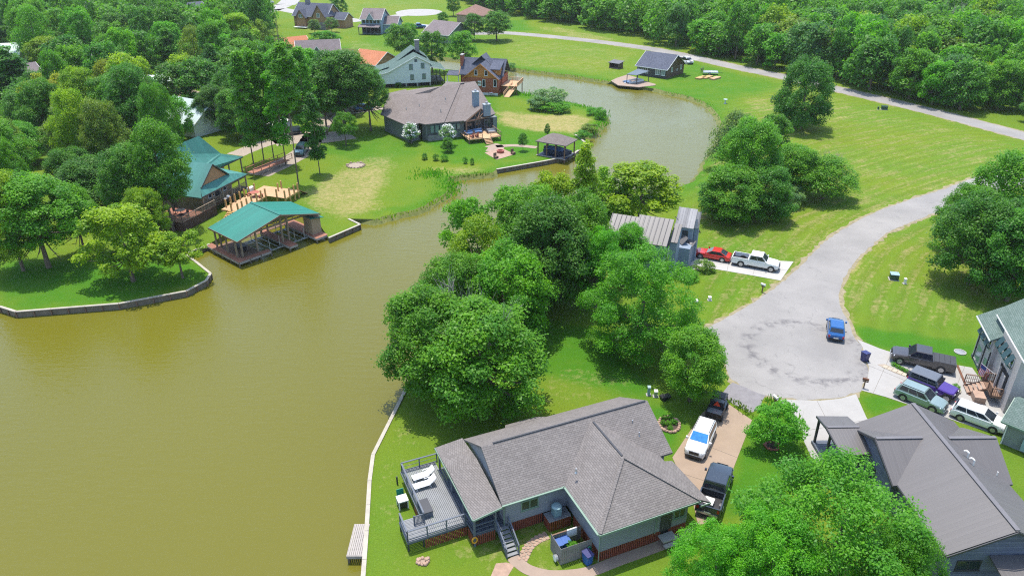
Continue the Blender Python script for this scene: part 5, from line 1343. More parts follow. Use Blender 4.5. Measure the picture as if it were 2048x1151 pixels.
def white_house():
    g = gpx(700,100,3.938); o = P(*g(245,300))
    t = thing('white_gabled_house', 'tall white-sided house with a green-grey roof and grey windows, beyond the brown-roofed house', 'house', (o.x,o.y,0), R(13.1))
    z0 = 0.9; D = 11.0
    prof = [(0,z0),(13.1,z0),(13.1,5.75),(9.5,7.65),(2.2,4.0),(0,3.5)]; n = 6
    MB().add([(x,0,z) for x,z in prof]+[(x,D,z) for x,z in prof], [(0,1,2,3,4,5),(11,10,9,8,7,6)]+[(i+n,(i+1)%n+n,(i+1)%n,i) for i in range(n)]).build('wall', M['siding_white'], t)
    roof(t, [[(-.5,-.4,3.45),(2.2,-.4,4.1),(2.2,D+.4,4.1),(-.5,D+.4,3.45)], [(2.2,-.4,4.1),(9.5,-.4,7.8),(9.5,D+.4,7.8),(2.2,D+.4,4.1)], [(13.6,-.4,5.6),(13.6,D+.4,5.6),(9.5,D+.4,7.8),(9.5,-.4,7.8)],
             [(5.0,5.5,5.6),(9.5,5.5,8.6),(9.5,11.6,8.6),(5.0,11.6,5.6)], [(13.0,5.5,6.3),(13.0,11.6,6.3),(9.5,11.6,8.6),(9.5,5.5,8.6)],
             [(13.1,0.2,5.0),(17.0,0.2,3.9),(17.0,9,3.9),(13.1,9,5.0)], [(-1.6,3.5,3.4),(2.6,3.5,4.6),(2.6,8.5,4.6),(-1.6,8.5,3.4)]], 'shingle_green', .16)
    trimline(t, [((-.5,-.43,3.35),(2.2,-.43,4.0)),((2.2,-.43,4.0),(9.5,-.43,7.7)),((13.6,-.43,5.5),(9.5,-.43,7.7)),((13.1,.15,4.9),(17.0,.15,3.8))], 'trim_white', .08, .18)
    for x, z in ((8.05,5.0),(11.1,5.2),(8.2,2.4),(11.3,2.5)): window(t, x, 0, z, .95, 1.35, 0, 'trim_grey', 'glass_pale', 2)
    MB().box(9.05,9.75,-.06,0,6.2,6.9).build('gable_vent', M['trim_grey'], t)
    for x in (0.2,6.6,9.5,12.9): MB().box(x-.2,x+.2,.05,.45,0,z0).build('pier', M['concrete'], t)
    MB().box(0.3,12.8,.5,.55,0,z0).build('crawl_shade_sheet', M['painted_recess'], t)  # near-black sheet standing in for the shade under the raised floor
    MB().box(13.15,16.6,.5,8,.8,.95).build('porch_floor', M['trim_dark'], t)
    for x in (14.6,15.6,16.7): MB().box(x-.12,x+.12,.4,.64,0,3.9).build('porch_post', M['trim_dark'], t)
    railing(t, [(13.2,.5),(16.7,.5)], .95, .9, 'trim_dark')
    c = MB().box(10.1,11.2,6.4,7.4,7.5,10.4).build('chimney', M['stone'], t); MB().box(9.98,11.32,6.28,7.52,10.4,10.6).build('chimney_cap', M['concrete'], c)
    window(t, 0, 6.0, 2.4, 1.0, 1.2, R(-90), 'trim_white')
    MB().box(-1.4,-.1,3.7,8.3,0,3.3).build('side_wall', M['siding_white'], t)
white_house()
def red_house():
    g = gpx(700,100,3.938); o = P(*g(905,345))
    t = thing('red_log_house', 'red log house with an orange cedar gable and blue-grey roof beside the lake', 'house', (o.x,o.y,0), R(-13.8))
    walls(t, rect(0,8.6,0,3), 0, 4.2, 'siding_red'); walls(t, rect(-1.6,9.0,3,9), 0, 4.2, 'siding_red')
    b = MB().add([(.05,-.02,4.2),(8.55,-.02,4.2),(4.3,-.02,7.5),(.05,3,4.2),(8.55,3,4.2),(4.3,3,7.5)], [(0,1,2),(5,4,3),(0,3,4,1),(1,4,5,2),(2,5,3,0)])
    b.box(6.2,8.7,1.7,4,4.6,6.2)
    b.build('gable_wall', M['siding_orange'], t)
    roof(t, [[(-.4,-.5,3.95),(4.3,-.5,7.65),(4.3,6,7.65),(-.4,6,3.95)], [(9.0,-.5,3.95),(9.0,6,3.95),(4.3,6,7.65),(4.3,-.5,7.65)],
             [(-2.1,2.2,4.3),(9.5,2.2,4.3),(9.5,6,7.9),(-2.1,6,7.9)], [(9.5,9.8,4.3),(-2.1,9.8,4.3),(-2.1,6,7.9),(9.5,6,7.9)],
             [(6.0,1.3,6.1),(8.9,1.3,6.1),(8.9,5.6,7.5),(6.0,5.6,7.5)], [(0.6,4.4,6.5),(3.2,4.4,8.7),(3.2,9.2,8.7),(0.6,9.2,5.6)], [(5.8,4.4,6.5),(5.8,9.2,5.6),(3.2,9.2,8.7),(3.2,4.4,8.7)]], 'shingle_slate', .15)
    trimline(t, [((-.4,-.53,3.85),(4.3,-.53,7.55)),((9.0,-.53,3.85),(4.3,-.53,7.55)),((-2.13,2.2,4.2),(-2.13,6,7.8))], 'siding_orange', .08, .22)
    for x, z in ((3.0,5.4),(5.6,5.4)): window(t, x, -.02, z, .8, 1.3, 0, 'trim_white', 'glass', 1)
    for x, z, h in ((5.0,2.9,1.9),(7.9,3.0,1.8)): window(t, x, 0, z, .8, h, 0, 'trim_white', 'glass', 1)
    door(t, 3.9, 0, 2.2, .9, 1.2, 0, 'trim_white', 'hatch')
    c = MB().box(-2.25,-1.62,4.0,5.6,0,8.6).build('chimney', M['brick_red'], t); MB().box(-2.32,-1.55,3.9,5.7,8.6,8.8).build('chimney_cap', M['concrete'], c)
    walls(t, rect(-.05,8.65,-.06,-.01), 0, .6, 'trim_white', 'plinth')
    planks(t, 'deck_plank', 9.1, 13.2, 1.5, 8.0, 2.2, .4, 'wood_deck', 'y', th=.12)
    railing(t, [(13.2,1.5),(13.2,8.0),(9.1,8.0)], 2.2, .9, 'wood_deck', bal=True)
    for x in (10.0,13.0):
        for y in (1.6,7.8): MB().box(x-.1,x+.1,y-.1,y+.1,-.9,2.1).build('deck_post', M['wood_brown'], t)
    MB().slab([(10.3,-1.2,.1),(11.8,-1.2,.1),(13.1,3.2,2.2),(11.6,3.2,2.2)], .12).build('ramp', M['wood_deck'], t)
    MB().bar((10.25,-1.2,1.0),(11.6,3.2,3.1),.07,.1).bar((11.85,-1.2,1.0),(13.15,3.2,3.1),.07,.1).bar((10.25,-1.2,.55),(11.6,3.2,2.65),.05,.3).build('ramp_rail', M['wood_deck'], t)
    planks(t, 'deck_plank', -6.0, -2.3, 3.0, 7.0, 1.2, .4, 'wood_deck', 'y', th=.12)
    roof(t, [[(-5.6,2.6,3.9),(-2.4,2.6,3.9),(-2.4,4.8,4.6),(-5.6,4.8,4.6)]], 'shingle_slate', .12, 'porch_roof')
    for x in (-5.5,-2.5): MB().box(x-.1,x+.1,2.8,3.0,0,3.8).build('porch_post', M['trim_white'], t)
    railing(t, [(-6,3.0),(-2.3,3.0)], 1.2, .9, 'trim_white')
    c = local_thing(t, 'satellite_dish', 'white round dish at the foot of the red log house', 'dish', 7.0, -.6, 0)
    MB().lathe([(.1,0),(.45,.12),(.5,.2)], n=14).build('dish', M['white_metal'], c, loc=(0,0,.55)); MB().tube((0,0,0),(0,0,.58),.05).build('mast', M['steel'], c)
red_house()
def lake_cabin():
    i = gpx(1190,80,7.062); A, B_ = i(570,350), i(1020,415); o = P(*A, 2.7)
    t = thing('lake_cabin', 'dark brown cabin with a slate blue roof beside a far boat dock', 'house', (o.x,o.y,0), R(-39.2))
    gable(t, .4, 9.6, .4, 10.4, 2.75, 5.75, 'x', .45, 'shingle_slate', 'siding_darkbrown', 0, 'trim_white')
    MB().box(.42,9.58,.34,.39,0,2.6).build('porch_dark_sheet', M['trim_dark'], t)
    for x in (1.4,3.2,6.9,8.6): window(t, x, .34, 1.55, 1.3, 1.5, 0, 'trim_white', 'glass_pale' if x > 6 else 'glass', 2)
    for y in (3.4,8.6): window(t, 9.6, y, 2.0, .9, 1.2, R(90), 'trim_white', 'glass_pale', 1)
    window(t, 9.6, 6.4, 1.6, .5, .5, R(90), 'trim_white', 'glass_pale', 1)
    roof(t, [[(9.4,5.5,5.2),(9.4,9.4,3.9),(12.0,9.4,3.9),(12.0,5.5,5.2)]], 'shingle_slate', .14, 'rear_roof')
    for lab, px, py, px2, py2 in (('small grey-roofed canopy over the boat at the far dock', 445, 485, 760, 450),):
        il = inv(t); q = [il(P(*i(*p), 2.5)) for p in ((445,485),(590,497),(765,452),(605,420))]
        roof(t, [[(p.x,p.y,2.5 + (.25 if k > 1 else 0)) for k, p in enumerate(q)]], 'slate_roof', .1, 'canopy_roof')
        for p in q: MB().box(p.x*.96+.2-.07,p.x*.96+.2+.07,p.y*.97-.07,p.y*.97+.07,-.9,2.4).build('canopy_post', M['trim_dark'], t)
    il = inv(t); dk = [il(P(*i(*p), .1)) for p in ((225,575),(330,640),(620,665),(850,640),(860,625),(700,580),(560,520),(450,490),(300,540))]
    MB().slab([(p.x,p.y,.1) for p in dk], .2).build('dock_deck', M['walk_tan'], t)
    p = P(*i(540,610), -.3)
    b = thing('pontoon_boat', 'white and blue pontoon boat under the small canopy at the far dock', 'boat', (p.x,p.y,-.3), R(38))
    for s in (-.9,.9): MB().tube((-3,s,-.2),(2.6,s,-.2),.32,n=10).tube((2.6,s,-.2),(3.3,s,.05),.32,.08,n=10).build('pontoon', M['steel'], b)
    MB().box(-3,3,-1.2,1.2,.1,.2).build('deck', M['boat_blue'], b)
    MB().box(-2.9,2.8,-1.2,-1.12,.2,.85).box(-2.9,2.8,1.12,1.2,.2,.85).box(2.72,2.8,-1.1,1.1,.2,.85).build('side_panel', M['boat_white'], b)
    MB().box(-2.6,-1.2,-1.0,1.0,.2,.7).box(1.2,2.6,-1.05,-.5,.2,.65).build('seat', M['fabric_blue'], b)
    MB().box(-3.4,-3.0,-.2,.2,-.3,.6).build('motor', M['boat_white'], b)
lake_cabin()
def simple_house(name, label, a, b, ze, zr, dep, rm, wm, axis='x', oh=.5, wins=(), extra=None, z0=0.0, fm='trim_white', kind='gable'):
    o = P(*a); d = P(*b) - o; w = math.hypot(d.x, d.y)
    t = thing(name, label, 'house', (o.x,o.y,0), math.atan2(d.y, d.x))
    if kind == 'gable': gable(t, 0, w, 0, dep, ze, zr, axis, oh, rm, wm, z0, fm)
    else: hip(t, 0, w, 0, dep, ze, zr, oh, rm, wm, z0)
    for x, z, ww, hh in wins: window(t, x*w, 0, z, ww, hh, 0, 'trim_white', 'glass', 2)
    if extra: extra(t, w)
    return t
def j_extra(t, w):
    gable(t, w*.16, w*.42, -1.6, 4, 4.2, 6.6, 'y', .4, 'shingle_slate', 'brick', 0, 'wood_brown'); window(t, w*.29, -1.6, 4.4, 1.6, 1.2, 0, 'trim_white', 'glass_pale')
    gable(t, w*.70, w*1.05, -2.2, 4, 5.0, 8.6, 'y', .4, 'shingle_slate', 'brick', 0, 'wood_brown'); window(t, w*.86, -2.2, 5.0, 1.4, 1.4, 0, 'trim_white', 'glass_pale')
    MB().box(w*.70,w*1.05,-2.28,-2.2,0,2.6).build('stone_base', M['stone'], t)
    c = MB().box(w*.2,w*.32,4.3,5.4,6.5,9.6).build('chimney', M['stone'], t); MB().box(w*.19,w*.33,4.2,5.5,9.6,9.8).build('chimney_cap', M['trim_dark'], c)
    MB().box(w*.12,w*.5,-3.4,-1.7,.4,.6).build('porch_floor', M['trim_white'], t)
    gable(t, w*1.05, w*1.4, 3, 9, 3.4, 5.4, 'x', .4, 'shingle_slate', 'brick')
simple_house('brick_gabled_house', 'tan brick house with two gables and a slate roof at the top of the picture', (590,54), (655,58), 4.6, 8.4, 9.5, 'shingle_slate', 'brick', extra=j_extra)
def k_extra(t, w):
    roof(t, [[(-.8,-2.4,2.7),(w,-2.4,2.7),(w,-.05,3.4),(-.8,-.05,3.4)]], 'shingle_mauve', .14, 'porch_roof')
    for k in range(6): MB().box(-.5+k*(w+.2)/5-.1,-.5+k*(w+.2)/5+.1,-2.3,-2.1,0,2.65).build('porch_post', M['trim_dark'], t)
    railing(t, [(-.5,-2.2),(w,-2.2)], .4, .9, 'trim_dark')
    for k in range(5): window(t, w*(.12+.19*k), 0, 4.5, .9, 1.4, 0, 'trim_dark', 'glass', 2)
    MB().box(.2,w-.2,-.08,-.01,.4,2.6).build('porch_dark_sheet', M['painted_recess'], t)  # sheet over the blue wall, veranda shade painted as near-black
    gable(t, w*.3, w*.68, -.6, 3, 5.3, 7.4, 'y', .3, 'shingle_mauve', 'siding_blue', 5.0)
    gable(t, w+.02, w+5.0, 3.0, 9.5, 3.4, 5.6, 'x', .4, 'shingle_mauve', 'siding_blue')
    for y in (5.0,6.6): window(t, w, y, 4.6, .8, 1.3, R(90), 'trim_dark', 'glass', 1)
simple_house('blue_sided_house', 'light blue-grey two-storey house with a veranda and mauve roof at the top centre', (725,68), (763,69), 5.4, 8.3, 9.5, 'shingle_mauve', 'siding_blue', extra=k_extra)
simple_house('mauve_roofed_house', 'low house with a broad mauve roof behind two round trees, top centre', (848,82), (897,88), 3.0, 6.2, 13, 'shingle_mauve', 'siding_slate')
simple_house('hip_roofed_house', 'low tan house with a warm brown hipped roof at the edge of the wood', (914,44), (966,47), 2.9, 6.2, 12, 'shingle_brown', 'siding_tan', kind='hip')
simple_house('orange_roofed_house', 'long orange clay-coloured roof between trees beyond the left woods', (556,120), (625,112), 3.0, 5.6, 9, 'shingle_rust', 'brick_red')
simple_house('orange_roofed_garage', 'orange clay-coloured roof beside the white gabled house', (702,142), (752,149), 2.8, 5.4, 10, 'shingle_rust', 'brick')
def o_extra(t, w): 
    gable(t, w*.3, w*.62, -1.5, 4, 3.2, 5.8, 'y', .4, 'shingle_mauve', 'siding_slate')
simple_house('grey_ridged_house', 'mauve-grey roofed house with a slate gable end, half hidden by the left woods', (598,133), (682,129), 3.2, 6.6, 9, 'shingle_mauve', 'siding_slate', extra=o_extra)
for nme, lab, a, b, ze, zr, dep, rm, wm in (
    ('pale_roofed_house', 'pale aqua roof almost hidden by trees at the far left edge', (-30,132), (42,128), 3, 5.4, 10, 'metal_pale', 'siding_white'),
    ('grey_roofed_house', 'mauve-grey roof below the pale aqua roof at the far left edge', (28,182), (92,172), 3, 5.6, 9, 'shingle_mauve', 'siding_slate'),
    ('slate_roofed_house', 'small slate-blue roof in the middle of the left woods', (130,146), (186,142), 3, 5.2, 8, 'shingle_slate', 'siding_tan'),
    ('long_metal_roofed_house', 'long white metal roof showing between trees above the lodge', (268,204), (350,196), 3, 5.2, 9, 'metal_pale', 'siding_tan'),
    ('aqua_roofed_house', 'pale aqua metal roof with low skirts just behind the lodge', (322,262), (392,276), 3, 6.4, 10, 'metal_pale', 'siding_white'),
    ('dark_barn', 'dark blue-black barn at the top left of the picture', (126,24), (192,20), 3.4, 6.0, 12, 'slate_roof', 'siding_navy'),
    ('brown_barn', 'small dark brown barn by a pale road at the top left', (392,46), (424,42), 3.6, 7.0, 12, 'shingle_slate', 'siding_darkbrown'),
    ('aqua_shed', 'small aqua-roofed shed among trees above the middle of the left woods', (40,52), (66,47), 2.8, 4.2, 6, 'metal_pale', 'siding_white')):
    simple_house(nme, lab, a, b, ze, zr, dep, rm, wm)
# ================================================================ VEHICLES
def loft(secs, ring):
    """skin over cross-sections; ring(sec) gives the points of one section"""
    b = MB(); rs_ = [ring(s) for s in secs]; n = len(rs_[0])
    b.v = [p for r in rs_ for p in r]
    for k in range(len(rs_)-1):
        for i in range(n): b.f.append((k*n+i, k*n+(i+1)%n, (k+1)*n+(i+1)%n, (k+1)*n+i))
    b.f.append(tuple(range(n-1,-1,-1))); b.f.append(tuple(range((len(rs_)-1)*n, len(rs_)*n)))
    return b
_wm = {}
def wheel(t, x, y, r, w=.24, rim='rim'):
    k = (r, w, rim)
    if k not in _wm:
        a = MB().tube((0,-w/2,0),(0,w/2,0), r, n=18).mesh('wheel', 40); a.materials.append(M['rubber'])
        b = MB().tube((0,-w/2-.012,0),(0,w/2+.012,0), r*.66, n=14)
        for q in range(5):
            an = q*1.2566; b.bar((r*.15*math.cos(an),-w/2-.014,r*.15*math.sin(an)),(r*.6*math.cos(an),-w/2-.014,r*.6*math.sin(an)),.03,.07)
        b = b.mesh('rim', 40); b.materials.append(M[rim]); _wm[k] = (a, b)
    o = link('wheel', _wm[k][0], None, t, (x, y, r)); link('rim', _wm[k][1], None, o)
def vehicle(name, label, cat, front, rear, z, color, kind, L_, W_, H_, pos=None, yaw=None, group=None, **kw):
    """front, rear: photo points along the car's length, used for place and heading"""
    if pos is None:
        a, b = P(*front, z), P(*rear, z); c = (a+b)/2; yw = math.atan2(a.y-b.y, a.x-b.x)
    else: c, yw = pos, yaw
    t = thing(name, label, cat, (c.x, c.y, kw.get('gz', 0.04)), yw, group)
    col = M[color]; h = W_/2; x1 = L_/2; x0 = -L_/2
    pick = kind == 'pickup'; jeep = kind == 'jeep'; coupe = kind == 'coupe'; mpv = kind == 'mpv'
    hood = {'pickup':1.15,'jeep':1.12,'suv':1.02,'coupe':.86,'hatch':.9,'mpv':1.0}[kind]*H_/{'pickup':1.9,'jeep':1.85,'suv':1.7,'coupe':1.42,'hatch':1.5,'mpv':1.6}[kind]
    belt = hood + .06; r = {'pickup':.40,'jeep':.42,'suv':.36,'coupe':.34,'hatch':.33,'mpv':.33}[kind]
    xc = x1 - {'pickup':1.55,'jeep':1.55,'suv':1.25,'coupe':1.55,'hatch':1.2,'mpv':1.0}[kind]      # foot of windscreen
    xw = xc - {'pickup':.65,'jeep':.32,'suv':.75,'coupe':.85,'hatch':.75,'mpv':.95}[kind]         # head of windscreen
    xr = x0 + {'pickup':L_*.385,'jeep':.12,'suv':.45,'coupe':1.35,'hatch':.75,'mpv':.35}[kind]    # rear of roof
    xb = x0 + {'pickup':L_*.355,'jeep':.08,'suv':.14,'coupe':.42,'hatch':.22,'mpv':.10}[kind]     # foot of rear glass
    bed0 = xb - .04
    def ring(s):
        x, w, zb, zt = s
        return [(x,-w*.9,zb),(x,-w,zb+.14),(x,-w,(zb+zt)/2),(x,-w*.975,zt-.09),(x,-w*.88,zt),(x,0,zt+.03),(x,w*.88,zt),(x,w*.975,zt-.09),(x,w,(zb+zt)/2),(x,w,zb+.14),(x,w*.9,zb)]
    zb = .26 if not (pick or jeep) else .40
    tail = bed0 if pick else x0
    secs = [(tail, h*.985 if pick else h*.90, zb+.03, belt if pick else belt-.16)]
    if not pick: secs += [(x0+.10, h*.97, zb, belt-.05), (x0+.55, h, zb, belt)]
    secs += [(0 if not pick else (bed0+xc)/2, h, zb, belt), (xc, h, zb, belt-.01), (xc+.35, h*.99, zb, hood+.01), (x1-.45, h*.97, zb, hood-.05), (x1-.12, h*.90, zb+.03, hood-.15), (x1, h*.74, zb+.08, hood-.34)]
    if jeep: secs[-2:] = [(x1-.2, h*.80, zb+.1, hood-.02), (x1-.12, h*.78, zb+.12, hood-.1)]
    loft(secs, ring).build('body', col, t, 38)
    # cabin shell with roof, glass set 8 mm proud
    wb, wt = h*.93, h*(.80 if not (jeep or pick) else .86)
    zr = H_
    if jeep: wt = h*.88
    base = [(xb,-wb),(xc,-wb),(xc,wb),(xb,wb)]; top = [(xr,-wt),(xw,-wt),(xw,wt),(xr,wt)]
    cb = MB(); zq = zr-.07
    vs = [(x,y,belt-.03) for x,y in base]+[(x,y,zq) for x,y in top]
    xm = (xr+xw)/2; ins = .90
    vs += [(xm+(x-xm)*.94, y*ins, zr) for x,y in top]
    cb.add(vs, [(0,1,5,4),(1,2,6,5),(2,3,7,6),(3,0,4,7),(4,5,9,8),(5,6,10,9),(6,7,11,10),(7,4,8,11),(8,9,10,11)])
    roofc = M[kw.get('roof', color)]
    cb.build('cabin', roofc, t, 30)
    def face(a, b, c, d, s0, s1, t0, t1, off):
        a,b,c,d = map(Vector,(a,b,c,d)); n = (b-a).cross(d-a).normalized()*off
        f = lambda u,v: (a+(b-a)*u)*(1-v)+(d+(c-d)*u)*v+n
        return [f(s0,t0),f(s1,t0),f(s1,t1),f(s0,t1)]
    B4, T4 = vs[:4], vs[4:8]; gl = M['car_glass']; off = .012
    def pane(nm_, q, m): 
        b = MB(); b.quad(*q); n = (Vector(q[1])-Vector(q[0])).cross(Vector(q[3])-Vector(q[0])).normalized()*-.01
        b.add([Vector(p)+n for p in q], [(3,2,1,0)]); b.build(nm_, m, t)
    pane('windshield', face(B4[1],B4[2],T4[2],T4[1], .05,.95,.10,.97, off), M[kw['shade']] if 'shade' in kw else gl)
    pane('rear_window', face(B4[3],B4[0],T4[0],T4[3], .07,.93,.25 if not coupe else .12,.94, off), gl)
    nw = kw.get('nwin', 2 if (pick or coupe) else 3)
    cuts = np.linspace(.055, .945, nw+1)
    for k in range(nw):
        g0, g1 = cuts[k]+.012, cuts[k+1]-.012
        pane('side_window', face(B4[0],B4[1],T4[1],T4[0], g0,g1,.14,.92, off), gl)
        pane('side_window', face(B4[2],B4[3],T4[3],T4[2], 1-g1,1-g0,.14,.92, off), gl)
    xf, xrw = x1 - (.92 if not jeep else .62), x0 + (.95 if not pick else L_*.21)
    if jeep: xrw = x0+.62
    for x in (xf, xrw):
        for s in (-1, 1):
            wheel(t, x, s*(h-.11), r)
            MB().tube((x,s*(h-.3),r+.02),(x,s*(h+.006),r+.02), r+.075, n=18).build('wheel_arch', M['black'], t)
    MB().box(x0+.3,x1-.3,-h*.8,h*.8,.2,.42).build('underbody', M['black'], t)
    zl = hood-.27
    for s in (-1, 1):
        if jeep: MB().tube((x1-.12,s*h*.5,zl+.02),(x1-.06,s*h*.5,zl+.02),.11,n=12).build('headlight', M['lamp_clear'], t)
        else: MB().slab([(x1-.38,s*h*.93-.02*s,zl+.16),(x1-.03,s*h*.56,zl+.06),(x1+.012,s*h*.58,zl+.0),(x1-.30,s*h*.985,zl+.08)], .12).build('headlight', M['lamp_clear'], t)
        MB().box(x0-.012,x0+.16,s*h*.80-.09,s*h*.80+.09,belt-.42,belt-.12).build('taillight', M['tail_red'], t)
        MB().box(xc-.22,xc-.05,s*(h+.02),s*(h+.20),belt+.02,belt+.2).build('mirror', M[kw.get('mirror', color)], t) if s > 0 else MB().box(xc-.22,xc-.05,-h-.20,-h-.02,belt+.02,belt+.2).build('mirror', M[kw.get('mirror', color)], t)
        MB().box((xc+xb)/2-.02,(xc+xb)/2+.12,s*h-.006,s*h+.012,belt-.16,belt-.12).build('door_handle', M['rim'], t)
    MB().box(x1-.02,x1+.025,-h*.46,h*.46,zl-.16,zl+.12).build('grille', M['black'], t)
    MB().box(x1-.22,x1+.05,-h*.78,h*.78,zb+.02,zb+.2).build('front_bumper', M[kw.get('bumper','black')], t)
    MB().box(x0-.06,x0+.12,-h*.82,h*.82,zb+.04,zb+.22).build('rear_bumper', M[kw.get('bumper','black')], t)
    MB().box(x0-.075,x0-.06,-.26,.26,zb+.24,zb+.36).build('number_plate', M['white_plastic'], t)
    if pick:
        b = MB(); wl_ = h*.985
        b.box(x0+.05,bed0,-wl_,-wl_+.1,.42,belt+.02).box(x0+.05,bed0,wl_-.1,wl_,.42,belt+.02).box(x0,x0+.08,-wl_,wl_,.5,belt).box(bed0-.05,bed0-.003,-wl_+.1,wl_-.1,.5,belt)
        b.build('cargo_bed', col, t); MB().box(x0+.08,bed0-.05,-wl_+.1,wl_-.1,.55,.66).build('bed_floor', M['black'], t)
        if kw.get('tonneau'):
            ln = (bed0-x0-.12)/4
            for k in range(4): MB().box(x0+.09+k*ln,x0+.07+(k+1)*ln,-wl_+.06,wl_-.06,belt+.025,belt+.05).build('tonneau_panel', M['trim_dark'], t)
    if kind in ('suv',):
        for s in (-1,1): MB().bar((xr+.1,s*wt*.9,zr+.02),(xw-.1,s*wt*.9,zr+.02),.04,.05).build('roof_rail', M['black'], t)
    if jeep:
        for s in (-1,1):
            MB().box(xf-.5,xf+.5,s*h*.80-.16,s*h*.80+.19 if s>0 else s*h*.80+.16,.86,.95).build('fender', M['black'] if 'fender' not in kw else M[kw['fender']], t)
        MB().tube((x0-.24,0,.95),(x0-.02,0,.95),.38,n=18).build('spare_wheel', M['rubber'], t)
    return t
for nme, c, me, ro in (('paint_white',(.70,.70,.69),0,.3),('paint_blackblue',(.03,.042,.058),.2,.25),('paint_blue',(.012,.10,.30),.3,.25),('paint_grey',(.075,.072,.075),.45,.28),('paint_purple',(.075,.03,.24),.25,.25),
                      ('paint_sage',(.27,.36,.34),.45,.3),('paint_red',(.50,.018,.010),.1,.25),('paint_pearl',(.68,.69,.68),.05,.3),('paint_dark',(.03,.045,.055),.3,.25),('paint_teal',(.06,.15,.17),.3,.28)):
    M[nme] = paint(nme, c, me, ro)
def at(px, py, z): return P(px, py, z)
drv = P(1428,1040) - P(1503.5,840); dyaw = math.atan2(drv.y, drv.x)
vehicle('parked_suv', 'white SUV with a blue windscreen sunshade on the tan driveway', 'car', None, None, 0, 'paint_white', 'suv', 4.75, 1.87, 1.72, P(1402,874,.85), dyaw, shade='sunshade')
pk = vehicle('pickup_truck', 'black-blue pickup with an open bed at the near end of the tan driveway', 'pickup truck', None, None, 0, 'paint_blackblue', 'pickup', 5.9, 2.02, 1.93, P(1431,972,.95), dyaw + math.pi + R(2), bumper='rim')
q = Matrix.Rotation(pk.rotation_euler.z,4,'Z') @ Vector((-2.0,.1,0))
bx = thing('storage_bin', 'pale box lying in the bed of the black-blue pickup', 'box', pk.location + q + Vector((0,0,.67)), dyaw); MB().box(-.4,.4,-.35,.35,0,.32).build('box', M['steel'], bx); MB().box(-.42,.42,-.37,.37,.32,.38).build('lid', M['white_plastic'], bx)
vehicle('parked_car', 'blue hatchback standing alone on the cul-de-sac', 'car', (1671,638), (1672,676), .6, 'paint_blue', 'hatch', 4.4, 1.82, 1.5, nwin=2)
vehicle('pickup_truck', 'dark grey crew-cab pickup with a black bed cover on the right-hand driveway', 'pickup truck', (1805.8,718), (1880.5,734), .35, 'paint_grey', 'pickup', 6.1, 2.03, 1.95, P(1846,714,.95), yaw_px((1880.5,734),(1805.8,718)), tonneau=True, bumper='rim')
sg = yaw_px((1811,792.7),(1861.4,813.4))
vehicle('jeep', 'purple off-roader with a grey hard top beside the pale green SUV', 'car', None, None, 0, 'paint_purple', 'jeep', 4.5, 1.87, 1.85, P(1867,767,.95), sg, roof='trim_grey', fender='paint_grey', mirror='black')
vehicle('parked_suv', 'pale sage green SUV on the right-hand driveway beside the purple off-roader', 'car', None, None, 0, 'paint_sage', 'suv', 4.6, 1.82, 1.68, P(1843,793,.75), sg, bumper='paint_sage')
vehicle('parked_wagon', 'white family wagon parked below the stone steps of the shuttered house', 'car', None, None, 0, 'paint_pearl', 'mpv', 4.6, 1.78, 1.58, P(1958.5,833,.7), yaw_px((1925,835.5),(1976.5,854.7)), bumper='paint_pearl')
vehicle('parked_car', 'red coupe at the house end of the white driveway', 'car', None, None, 0, 'paint_red', 'coupe', 4.85, 1.9, 1.42, P(1425.5,508,.6), yaw_px((1438.5,515.6),(1402,509)), bumper='paint_red')
vehicle('pickup_truck', 'white crew-cab pickup on the bright white driveway behind the red coupe', 'pickup truck', None, None, 0, 'paint_white', 'pickup', 6.1, 2.03, 1.95, P(1512,520,.95), yaw_px((1483,524.5),(1534.4,533.7)))
vehicle('parked_suv', 'dark teal SUV on the tree-shaded drive near the lodge', 'car', (595,307), (611,289), .5, 'paint_teal', 'suv', 4.8, 1.9, 1.75, P(602,299,.8), yaw_px((611,289),(596,307)), mirror='black')
vehicle('parked_car', 'black car by the white trailer on the tree-shaded drive', 'car', None, None, 0, 'paint_dark', 'hatch', 4.6, 1.85, 1.5, P(586,262,.7), yaw_px((600,258),(572,262)))
vehicle('pickup_truck', 'bright blue pickup beside the blue-sided house at the top', 'pickup truck', None, None, 0, 'paint_blue', 'pickup', 5.9, 2.02, 1.9, P(836,52,.9), yaw_px((825,52),(848,51)))
vehicle('parked_suv', 'white SUV on the pale road at the very top left of centre', 'car', None, None, 0, 'paint_white', 'suv', 4.8, 1.9, 1.75, P(537,4,.8), yaw_px((528,5),(548,3)))
vehicle('parked_suv', 'white SUV just behind the dark brown lake cabin', 'car', None, None, 0, 'paint_white', 'suv', 4.8, 1.9, 1.75, P(1376,121,.8), yaw_px((1366,116),(1386,126)))
vehicle('parked_car', 'blue car under the big trees left of the brown-roofed house', 'car', None, None, 0, 'paint_blue', 'hatch', 4.5, 1.85, 1.5, P(727,215,.7), yaw_px((716,216),(738,213)))
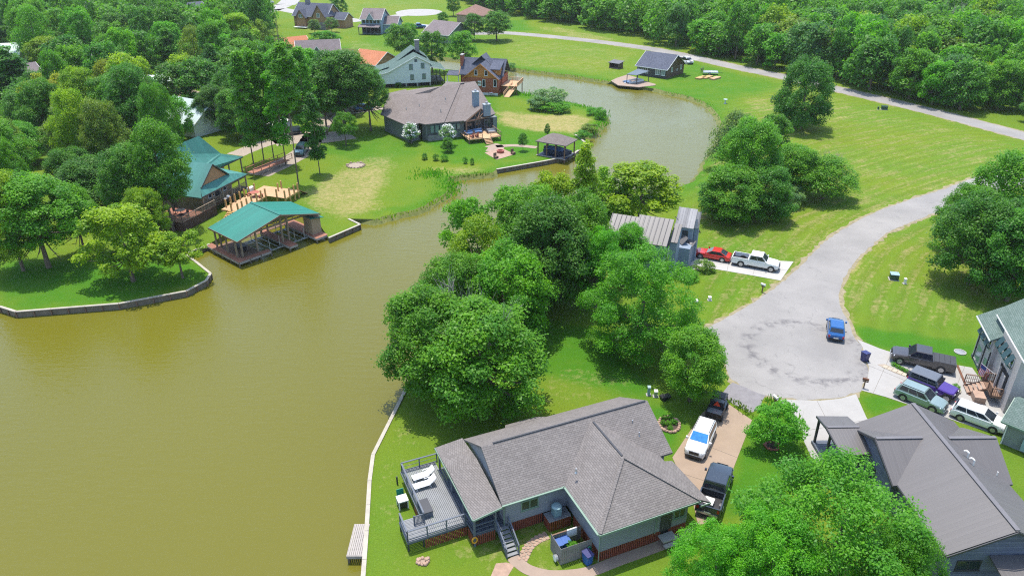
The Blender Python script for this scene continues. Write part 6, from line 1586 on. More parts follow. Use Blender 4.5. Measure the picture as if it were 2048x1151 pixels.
def trailer():
    p = P(560,268); t = thing('cargo_trailer', 'white box trailer among trees beside the lodge drive', 'trailer', (p.x,p.y,.03), yaw_px((548,272),(580,262)))
    MB().box(-2.6,2.6,-1.1,1.1,.5,2.5).build('body', M['white_metal'], t); MB().box(-2.63,2.63,-1.13,1.13,2.5,2.56).build('roof', M['white_plastic'], t)
    for s in (-1,1):
        for x in (-.5,.5): wheel(t, x, s*1.0, .34)
    MB().bar((2.6,0,.5),(3.8,0,.45),.1).build('tow_bar', M['black'], t)
    p = P(1421,149); t = thing('flat_trailer', 'low white flatbed trailer on the grass right of the lake cabin', 'trailer', (p.x,p.y,0), yaw_px((1407,148),(1436,149)))
    MB().box(-2.2,2.0,-.9,.9,.5,.62).build('bed', M['white_metal'], t); MB().box(-2.25,-2.15,-.95,.95,.6,1.9).build('tail_ramp', M['black'], t); MB().box(-2.1,2.0,-.95,-.9,.6,.9).box(-2.1,2.0,.9,.95,.6,.9).build('side_rail', M['white_metal'], t); MB().bar((2,0,.5),(3.3,0,.5),.1).build('tow_bar', M['black'], t)
    for s in (-1,1): wheel(t, -.3, s*.98, .34)
    for k, (px, py, lab) in enumerate(((1402,157,'left pile of yellow timber on the grass below the flatbed trailer'),(1414,156,'middle pile of yellow timber on the grass below the flatbed trailer'),(1430,158,'right pile of orange timber on the grass below the flatbed trailer'))):
        p = P(px,py); t = thing('timber_pile', lab, 'timber', (p.x,p.y,0), yaw_px((1400,160),(1424,153)), 'timber piles by the trailer')
        for i in range(5):
            for j in range(2): MB().box(-1.9,1.9,-.75+i*.3,-.48+i*.3,.02+j*.2,.2+j*.2).build('plank', M['wood_new' if k < 2 else 'wood_deck'], t)
    p = P(1232,136); t = thing('animal_shelter', 'small dark open-fronted shelter on the grass left of the lake cabin', 'shelter', (p.x,p.y,0), R(-40))
    MB().box(-1.6,-1.5,-1.2,1.2,0,1.7).box(1.5,1.6,-1.2,1.2,0,1.5).box(-1.5,1.5,1.1,1.2,0,1.7).build('wall', M['siding_darkbrown'], t); MB().slab([(-1.9,-1.5,1.6),(1.9,-1.5,1.6),(1.9,1.5,2.0),(-1.9,1.5,2.0)],.1).build('roof', M['metal_charcoal'], t); MB().box(-1.5,1.5,-1.1,1.1,0,.1).build('floor', M['stonepath'], t)
trailer()
def utv():
    c = P(1435,810,.9); t = thing('utility_buggy', 'black open utility buggy with a red-orange triangle on its back, on the tan driveway', 'buggy', (c.x,c.y,.04), dyaw+math.pi)
    MB().box(-1.6,-.35,-.72,.72,.62,.72).box(-1.6,-.35,-.76,-.7,.72,1.0).box(-1.6,-.35,.7,.76,.72,1.0).box(-1.64,-1.58,-.76,.76,.72,1.0).box(-.4,-.34,-.76,.76,.72,1.05).build('cargo_box', M['black'], t)
    MB().box(-1.55,-.42,-.69,.69,.722,.74).build('box_liner', M['steel'], t)
    loft([(-.3,.7,.4,.75),(.7,.72,.35,.8),(1.3,.68,.4,.85),(1.65,.5,.5,.7)], lambda s: [(s[0],-s[1],s[2]),(s[0],-s[1],s[3]-.1),(s[0],-s[1]*.8,s[3]),(s[0],s[1]*.8,s[3]),(s[0],s[1],s[3]-.1),(s[0],s[1],s[2])]).build('body', M['paint_dark'], t)
    b = MB()
    for s in (-.66,.66): b.bar((-.3,s,.7),(-.2,s,1.85),.06).bar((-.2,s,1.85),(.75,s,1.85),.06).bar((.75,s,1.85),(1.15,s,.85),.06)
    b.bar((-.2,-.66,1.85),(-.2,.66,1.85),.06).build('roll_cage', M['black'], t)
    MB().box(-.35,.85,-.72,.72,1.88,1.94).box(-.25,.75,-.5,.5,1.94,1.98).build('roof', M['black'], t)
    MB().box(-.2,.25,-.6,-.05,.75,.9).box(-.2,.25,.05,.6,.75,.9).box(-.28,-.18,-.6,.6,.9,1.4).build('seat', M['black'], t)
    MB().add([(-.36,-.34,1.05),(-.36,.34,1.05),(-.36,0,1.6),(-.40,-.34,1.05),(-.40,.34,1.05),(-.40,0,1.6)], [(0,1,2),(5,4,3),(0,3,4,1),(1,4,5,2),(2,5,3,0)]).build('triangle', M['orange_tri'], t)
    for x in (-1.05,1.05):
        for s in (-.68,.68): wheel(t, x, s, .34, .26, 'black')
utv()
# ---------------------------------------------------------------- street and garden things
def mailbox(label, px, py, m='trim_dark', yaw=0.0, big=False):
    p = P(px,py); t = thing('mailbox', label, 'mailbox', (p.x,p.y,0), yaw)
    MB().box(-.06,.06,-.06,.06,0,1.0).box(-.05,.05,-.3,.25,.8,.88).build('post', M['wood_brown'], t)
    b = MB(); n = 9
    pr = [(-.12,0),(.12,0)]+[(.12*math.cos(a),.14+.1*math.sin(a)) for a in np.linspace(0,math.pi,n)]
    k = len(pr); b.add([(x,-.3,1.0+z) for x,z in pr]+[(x,.3,1.0+z) for x,z in pr], [tuple(range(k)),tuple(range(2*k-1,k-1,-1))]+[(i+k,(i+1)%k+k,(i+1)%k,i) for i in range(k)])
    b.build('box', M[m], t); MB().box(.125,.14,0,.05,1.1,1.3).build('flag', M['tail_red'], t)
mailbox('white-topped mailbox on the grass beside the road bend near the white driveway', 1524, 584, 'white_metal', R(40))
mailbox('brown mailbox on the grass corner at the right of the turning circle', 1727, 776, 'rust', R(60))
mailbox('dark mailbox on the verge of the far road by the lake cabin', 1402, 146, 'trim_dark', R(20))
mailbox('white mailbox among the stones at the top of the tan driveway', 1548, 812, 'white_plastic', R(20))
def kerb_bin():
    p = P(1728,721); t = thing('wheeled_bin', 'navy wheeled bin at the edge of the turning circle', 'bin', (p.x,p.y,.03), R(200))
    MB().add([(-.25,-.28,0),(.25,-.28,0),(.25,.28,0),(-.25,.28,0),(-.32,-.36,1.0),(.32,-.36,1.0),(.32,.38,1.0),(-.32,.38,1.0)], [(3,2,1,0),(4,5,6,7),(0,1,5,4),(1,2,6,5),(2,3,7,6),(3,0,4,7)]).build('body', M['bin_navy'], t)
    MB().slab([(-.34,-.4,1.03),(.34,-.4,1.03),(.34,.38,1.09),(-.34,.38,1.09)],.05).build('lid', M['bin_navy'], t); MB().box(-.2,.2,-.42,-.38,.6,.8).build('label', M['white_plastic'], t)
    for s in (-1,1): MB().tube((s*.27-.03,.32,.1),(s*.27+.03,.32,.1),.1,n=10).build('wheel', M['rubber'], t)
kerb_bin()
def cabinet(name, label, px, py, w, d, h, m, yaw=0.0, top=None):
    p = P(px,py); t = thing(name, label, 'utility box', (p.x,p.y,0), yaw)
    MB().box(-w/2,w/2,-d/2,d/2,.05,h).build('cabinet', M[m], t); MB().slab([(-w/2-.03,-d/2-.03,h),(w/2+.03,-d/2-.03,h),(w/2+.03,d/2+.03,h+.08),(-w/2-.03,d/2+.03,h+.08)],.05).build('lid', M[top or m], t); MB().box(-w/2-.12,w/2+.12,-d/2-.12,d/2+.12,0,.05).build('pad', M['concrete'], t)
cabinet('utility_cabinet', 'dark green transformer cabinet with a pale lid on the right-hand lawn', 1787, 558, 1.0, .8, .8, 'utility_green', R(-15), 'ac_top')
cabinet('utility_pedestal', 'small white pedestal beside the green transformer cabinet on the right lawn', 1809, 567, .25, .25, .7, 'white_plastic')
cabinet('utility_cabinet', 'dark green transformer cabinet on the grass by the far straight road', 1768, 219, 1.3, 1.0, .8, 'utility_green', R(-15))
cabinet('utility_pedestal', 'small green pedestal left of the transformer by the far straight road', 1756, 219, .3, .3, .6, 'utility_green')
cabinet('utility_pedestal', 'pale green pedestal on the lawn behind the grey roof', 1297, 789, .26, .26, .95, 'ac_top')
cabinet('utility_pedestal', 'grey meter pedestal right of the pale green one behind the grey roof', 1311, 792, .32, .3, .65, 'steel')
cabinet('utility_pedestal', 'low white pedestal on the lawn below the white driveway, right of another', 1419, 600, .3, .3, .45, 'white_plastic')
cabinet('utility_pedestal', 'flat white pedestal on the lawn below the white driveway, left of another', 1393, 603, .3, .3, .2, 'white_plastic')
p = P(1330,797); t = thing('folded_cart', 'low black cart lying on the grass by the meter pedestals', 'cart', (p.x,p.y,0), R(20)); MB().box(-.5,.5,-.3,.3,.2,.4).build('tray', M['black'], t)
for s in (-1,1): wheel(t, -.2, s*.32, .2, .1, 'black')
p = P(1450,207); t = thing('bird_bath', 'pale blue-green bird bath on the far lawn near the bank', 'bird bath', (p.x,p.y,0)); MB().lathe([(.35,0),(.15,.1),(.12,.8),(.5,.95),(.5,1.02),(.1,.98)], n=14).build('bowl', M['metal_pale'], t, 40)
p = P(1032,160,WATER_Z); t = thing('marker_post', 'thin dark post standing in the far water beside the red house', 'post', (p.x,p.y,WATER_Z-.5)); MB().tube((0,0,0),(0,0,2.0),.1,.07).build('pole', M['trim_dark'], t); MB().box(-.12,.12,-.12,.12,2.0,2.2).build('pole_cap', M['rust'], t)
def stones_ring(name, label, cat, px, py, rx, ry, n, z=.02, mm='stonepath', inner='soil', size=.2):
    p = P(px,py); t = thing(name, label, cat, (p.x,p.y,0))
    if inner: MB().lathe([(rx,.0),(rx,.05),(rx*.3,.1)], n=18).build('soil_bed', M[inner], t).scale = (1, ry/rx, 1)
    r_ = random.Random(px)
    for i in range(n):
        a = 2*math.pi*i/n; s = size*r_.uniform(.8,1.3)
        o = MB().lathe([(s*.9,0),(s,.08*s/.2),(s*.75,.16*s/.2)], n=6).build('stone', M[mm], t, loc=(rx*math.cos(a), ry*math.sin(a), z), rz=r_.uniform(0,6))
        o.scale = (1, r_.uniform(.6,.9), r_.uniform(.8,1.2))
    return t
stones_ring('flower_bed', 'stone-edged flower bed with rose bushes beside the grey house and driveway', 'flower bed', 1338, 849, 0.95, 1.15, 22, inner='soil')
stones_ring('mulch_ring', 'ring of red-brown bricks round the small tree by the tan driveway', 'mulch ring', 1544, 892, .62, .55, 16, mm='fabric_red', size=.15)
stones_ring('old_fire_ring', 'bleached ring of stones on the lawn in front of the grey deck', 'stone ring', 846, 1123, .38, .3, 11, inner='walk_tan', size=.2)
stones_ring('fire_scar', 'low ring of grey stones round a bare patch on the left lawn', 'stone ring', 712, 331, 1.6, 1.6, 16, inner='gravel', size=.25, mm='walk_tan')
def stepping_path():
    ln = smooth_line(W2([(1096,1070),(1078,1077),(1062,1088),(1052,1103),(1044,1122)]), 8); ln = np.array(ln)
    seg = np.r_[0, np.cumsum(np.linalg.norm(np.diff(ln,axis=0),axis=1))]; tot = seg[-1]; r_ = random.Random(3)
    base = sheet('stone_path', ribbon([tuple(v) for v in ln], .75), M['gravel'], .012)
    n = int(tot/.32)
    for i in range(n):
        for j in (-1, 0, 1):
            s = (i+.5 + (.5 if j == 0 else 0))/n*tot
            if s >= tot: continue
            x = np.interp(s, seg, ln[:,0]); y = np.interp(s, seg, ln[:,1])
            d = ln[min(len(ln)-1, np.searchsorted(seg, s))] - ln[max(0, np.searchsorted(seg, s)-1)]; d = d/(np.linalg.norm(d)+1e-9)
            x += -d[1]*j*.27 + r_.uniform(-.03,.03); y += d[0]*j*.27 + r_.uniform(-.03,.03)
            k = r_.choice((5,6,7)); pts = [(.17*r_.uniform(.75,1.1)*math.cos(a), .15*r_.uniform(.75,1.1)*math.sin(a), .05) for a in np.linspace(0,2*math.pi,k,endpoint=False)]
            o = MB().slab(pts, .06).build('flagstone', M['stonepath'], base, loc=(x,y,r_.uniform(0,.015)), rz=r_.uniform(0,6))
stepping_path()
def driveway_bits():
    p, q = P(1914.5,730,.045), P(1939.6,790,.045)
    t = thing('timber_strip', 'long rusty timber strip across the right-hand driveway', 'strip', p)
    MB().bar((0,0,.02), q-p+Vector((0,0,.02)), .22, .07).build('strip', M['rust'], t)
    # planted median with pavers between the two drives
    a = [(1754,729),(1769,728),(1826,752),(1822,757),(1790,746)]
    md = sheet('median_bed', W2(a), M['gravel'], .05)
    for k in range(5):
        u = .12+k*.19; c0 = P(1764+(1815-1764)*u, 731.5+(752-731.5)*u); o = MB().box(-.22,.22,-.3,.3,0,.05).build('paver', M['paver'], md, loc=(c0.x,c0.y,.04), rz=yaw_px((1764,731.5),(1815,752)))
    o = P(1909,782); t = thing('grass_planter', 'small stone-edged planter in front of the purple off-roader', 'planter', (o.x,o.y,.03), R(-40)); MB().box(-.55,.55,-.25,.25,0,.2).build('edge', M['paver'], t); PLANTERS.append((t,.3,.4))
    for k in range(5):
        c0 = P(1787+k*8, 731+k*4.2); t = thing('low_plant', ['first','second','third','fourth','fifth'][k] + ' low plant from the turning circle in the row beside the driveway pavers', 'plant', (c0.x,c0.y,.05), 0, 'plants along the driveway median'); PLANTERS.append((t,.0,.28))
    # tank lid ring in the lawn
    p = P(1920,704); t = thing('tank_lid', 'round grey lid with a pale rim in the lawn by the dark grey pickup', 'lid', (p.x,p.y,0)); MB().lathe([(.62,0),(.62,.09),(.5,.1),(.5,.05)], n=22).build('rim', M['concrete'], t); MB().lathe([(.49,0),(.49,.07),(.2,.08)], n=18).build('cover', M['steel'], t)
    for px, py, s, lab in ((1563,818,.5,'pale boulder at the corner of the white drive, left of another'),(1575,826,.4,'pale boulder at the corner of the white drive, right of another')):
        p = P(px,py); t = tag(MB().lathe([(s*.8,0),(s,.2),(s*.8,.38),(s*.3,.5)], n=9).build('boulder', M['stonepath'], None, 50, loc=(p.x,p.y,0)), lab, 'boulder'); t.scale = (1,.7,.8)
driveway_bits()
# ================================================================ TREES AND PLANTS
def crown(name, seed, n_clump, n_leaf, leaf, shape='round', droop=0.0, asp=1.0, clump=(.24,.40), flat=.85):
    """unit crown (radius 1, centre 0): leaf blades spread over many foliage clumps"""
    g = np.random.RandomState(seed)
    # a dome: widest low down, every clump with its own sunlit top
    m = n_clump
    z = np.sort(g.uniform(0,1,m))**.85*1.72-.92
    th = g.uniform(0,6.283)+np.arange(m)*2.39996+g.normal(0,.35,m)
    w = np.where(z > -.40, np.sqrt(np.clip(1-((z+.40)/1.28)**2, .02, 1)), 1-.45*((-.40-z)/.52)**2)
    lob = 1 + .13*np.sin(2*th+g.uniform(0,6)) + .11*np.sin(5*th+g.uniform(0,6)) + g.normal(0,.07,m)
    rr = w*lob*np.where(g.uniform(size=m) < .74, g.uniform(.74,.92,m), g.uniform(.25,.7,m))
    c = np.stack([rr*np.cos(th), rr*np.sin(th), z*flat/.85], 1)
    if shape == 'tall':
        c[:,2] = g.uniform(-1,1,m); w = np.clip(1.05-np.abs(c[:,2]+.15)**2.2*.8, .2, 1); a = g.uniform(0,6.283,m); rr = np.sqrt(g.uniform(.05,1,m))*w*.62
        c[:,0] = rr*np.cos(a); c[:,1] = rr*np.sin(a)
    if shape == 'open':
        c = c[g.permutation(m)[: int(m*.8)]]; m = len(c); c *= 1.08
    c[:,2] *= asp
    rc = g.uniform(clump[0], clump[1], m)*np.where(g.uniform(size=m) < .15, .6, 1)
    if shape == 'tall': rc *= .72
    tint = np.clip(g.normal(.5,.26,m), 0, 1)
    w = rc**2; k = g.choice(m, n_leaf, p=w/w.sum())
    dd = g.normal(size=(n_leaf,3)); dd /= np.linalg.norm(dd,axis=1)[:,None]
    dd[:,2] = np.where(dd[:,2] < -.25, -dd[:,2], dd[:,2])
    pos = c[k] + dd*(rc[k]*g.uniform(.60,1.06,n_leaf))[:,None]*np.array([1,1,.82])
    pos += g.normal(0,.028,(n_leaf,3))
    st = g.uniform(size=n_leaf) < .05; pos[st] += dd[st]*g.uniform(.05,.2,(st.sum(),1))*rc[k][st][:,None]*2
    if droop: pos[:,2] -= droop*(pos[:,0]**2+pos[:,1]**2)*g.uniform(.4,1,n_leaf)
    nrm = dd*.7 + g.normal(0,.55,(n_leaf,3)) + np.array([0,0,.85]); nrm /= np.linalg.norm(nrm,axis=1)[:,None]
    t = np.cross(nrm, g.normal(size=(n_leaf,3))); t /= np.linalg.norm(t,axis=1)[:,None]; b = np.cross(nrm, t)
    s = leaf*g.uniform(.65,1.35,n_leaf)[:,None]
    V = np.stack([pos-t*s*.5, pos+b*s*.28, pos+t*s*.5, pos-b*s*.28], 1).reshape(-1,3)
    me = bpy.data.meshes.new(name)
    me.vertices.add(len(V)); me.vertices.foreach_set('co', V.astype(np.float32).ravel())
    me.loops.add(n_leaf*4); me.loops.foreach_set('vertex_index', np.arange(n_leaf*4, dtype=np.int32))
    me.polygons.add(n_leaf); me.polygons.foreach_set('loop_start', np.arange(0, n_leaf*4, 4, dtype=np.int32)); me.polygons.foreach_set('loop_total', np.full(n_leaf, 4, np.int32))
    at_ = me.attributes.new('tint', 'FLOAT', 'FACE'); at_.data.foreach_set('value', np.clip(tint[k]+g.normal(0,.22,n_leaf),0,1).astype(np.float32))
    me.update(); me.materials.append(M['leaf'])
    return me, c, rc
def limbs(name, seed, tips, zc, rb=.055, fork=None, twigs=0, mat='bark'):
    """trunk from the ground to the crown with limbs reaching into the clumps, in crown units (crown centre at zc above ground)"""
    g = random.Random(seed); b = MB()
    lean = Vector((g.uniform(-.06,.06), g.uniform(-.06,.06), 0))
    pts = [Vector((0,0,0)), Vector((lean.x*.5,lean.y*.5,zc*.35)), Vector((lean.x,lean.y,zc*.7)), Vector((lean.x*1.3,lean.y*1.3,zc+.25))]
    rr = [rb*1.35, rb, rb*.8, rb*.35]
    for i in range(3): b.tube(pts[i], pts[i+1], rr[i], rr[i+1], 7)
    for i, p in enumerate(tips):
        h = zc*g.uniform(.5,.85); base = pts[0].lerp(pts[2], min(1, h/(zc*.7)))
        tip = Vector((p[0],p[1],p[2]+zc)); mid = base.lerp(tip, .5) + Vector((0,0,-.05))
        b.tube(base, mid, rb*.5, rb*.3, 5); b.tube(mid, tip, rb*.3, rb*.08, 5)
        for q in range(twigs):
            e = tip + Vector((g.uniform(-.25,.25),g.uniform(-.25,.25),g.uniform(-.05,.28))); b.tube(mid.lerp(tip, g.uniform(.3,.9)), e, rb*.13, rb*.03, 4)
    me = b.mesh(name); me.materials.append(M[mat]); return me
KIND = {}; ASP = {}
def make_kind(key, nm_, seed, n_clump, n_leaf, leaf, zc, shape='round', ntips=9, rb=.05, **kw):
    me, c, rc = crown('crown', seed, n_clump, n_leaf, leaf, shape, **kw)
    order = np.argsort(-np.linalg.norm(c,axis=1))[:ntips]
    tr = limbs('trunk', seed, [c[i]*np.array([1,1,1/kw.get('asp',1)]) for i in order], zc, rb, twigs=2 if key[:4] == 'near' else 0)
    KIND[key] = (nm_, me, tr, zc); ASP[me.name] = kw.get('asp', 1.0)
for i in range(4): make_kind('near%d'%i, 'broadleaf_tree', 11+i, 130+14*i, 38000, .052, 1.12, ntips=14, clump=(.13,.25))
for i in range(2): make_kind('dense%d'%i, 'broadleaf_tree', 31+i, 170, 52000, .034, 1.0, ntips=10, clump=(.11,.20))
for i in range(2): make_kind('small%d'%i, 'small_tree', 41+i, 60, 9000, .085, 1.15, ntips=7, clump=(.2,.32))
for i in range(5): make_kind('mid%d'%i, 'woodland_tree', 51+i, 70+6*i, 9500, .092, 1.2, ntips=9, clump=(.16,.32))
for i in range(3): make_kind('tall%d'%i, 'tall_tree', 61+i, 70, 11000, .13, 1.5, 'tall', ntips=16, rb=.035, asp=2.3, clump=(.3,.52))
for i in range(2): make_kind('open%d'%i, 'open_crowned_tree', 71+i, 64, 14000, .085, 1.3, 'open', ntips=14, rb=.05, clump=(.18,.32))
for i in range(2): make_kind('weep%d'%i, 'drooping_tree', 81+i, 70, 16000, .065, 1.05, droop=.45, ntips=10, clump=(.2,.34))
for i in range(5): make_kind('far%d'%i, 'forest_tree', 91+i, 34+5*i, 3600, .15, 1.3, ntips=4, clump=(.26,.42))
for i in range(2): make_kind('bush%d'%i, 'bush', 101+i, 30, 3600, .12, .62, ntips=4, rb=.03, clump=(.26,.42))
GREEN = {'mid': (0.112, 0.31, 0.02), 'dark': (0.08, 0.24, 0.026), 'lime': (0.225, 0.385, 0.016), 'yellow': (0.29, 0.36, 0.024), 'blue': (0.1, 0.27, 0.075), 'grey': (0.15, 0.28, 0.085), 'deep': (0.068, 0.2, 0.026), 'fresh': (0.115, 0.355, 0.014), 'olive': (0.165, 0.28, 0.036), 'pale': (0.18, 0.33, 0.12)}
_tr = random.Random(77)
def plant(key, x, y, Rw, Rh, zc, hue, label, cat='tree', group=None, name=None, rz=None, z0=0.0):
    """tree standing at x, y: crown half-width Rw, half-height Rh, crown centre at height zc"""
    nm_, cm, tm, uz = KIND[key]
    t = thing(name or nm_, label, cat, (x, y, z0), _tr.uniform(0,6.28) if rz is None else rz, group)
    c = link('crown', cm, None, t, (0,0,zc)); c.scale = (Rw, Rw*_tr.uniform(.93,1.07), Rh/ASP[cm.name])
    k = _tr.uniform(.88,1.14); h = GREEN[hue]; j = _tr.uniform(-.1,.1)
    c.color = (h[0]*k*(1+j), h[1]*k, h[2]*k*(1-j), 1)
    s = link('trunk', tm, None, t); s.scale = (Rw*.9, Rw*.9, zc/uz)
    return t
def tree_px(key, cx, cy, wpx, h, hue, label, cat='tree', base=None, rh=None, zc=None, group=None, name=None):
    """crown seen centred at a photo point with a given width; total height h"""
    z = zc if zc else (h-rh*.98 if rh else h*.58)
    p = P(cx, cy, z) if base is None else P(*base)
    Rw = wpx/2 * depth((p.x,p.y,z)) / CAM_F
    return plant(key, p.x, p.y, Rw, rh or max(1.0, h-z), z, hue, label, cat, group, name)
T = tree_px
# -- trees one can tell apart
T('near0', 860,672, 215, 11.5, 'mid', 'leaning mid-green tree over the bulkhead, leftmost of the central clump', rh=5.0)
T('near1', 960,712, 262, 11.5, 'mid', 'broad deep green tree with pale bare twigs, nearest of the central clump', rh=5.4)
T('near2', 1008,590, 195, 11.5, 'fresh', 'bright green rounded tree in the middle of the central clump', rh=5.6)
T('near3', 905,590, 150, 11, 'mid', 'loose mid-green tree at the water edge of the central clump', rh=4.6)
T('dense0', 1282,602, 230, 12.4, 'fresh', 'large round fresh green tree on the lawn left of the white driveway', rh=6.2)
T('near3', 1258,498, 84, 8.0, 'fresh', 'leafy sprig-topped tree against the front wall of the stepped grey house', rh=3.4)
T('weep0', 955,508, 140, 12, 'lime', 'loose yellow-green drooping tree by the water, behind the central clump', rh=5.0)
T('near1', 1092,500, 190, 14, 'dark', 'tall dark tree at the heart of the central clump, shading the lawn', rh=6.4)
T('near3', 1060,455, 150, 13.5, 'mid', 'tall mid-green tree at the back of the central clump', rh=5.4)
T('near2', 1155,470, 150, 13, 'mid', 'mid-green tree between the dark clump and the stepped grey house', rh=5.4)
T('mid1', 930,452, 95, 12, 'fresh', 'small bright tree at the far left water side of the central clump', rh=3.8)
T('near0', 1196,520, 100, 10.5, 'fresh', 'leafy tree touching the wall of the stepped grey house', rh=4.2)
T('tall1', 1168,385, 70, 17, 'lime', 'slender yellow-green tree rising above the central clump', rh=6.2)
T('open0', 1282,374, 150, 10.5, 'lime', 'yellow-green broad-leaved tree behind the stepped grey house', rh=3.4)
T('open1', 1215,392, 105, 10, 'lime', 'yellow-green tree left of the one behind the stepped house', rh=4.4)
T('mid4', 1105,405, 100, 13, 'lime', 'yellow-green tree at the water behind the central clump', rh=4.2)
T('mid3', 1020,432, 90, 12.5, 'mid', 'low mid-green tree at the water edge behind the central clump', rh=4.0)
T('near2', 1110,545, 90, 8, 'dark', 'low shaded tree under the central clump beside the gap of lawn', rh=3.8)
T('near1', 1390,720, 138, 8.2, 'mid', 'compact mid-green tree at the top of the tan driveway', rh=3.5)
T('small0', 1548,850, 100, 5.2, 'fresh', 'small light green tree in a brick ring by the tan driveway', rh=2.0, zc=2.7, base=(1545,890))
T('dense1', 1672,1076, 362, 11.6, 'mid', 'huge bright green tree filling the bottom right in front of the charcoal roof', rh=5.9)
T('dense0', 1436,1132, 190, 8.2, 'fresh', 'bright green tree at the bottom edge by the corner of the grey house', rh=3.4)
T('dense0', 1540,1120, 220, 9.5, 'fresh', 'bright green tree between the two largest at the bottom edge', rh=4.0)
T('dense1', 1790,1165, 190, 9.5, 'mid', 'mid-green tree at the bottom edge right of the huge one', rh=4.6)
T('near0', 1968,470, 178, 12.5, 'dark', 'large dark tree by the bend of the road at right, nearest of its clump', rh=5.8)
T('near2', 2040,390, 180, 14, 'mid', 'tall mid-green tree in the right clump, cut by the picture edge', rh=6.2)
T('near3', 2045,505, 170, 12, 'dark', 'dark spreading tree in the right clump, behind the shuttered house', rh=5.6)
T('near1', 1935,425, 105, 10, 'mid', 'small mid-green tree on the road side of the right clump', rh=4.2)
T('near2', 1598,185, 118, 15.5, 'dark', 'tall dark ivy-clad tree standing alone on the far right field', base=(1600,257), rh=7.4, zc=7.6)
T('near0', 1505,300, 140, 14, 'mid', 'dark tree with bare tips in the middle of the shore clump by the right field', rh=5.4)
T('weep1', 1475,272, 95, 11, 'grey', 'grey-green thin-leaved tree by the water in the right shore clump', rh=4.4)
T('near1', 1462,385, 140, 8.5, 'mid', 'bushy tree at the water corner of the right shore clump', rh=4.2)
T('near2', 1530,380, 120, 8.5, 'dark', 'dark green tree in front of the right shore clump', rh=4.2)
T('near3', 1590,335, 110, 8.5, 'mid', 'mid-green tree at the field side of the right shore clump', rh=3.8)
T('weep0', 1655,345, 115, 7.2, 'mid', 'low spreading tree with bare grey branches at the field end of the right shore clump', rh=2.8)
T('mid2', 1550,262, 60, 10, 'dark', 'small dark tree at the back of the right shore clump', rh=3.4)
T('bush0', 1581,390, 58, 3.2, 'pale', 'pale blue-green bush in front of the right shore clump', 'bush', rh=1.5)
T('bush1', 1432,424, 26, 2.2, 'lime', 'bright green bush on bare soil behind the stepped house', 'bush', rh=1.3)
T('bush1', 1460,428, 10, 1.2, 'pale', 'tiny pale shrub right of the bright bush behind the stepped house', 'bush', rh=.6)
T('bush0', 1408,533, 38, 1.6, 'olive', 'olive clump of tall grass beside the white driveway', 'bush', rh=1.0)
T('bush0', 1377,548, 40, 1.5, 'mid', 'low shrub at the steps of the stepped house', 'bush', rh=.8)
T('bush1', 1100,193, 66, 4.6, 'pale', 'large pale grey-green willow bush on the far point', 'bush', rh=2.2)
T('bush0', 1078,206, 40, 3.2, 'pale', 'smaller pale bush left of the large willow bush on the far point', 'bush', rh=1.6)
T('bush1', 1112,213, 55, 2.2, 'fresh', 'bright green low bush in front of the willow bush on the far point', 'bush', rh=1.0)
T('bush0', 1200,226, 26, 2.6, 'mid', 'dark green bush at the tip of the far point', 'bush', rh=1.3)
T('bush1', 1184,222, 22, 1.8, 'fresh', 'bright low bush near the tip of the far point', 'bush', rh=.9)
T('bush0', 1180,256, 34, 1.8, 'olive', 'rough olive shrub on the bank below the dry grass', 'bush', rh=.9)
T('bush1', 1165,268, 30, 1.6, 'fresh', 'bright rough shrub on the bank beside the boat shelter', 'bush', rh=.8)
T('bush0', 1024,132, 16, 1.6, 'blue', 'small round blue-green bush at the far water edge', 'bush', rh=.9)
T('small1', 1046,288, 20, 3.6, 'dark', 'young thin tree on the lawn between fire pit and boat shelter', base=(1046,302), rh=1.3, zc=2.3)
T('small0', 1095,258, 12, 2.6, 'dark', 'small upright shrub behind the boat shelter roof', 'bush', rh=1.3, zc=1.4)
WHITE = []
WHITE.append(T('small1', 823,268, 34, 4.0, 'pale', 'white-flowering small tree at the slate wall of the brown-roofed house', base=(823,288), rh=1.6, zc=2.6))
WHITE.append(T('small0', 897,264, 30, 4.2, 'pale', 'white-flowering small tree in front of the deck of the brown-roofed house', base=(896,292), rh=1.4, zc=3.0))
T('small1', 895,288, 28, 2.8, 'dark', 'dark round bush below the white-flowering tree by the deck', 'bush', rh=1.3, zc=1.6)
for px, py, w, lab in ((849,313,12,'dark shrub on the far lawn, leftmost of a row'),(872,315,12,'low shrub on the far lawn, second of a row'),(888,316,16,'low bright shrub on the far lawn, third of a row'),(930,321,9,'tiny shrub on the far lawn near the bulkhead end, left of a pair'),(944,323,9,'tiny shrub on the far lawn near the bulkhead end, right of a pair'),(797,170,14,'round shrub at the foot of the white gabled house')):
    T('bush0', px, py, w, 1.3, 'dark' if w < 15 else 'fresh', lab, 'bush', rh=.7)
for key, cx, cy, w, h, hue, lab in (('mid0',676,12,34,9,'dark','round dark tree alone on the far field by the brick house'),('mid1',948,48,44,9,'dark','dark round tree in front of the warm brown hipped roof'),('mid2',993,45,64,10,'dark','wide dark tree beside the far road, right of the brown hipped roof'),('mid3',906,8,28,8,'dark','small dark tree at the top edge near the brown hipped roof'),
    ('mid4',800,76,60,10.5,'dark','dark tree clump right of the blue-sided house'),('mid0',862,92,62,12,'dark','tall dark tree behind the white gabled house'),('mid1',925,92,56,10.5,'mid','mid-green tree behind the red log house'),('mid2',650,80,60,7.5,'fresh','bright round tree beside the slate-gabled roof'),('mid3',886,40,24,7,'dark','small dark tree beside the blue pickup'),
    ('mid4',628,50,26,5,'grey','grey-green bush in front of the brick gabled house'),('mid0',662,46,26,5.5,'grey','grey-green round bush at the right of the brick gabled house'),('mid1',820,62,34,7,'mid','mid-green tree between the blue-sided and mauve-roofed houses')):
    T(key, cx, cy, w, h, hue, lab, rh=h*.4)
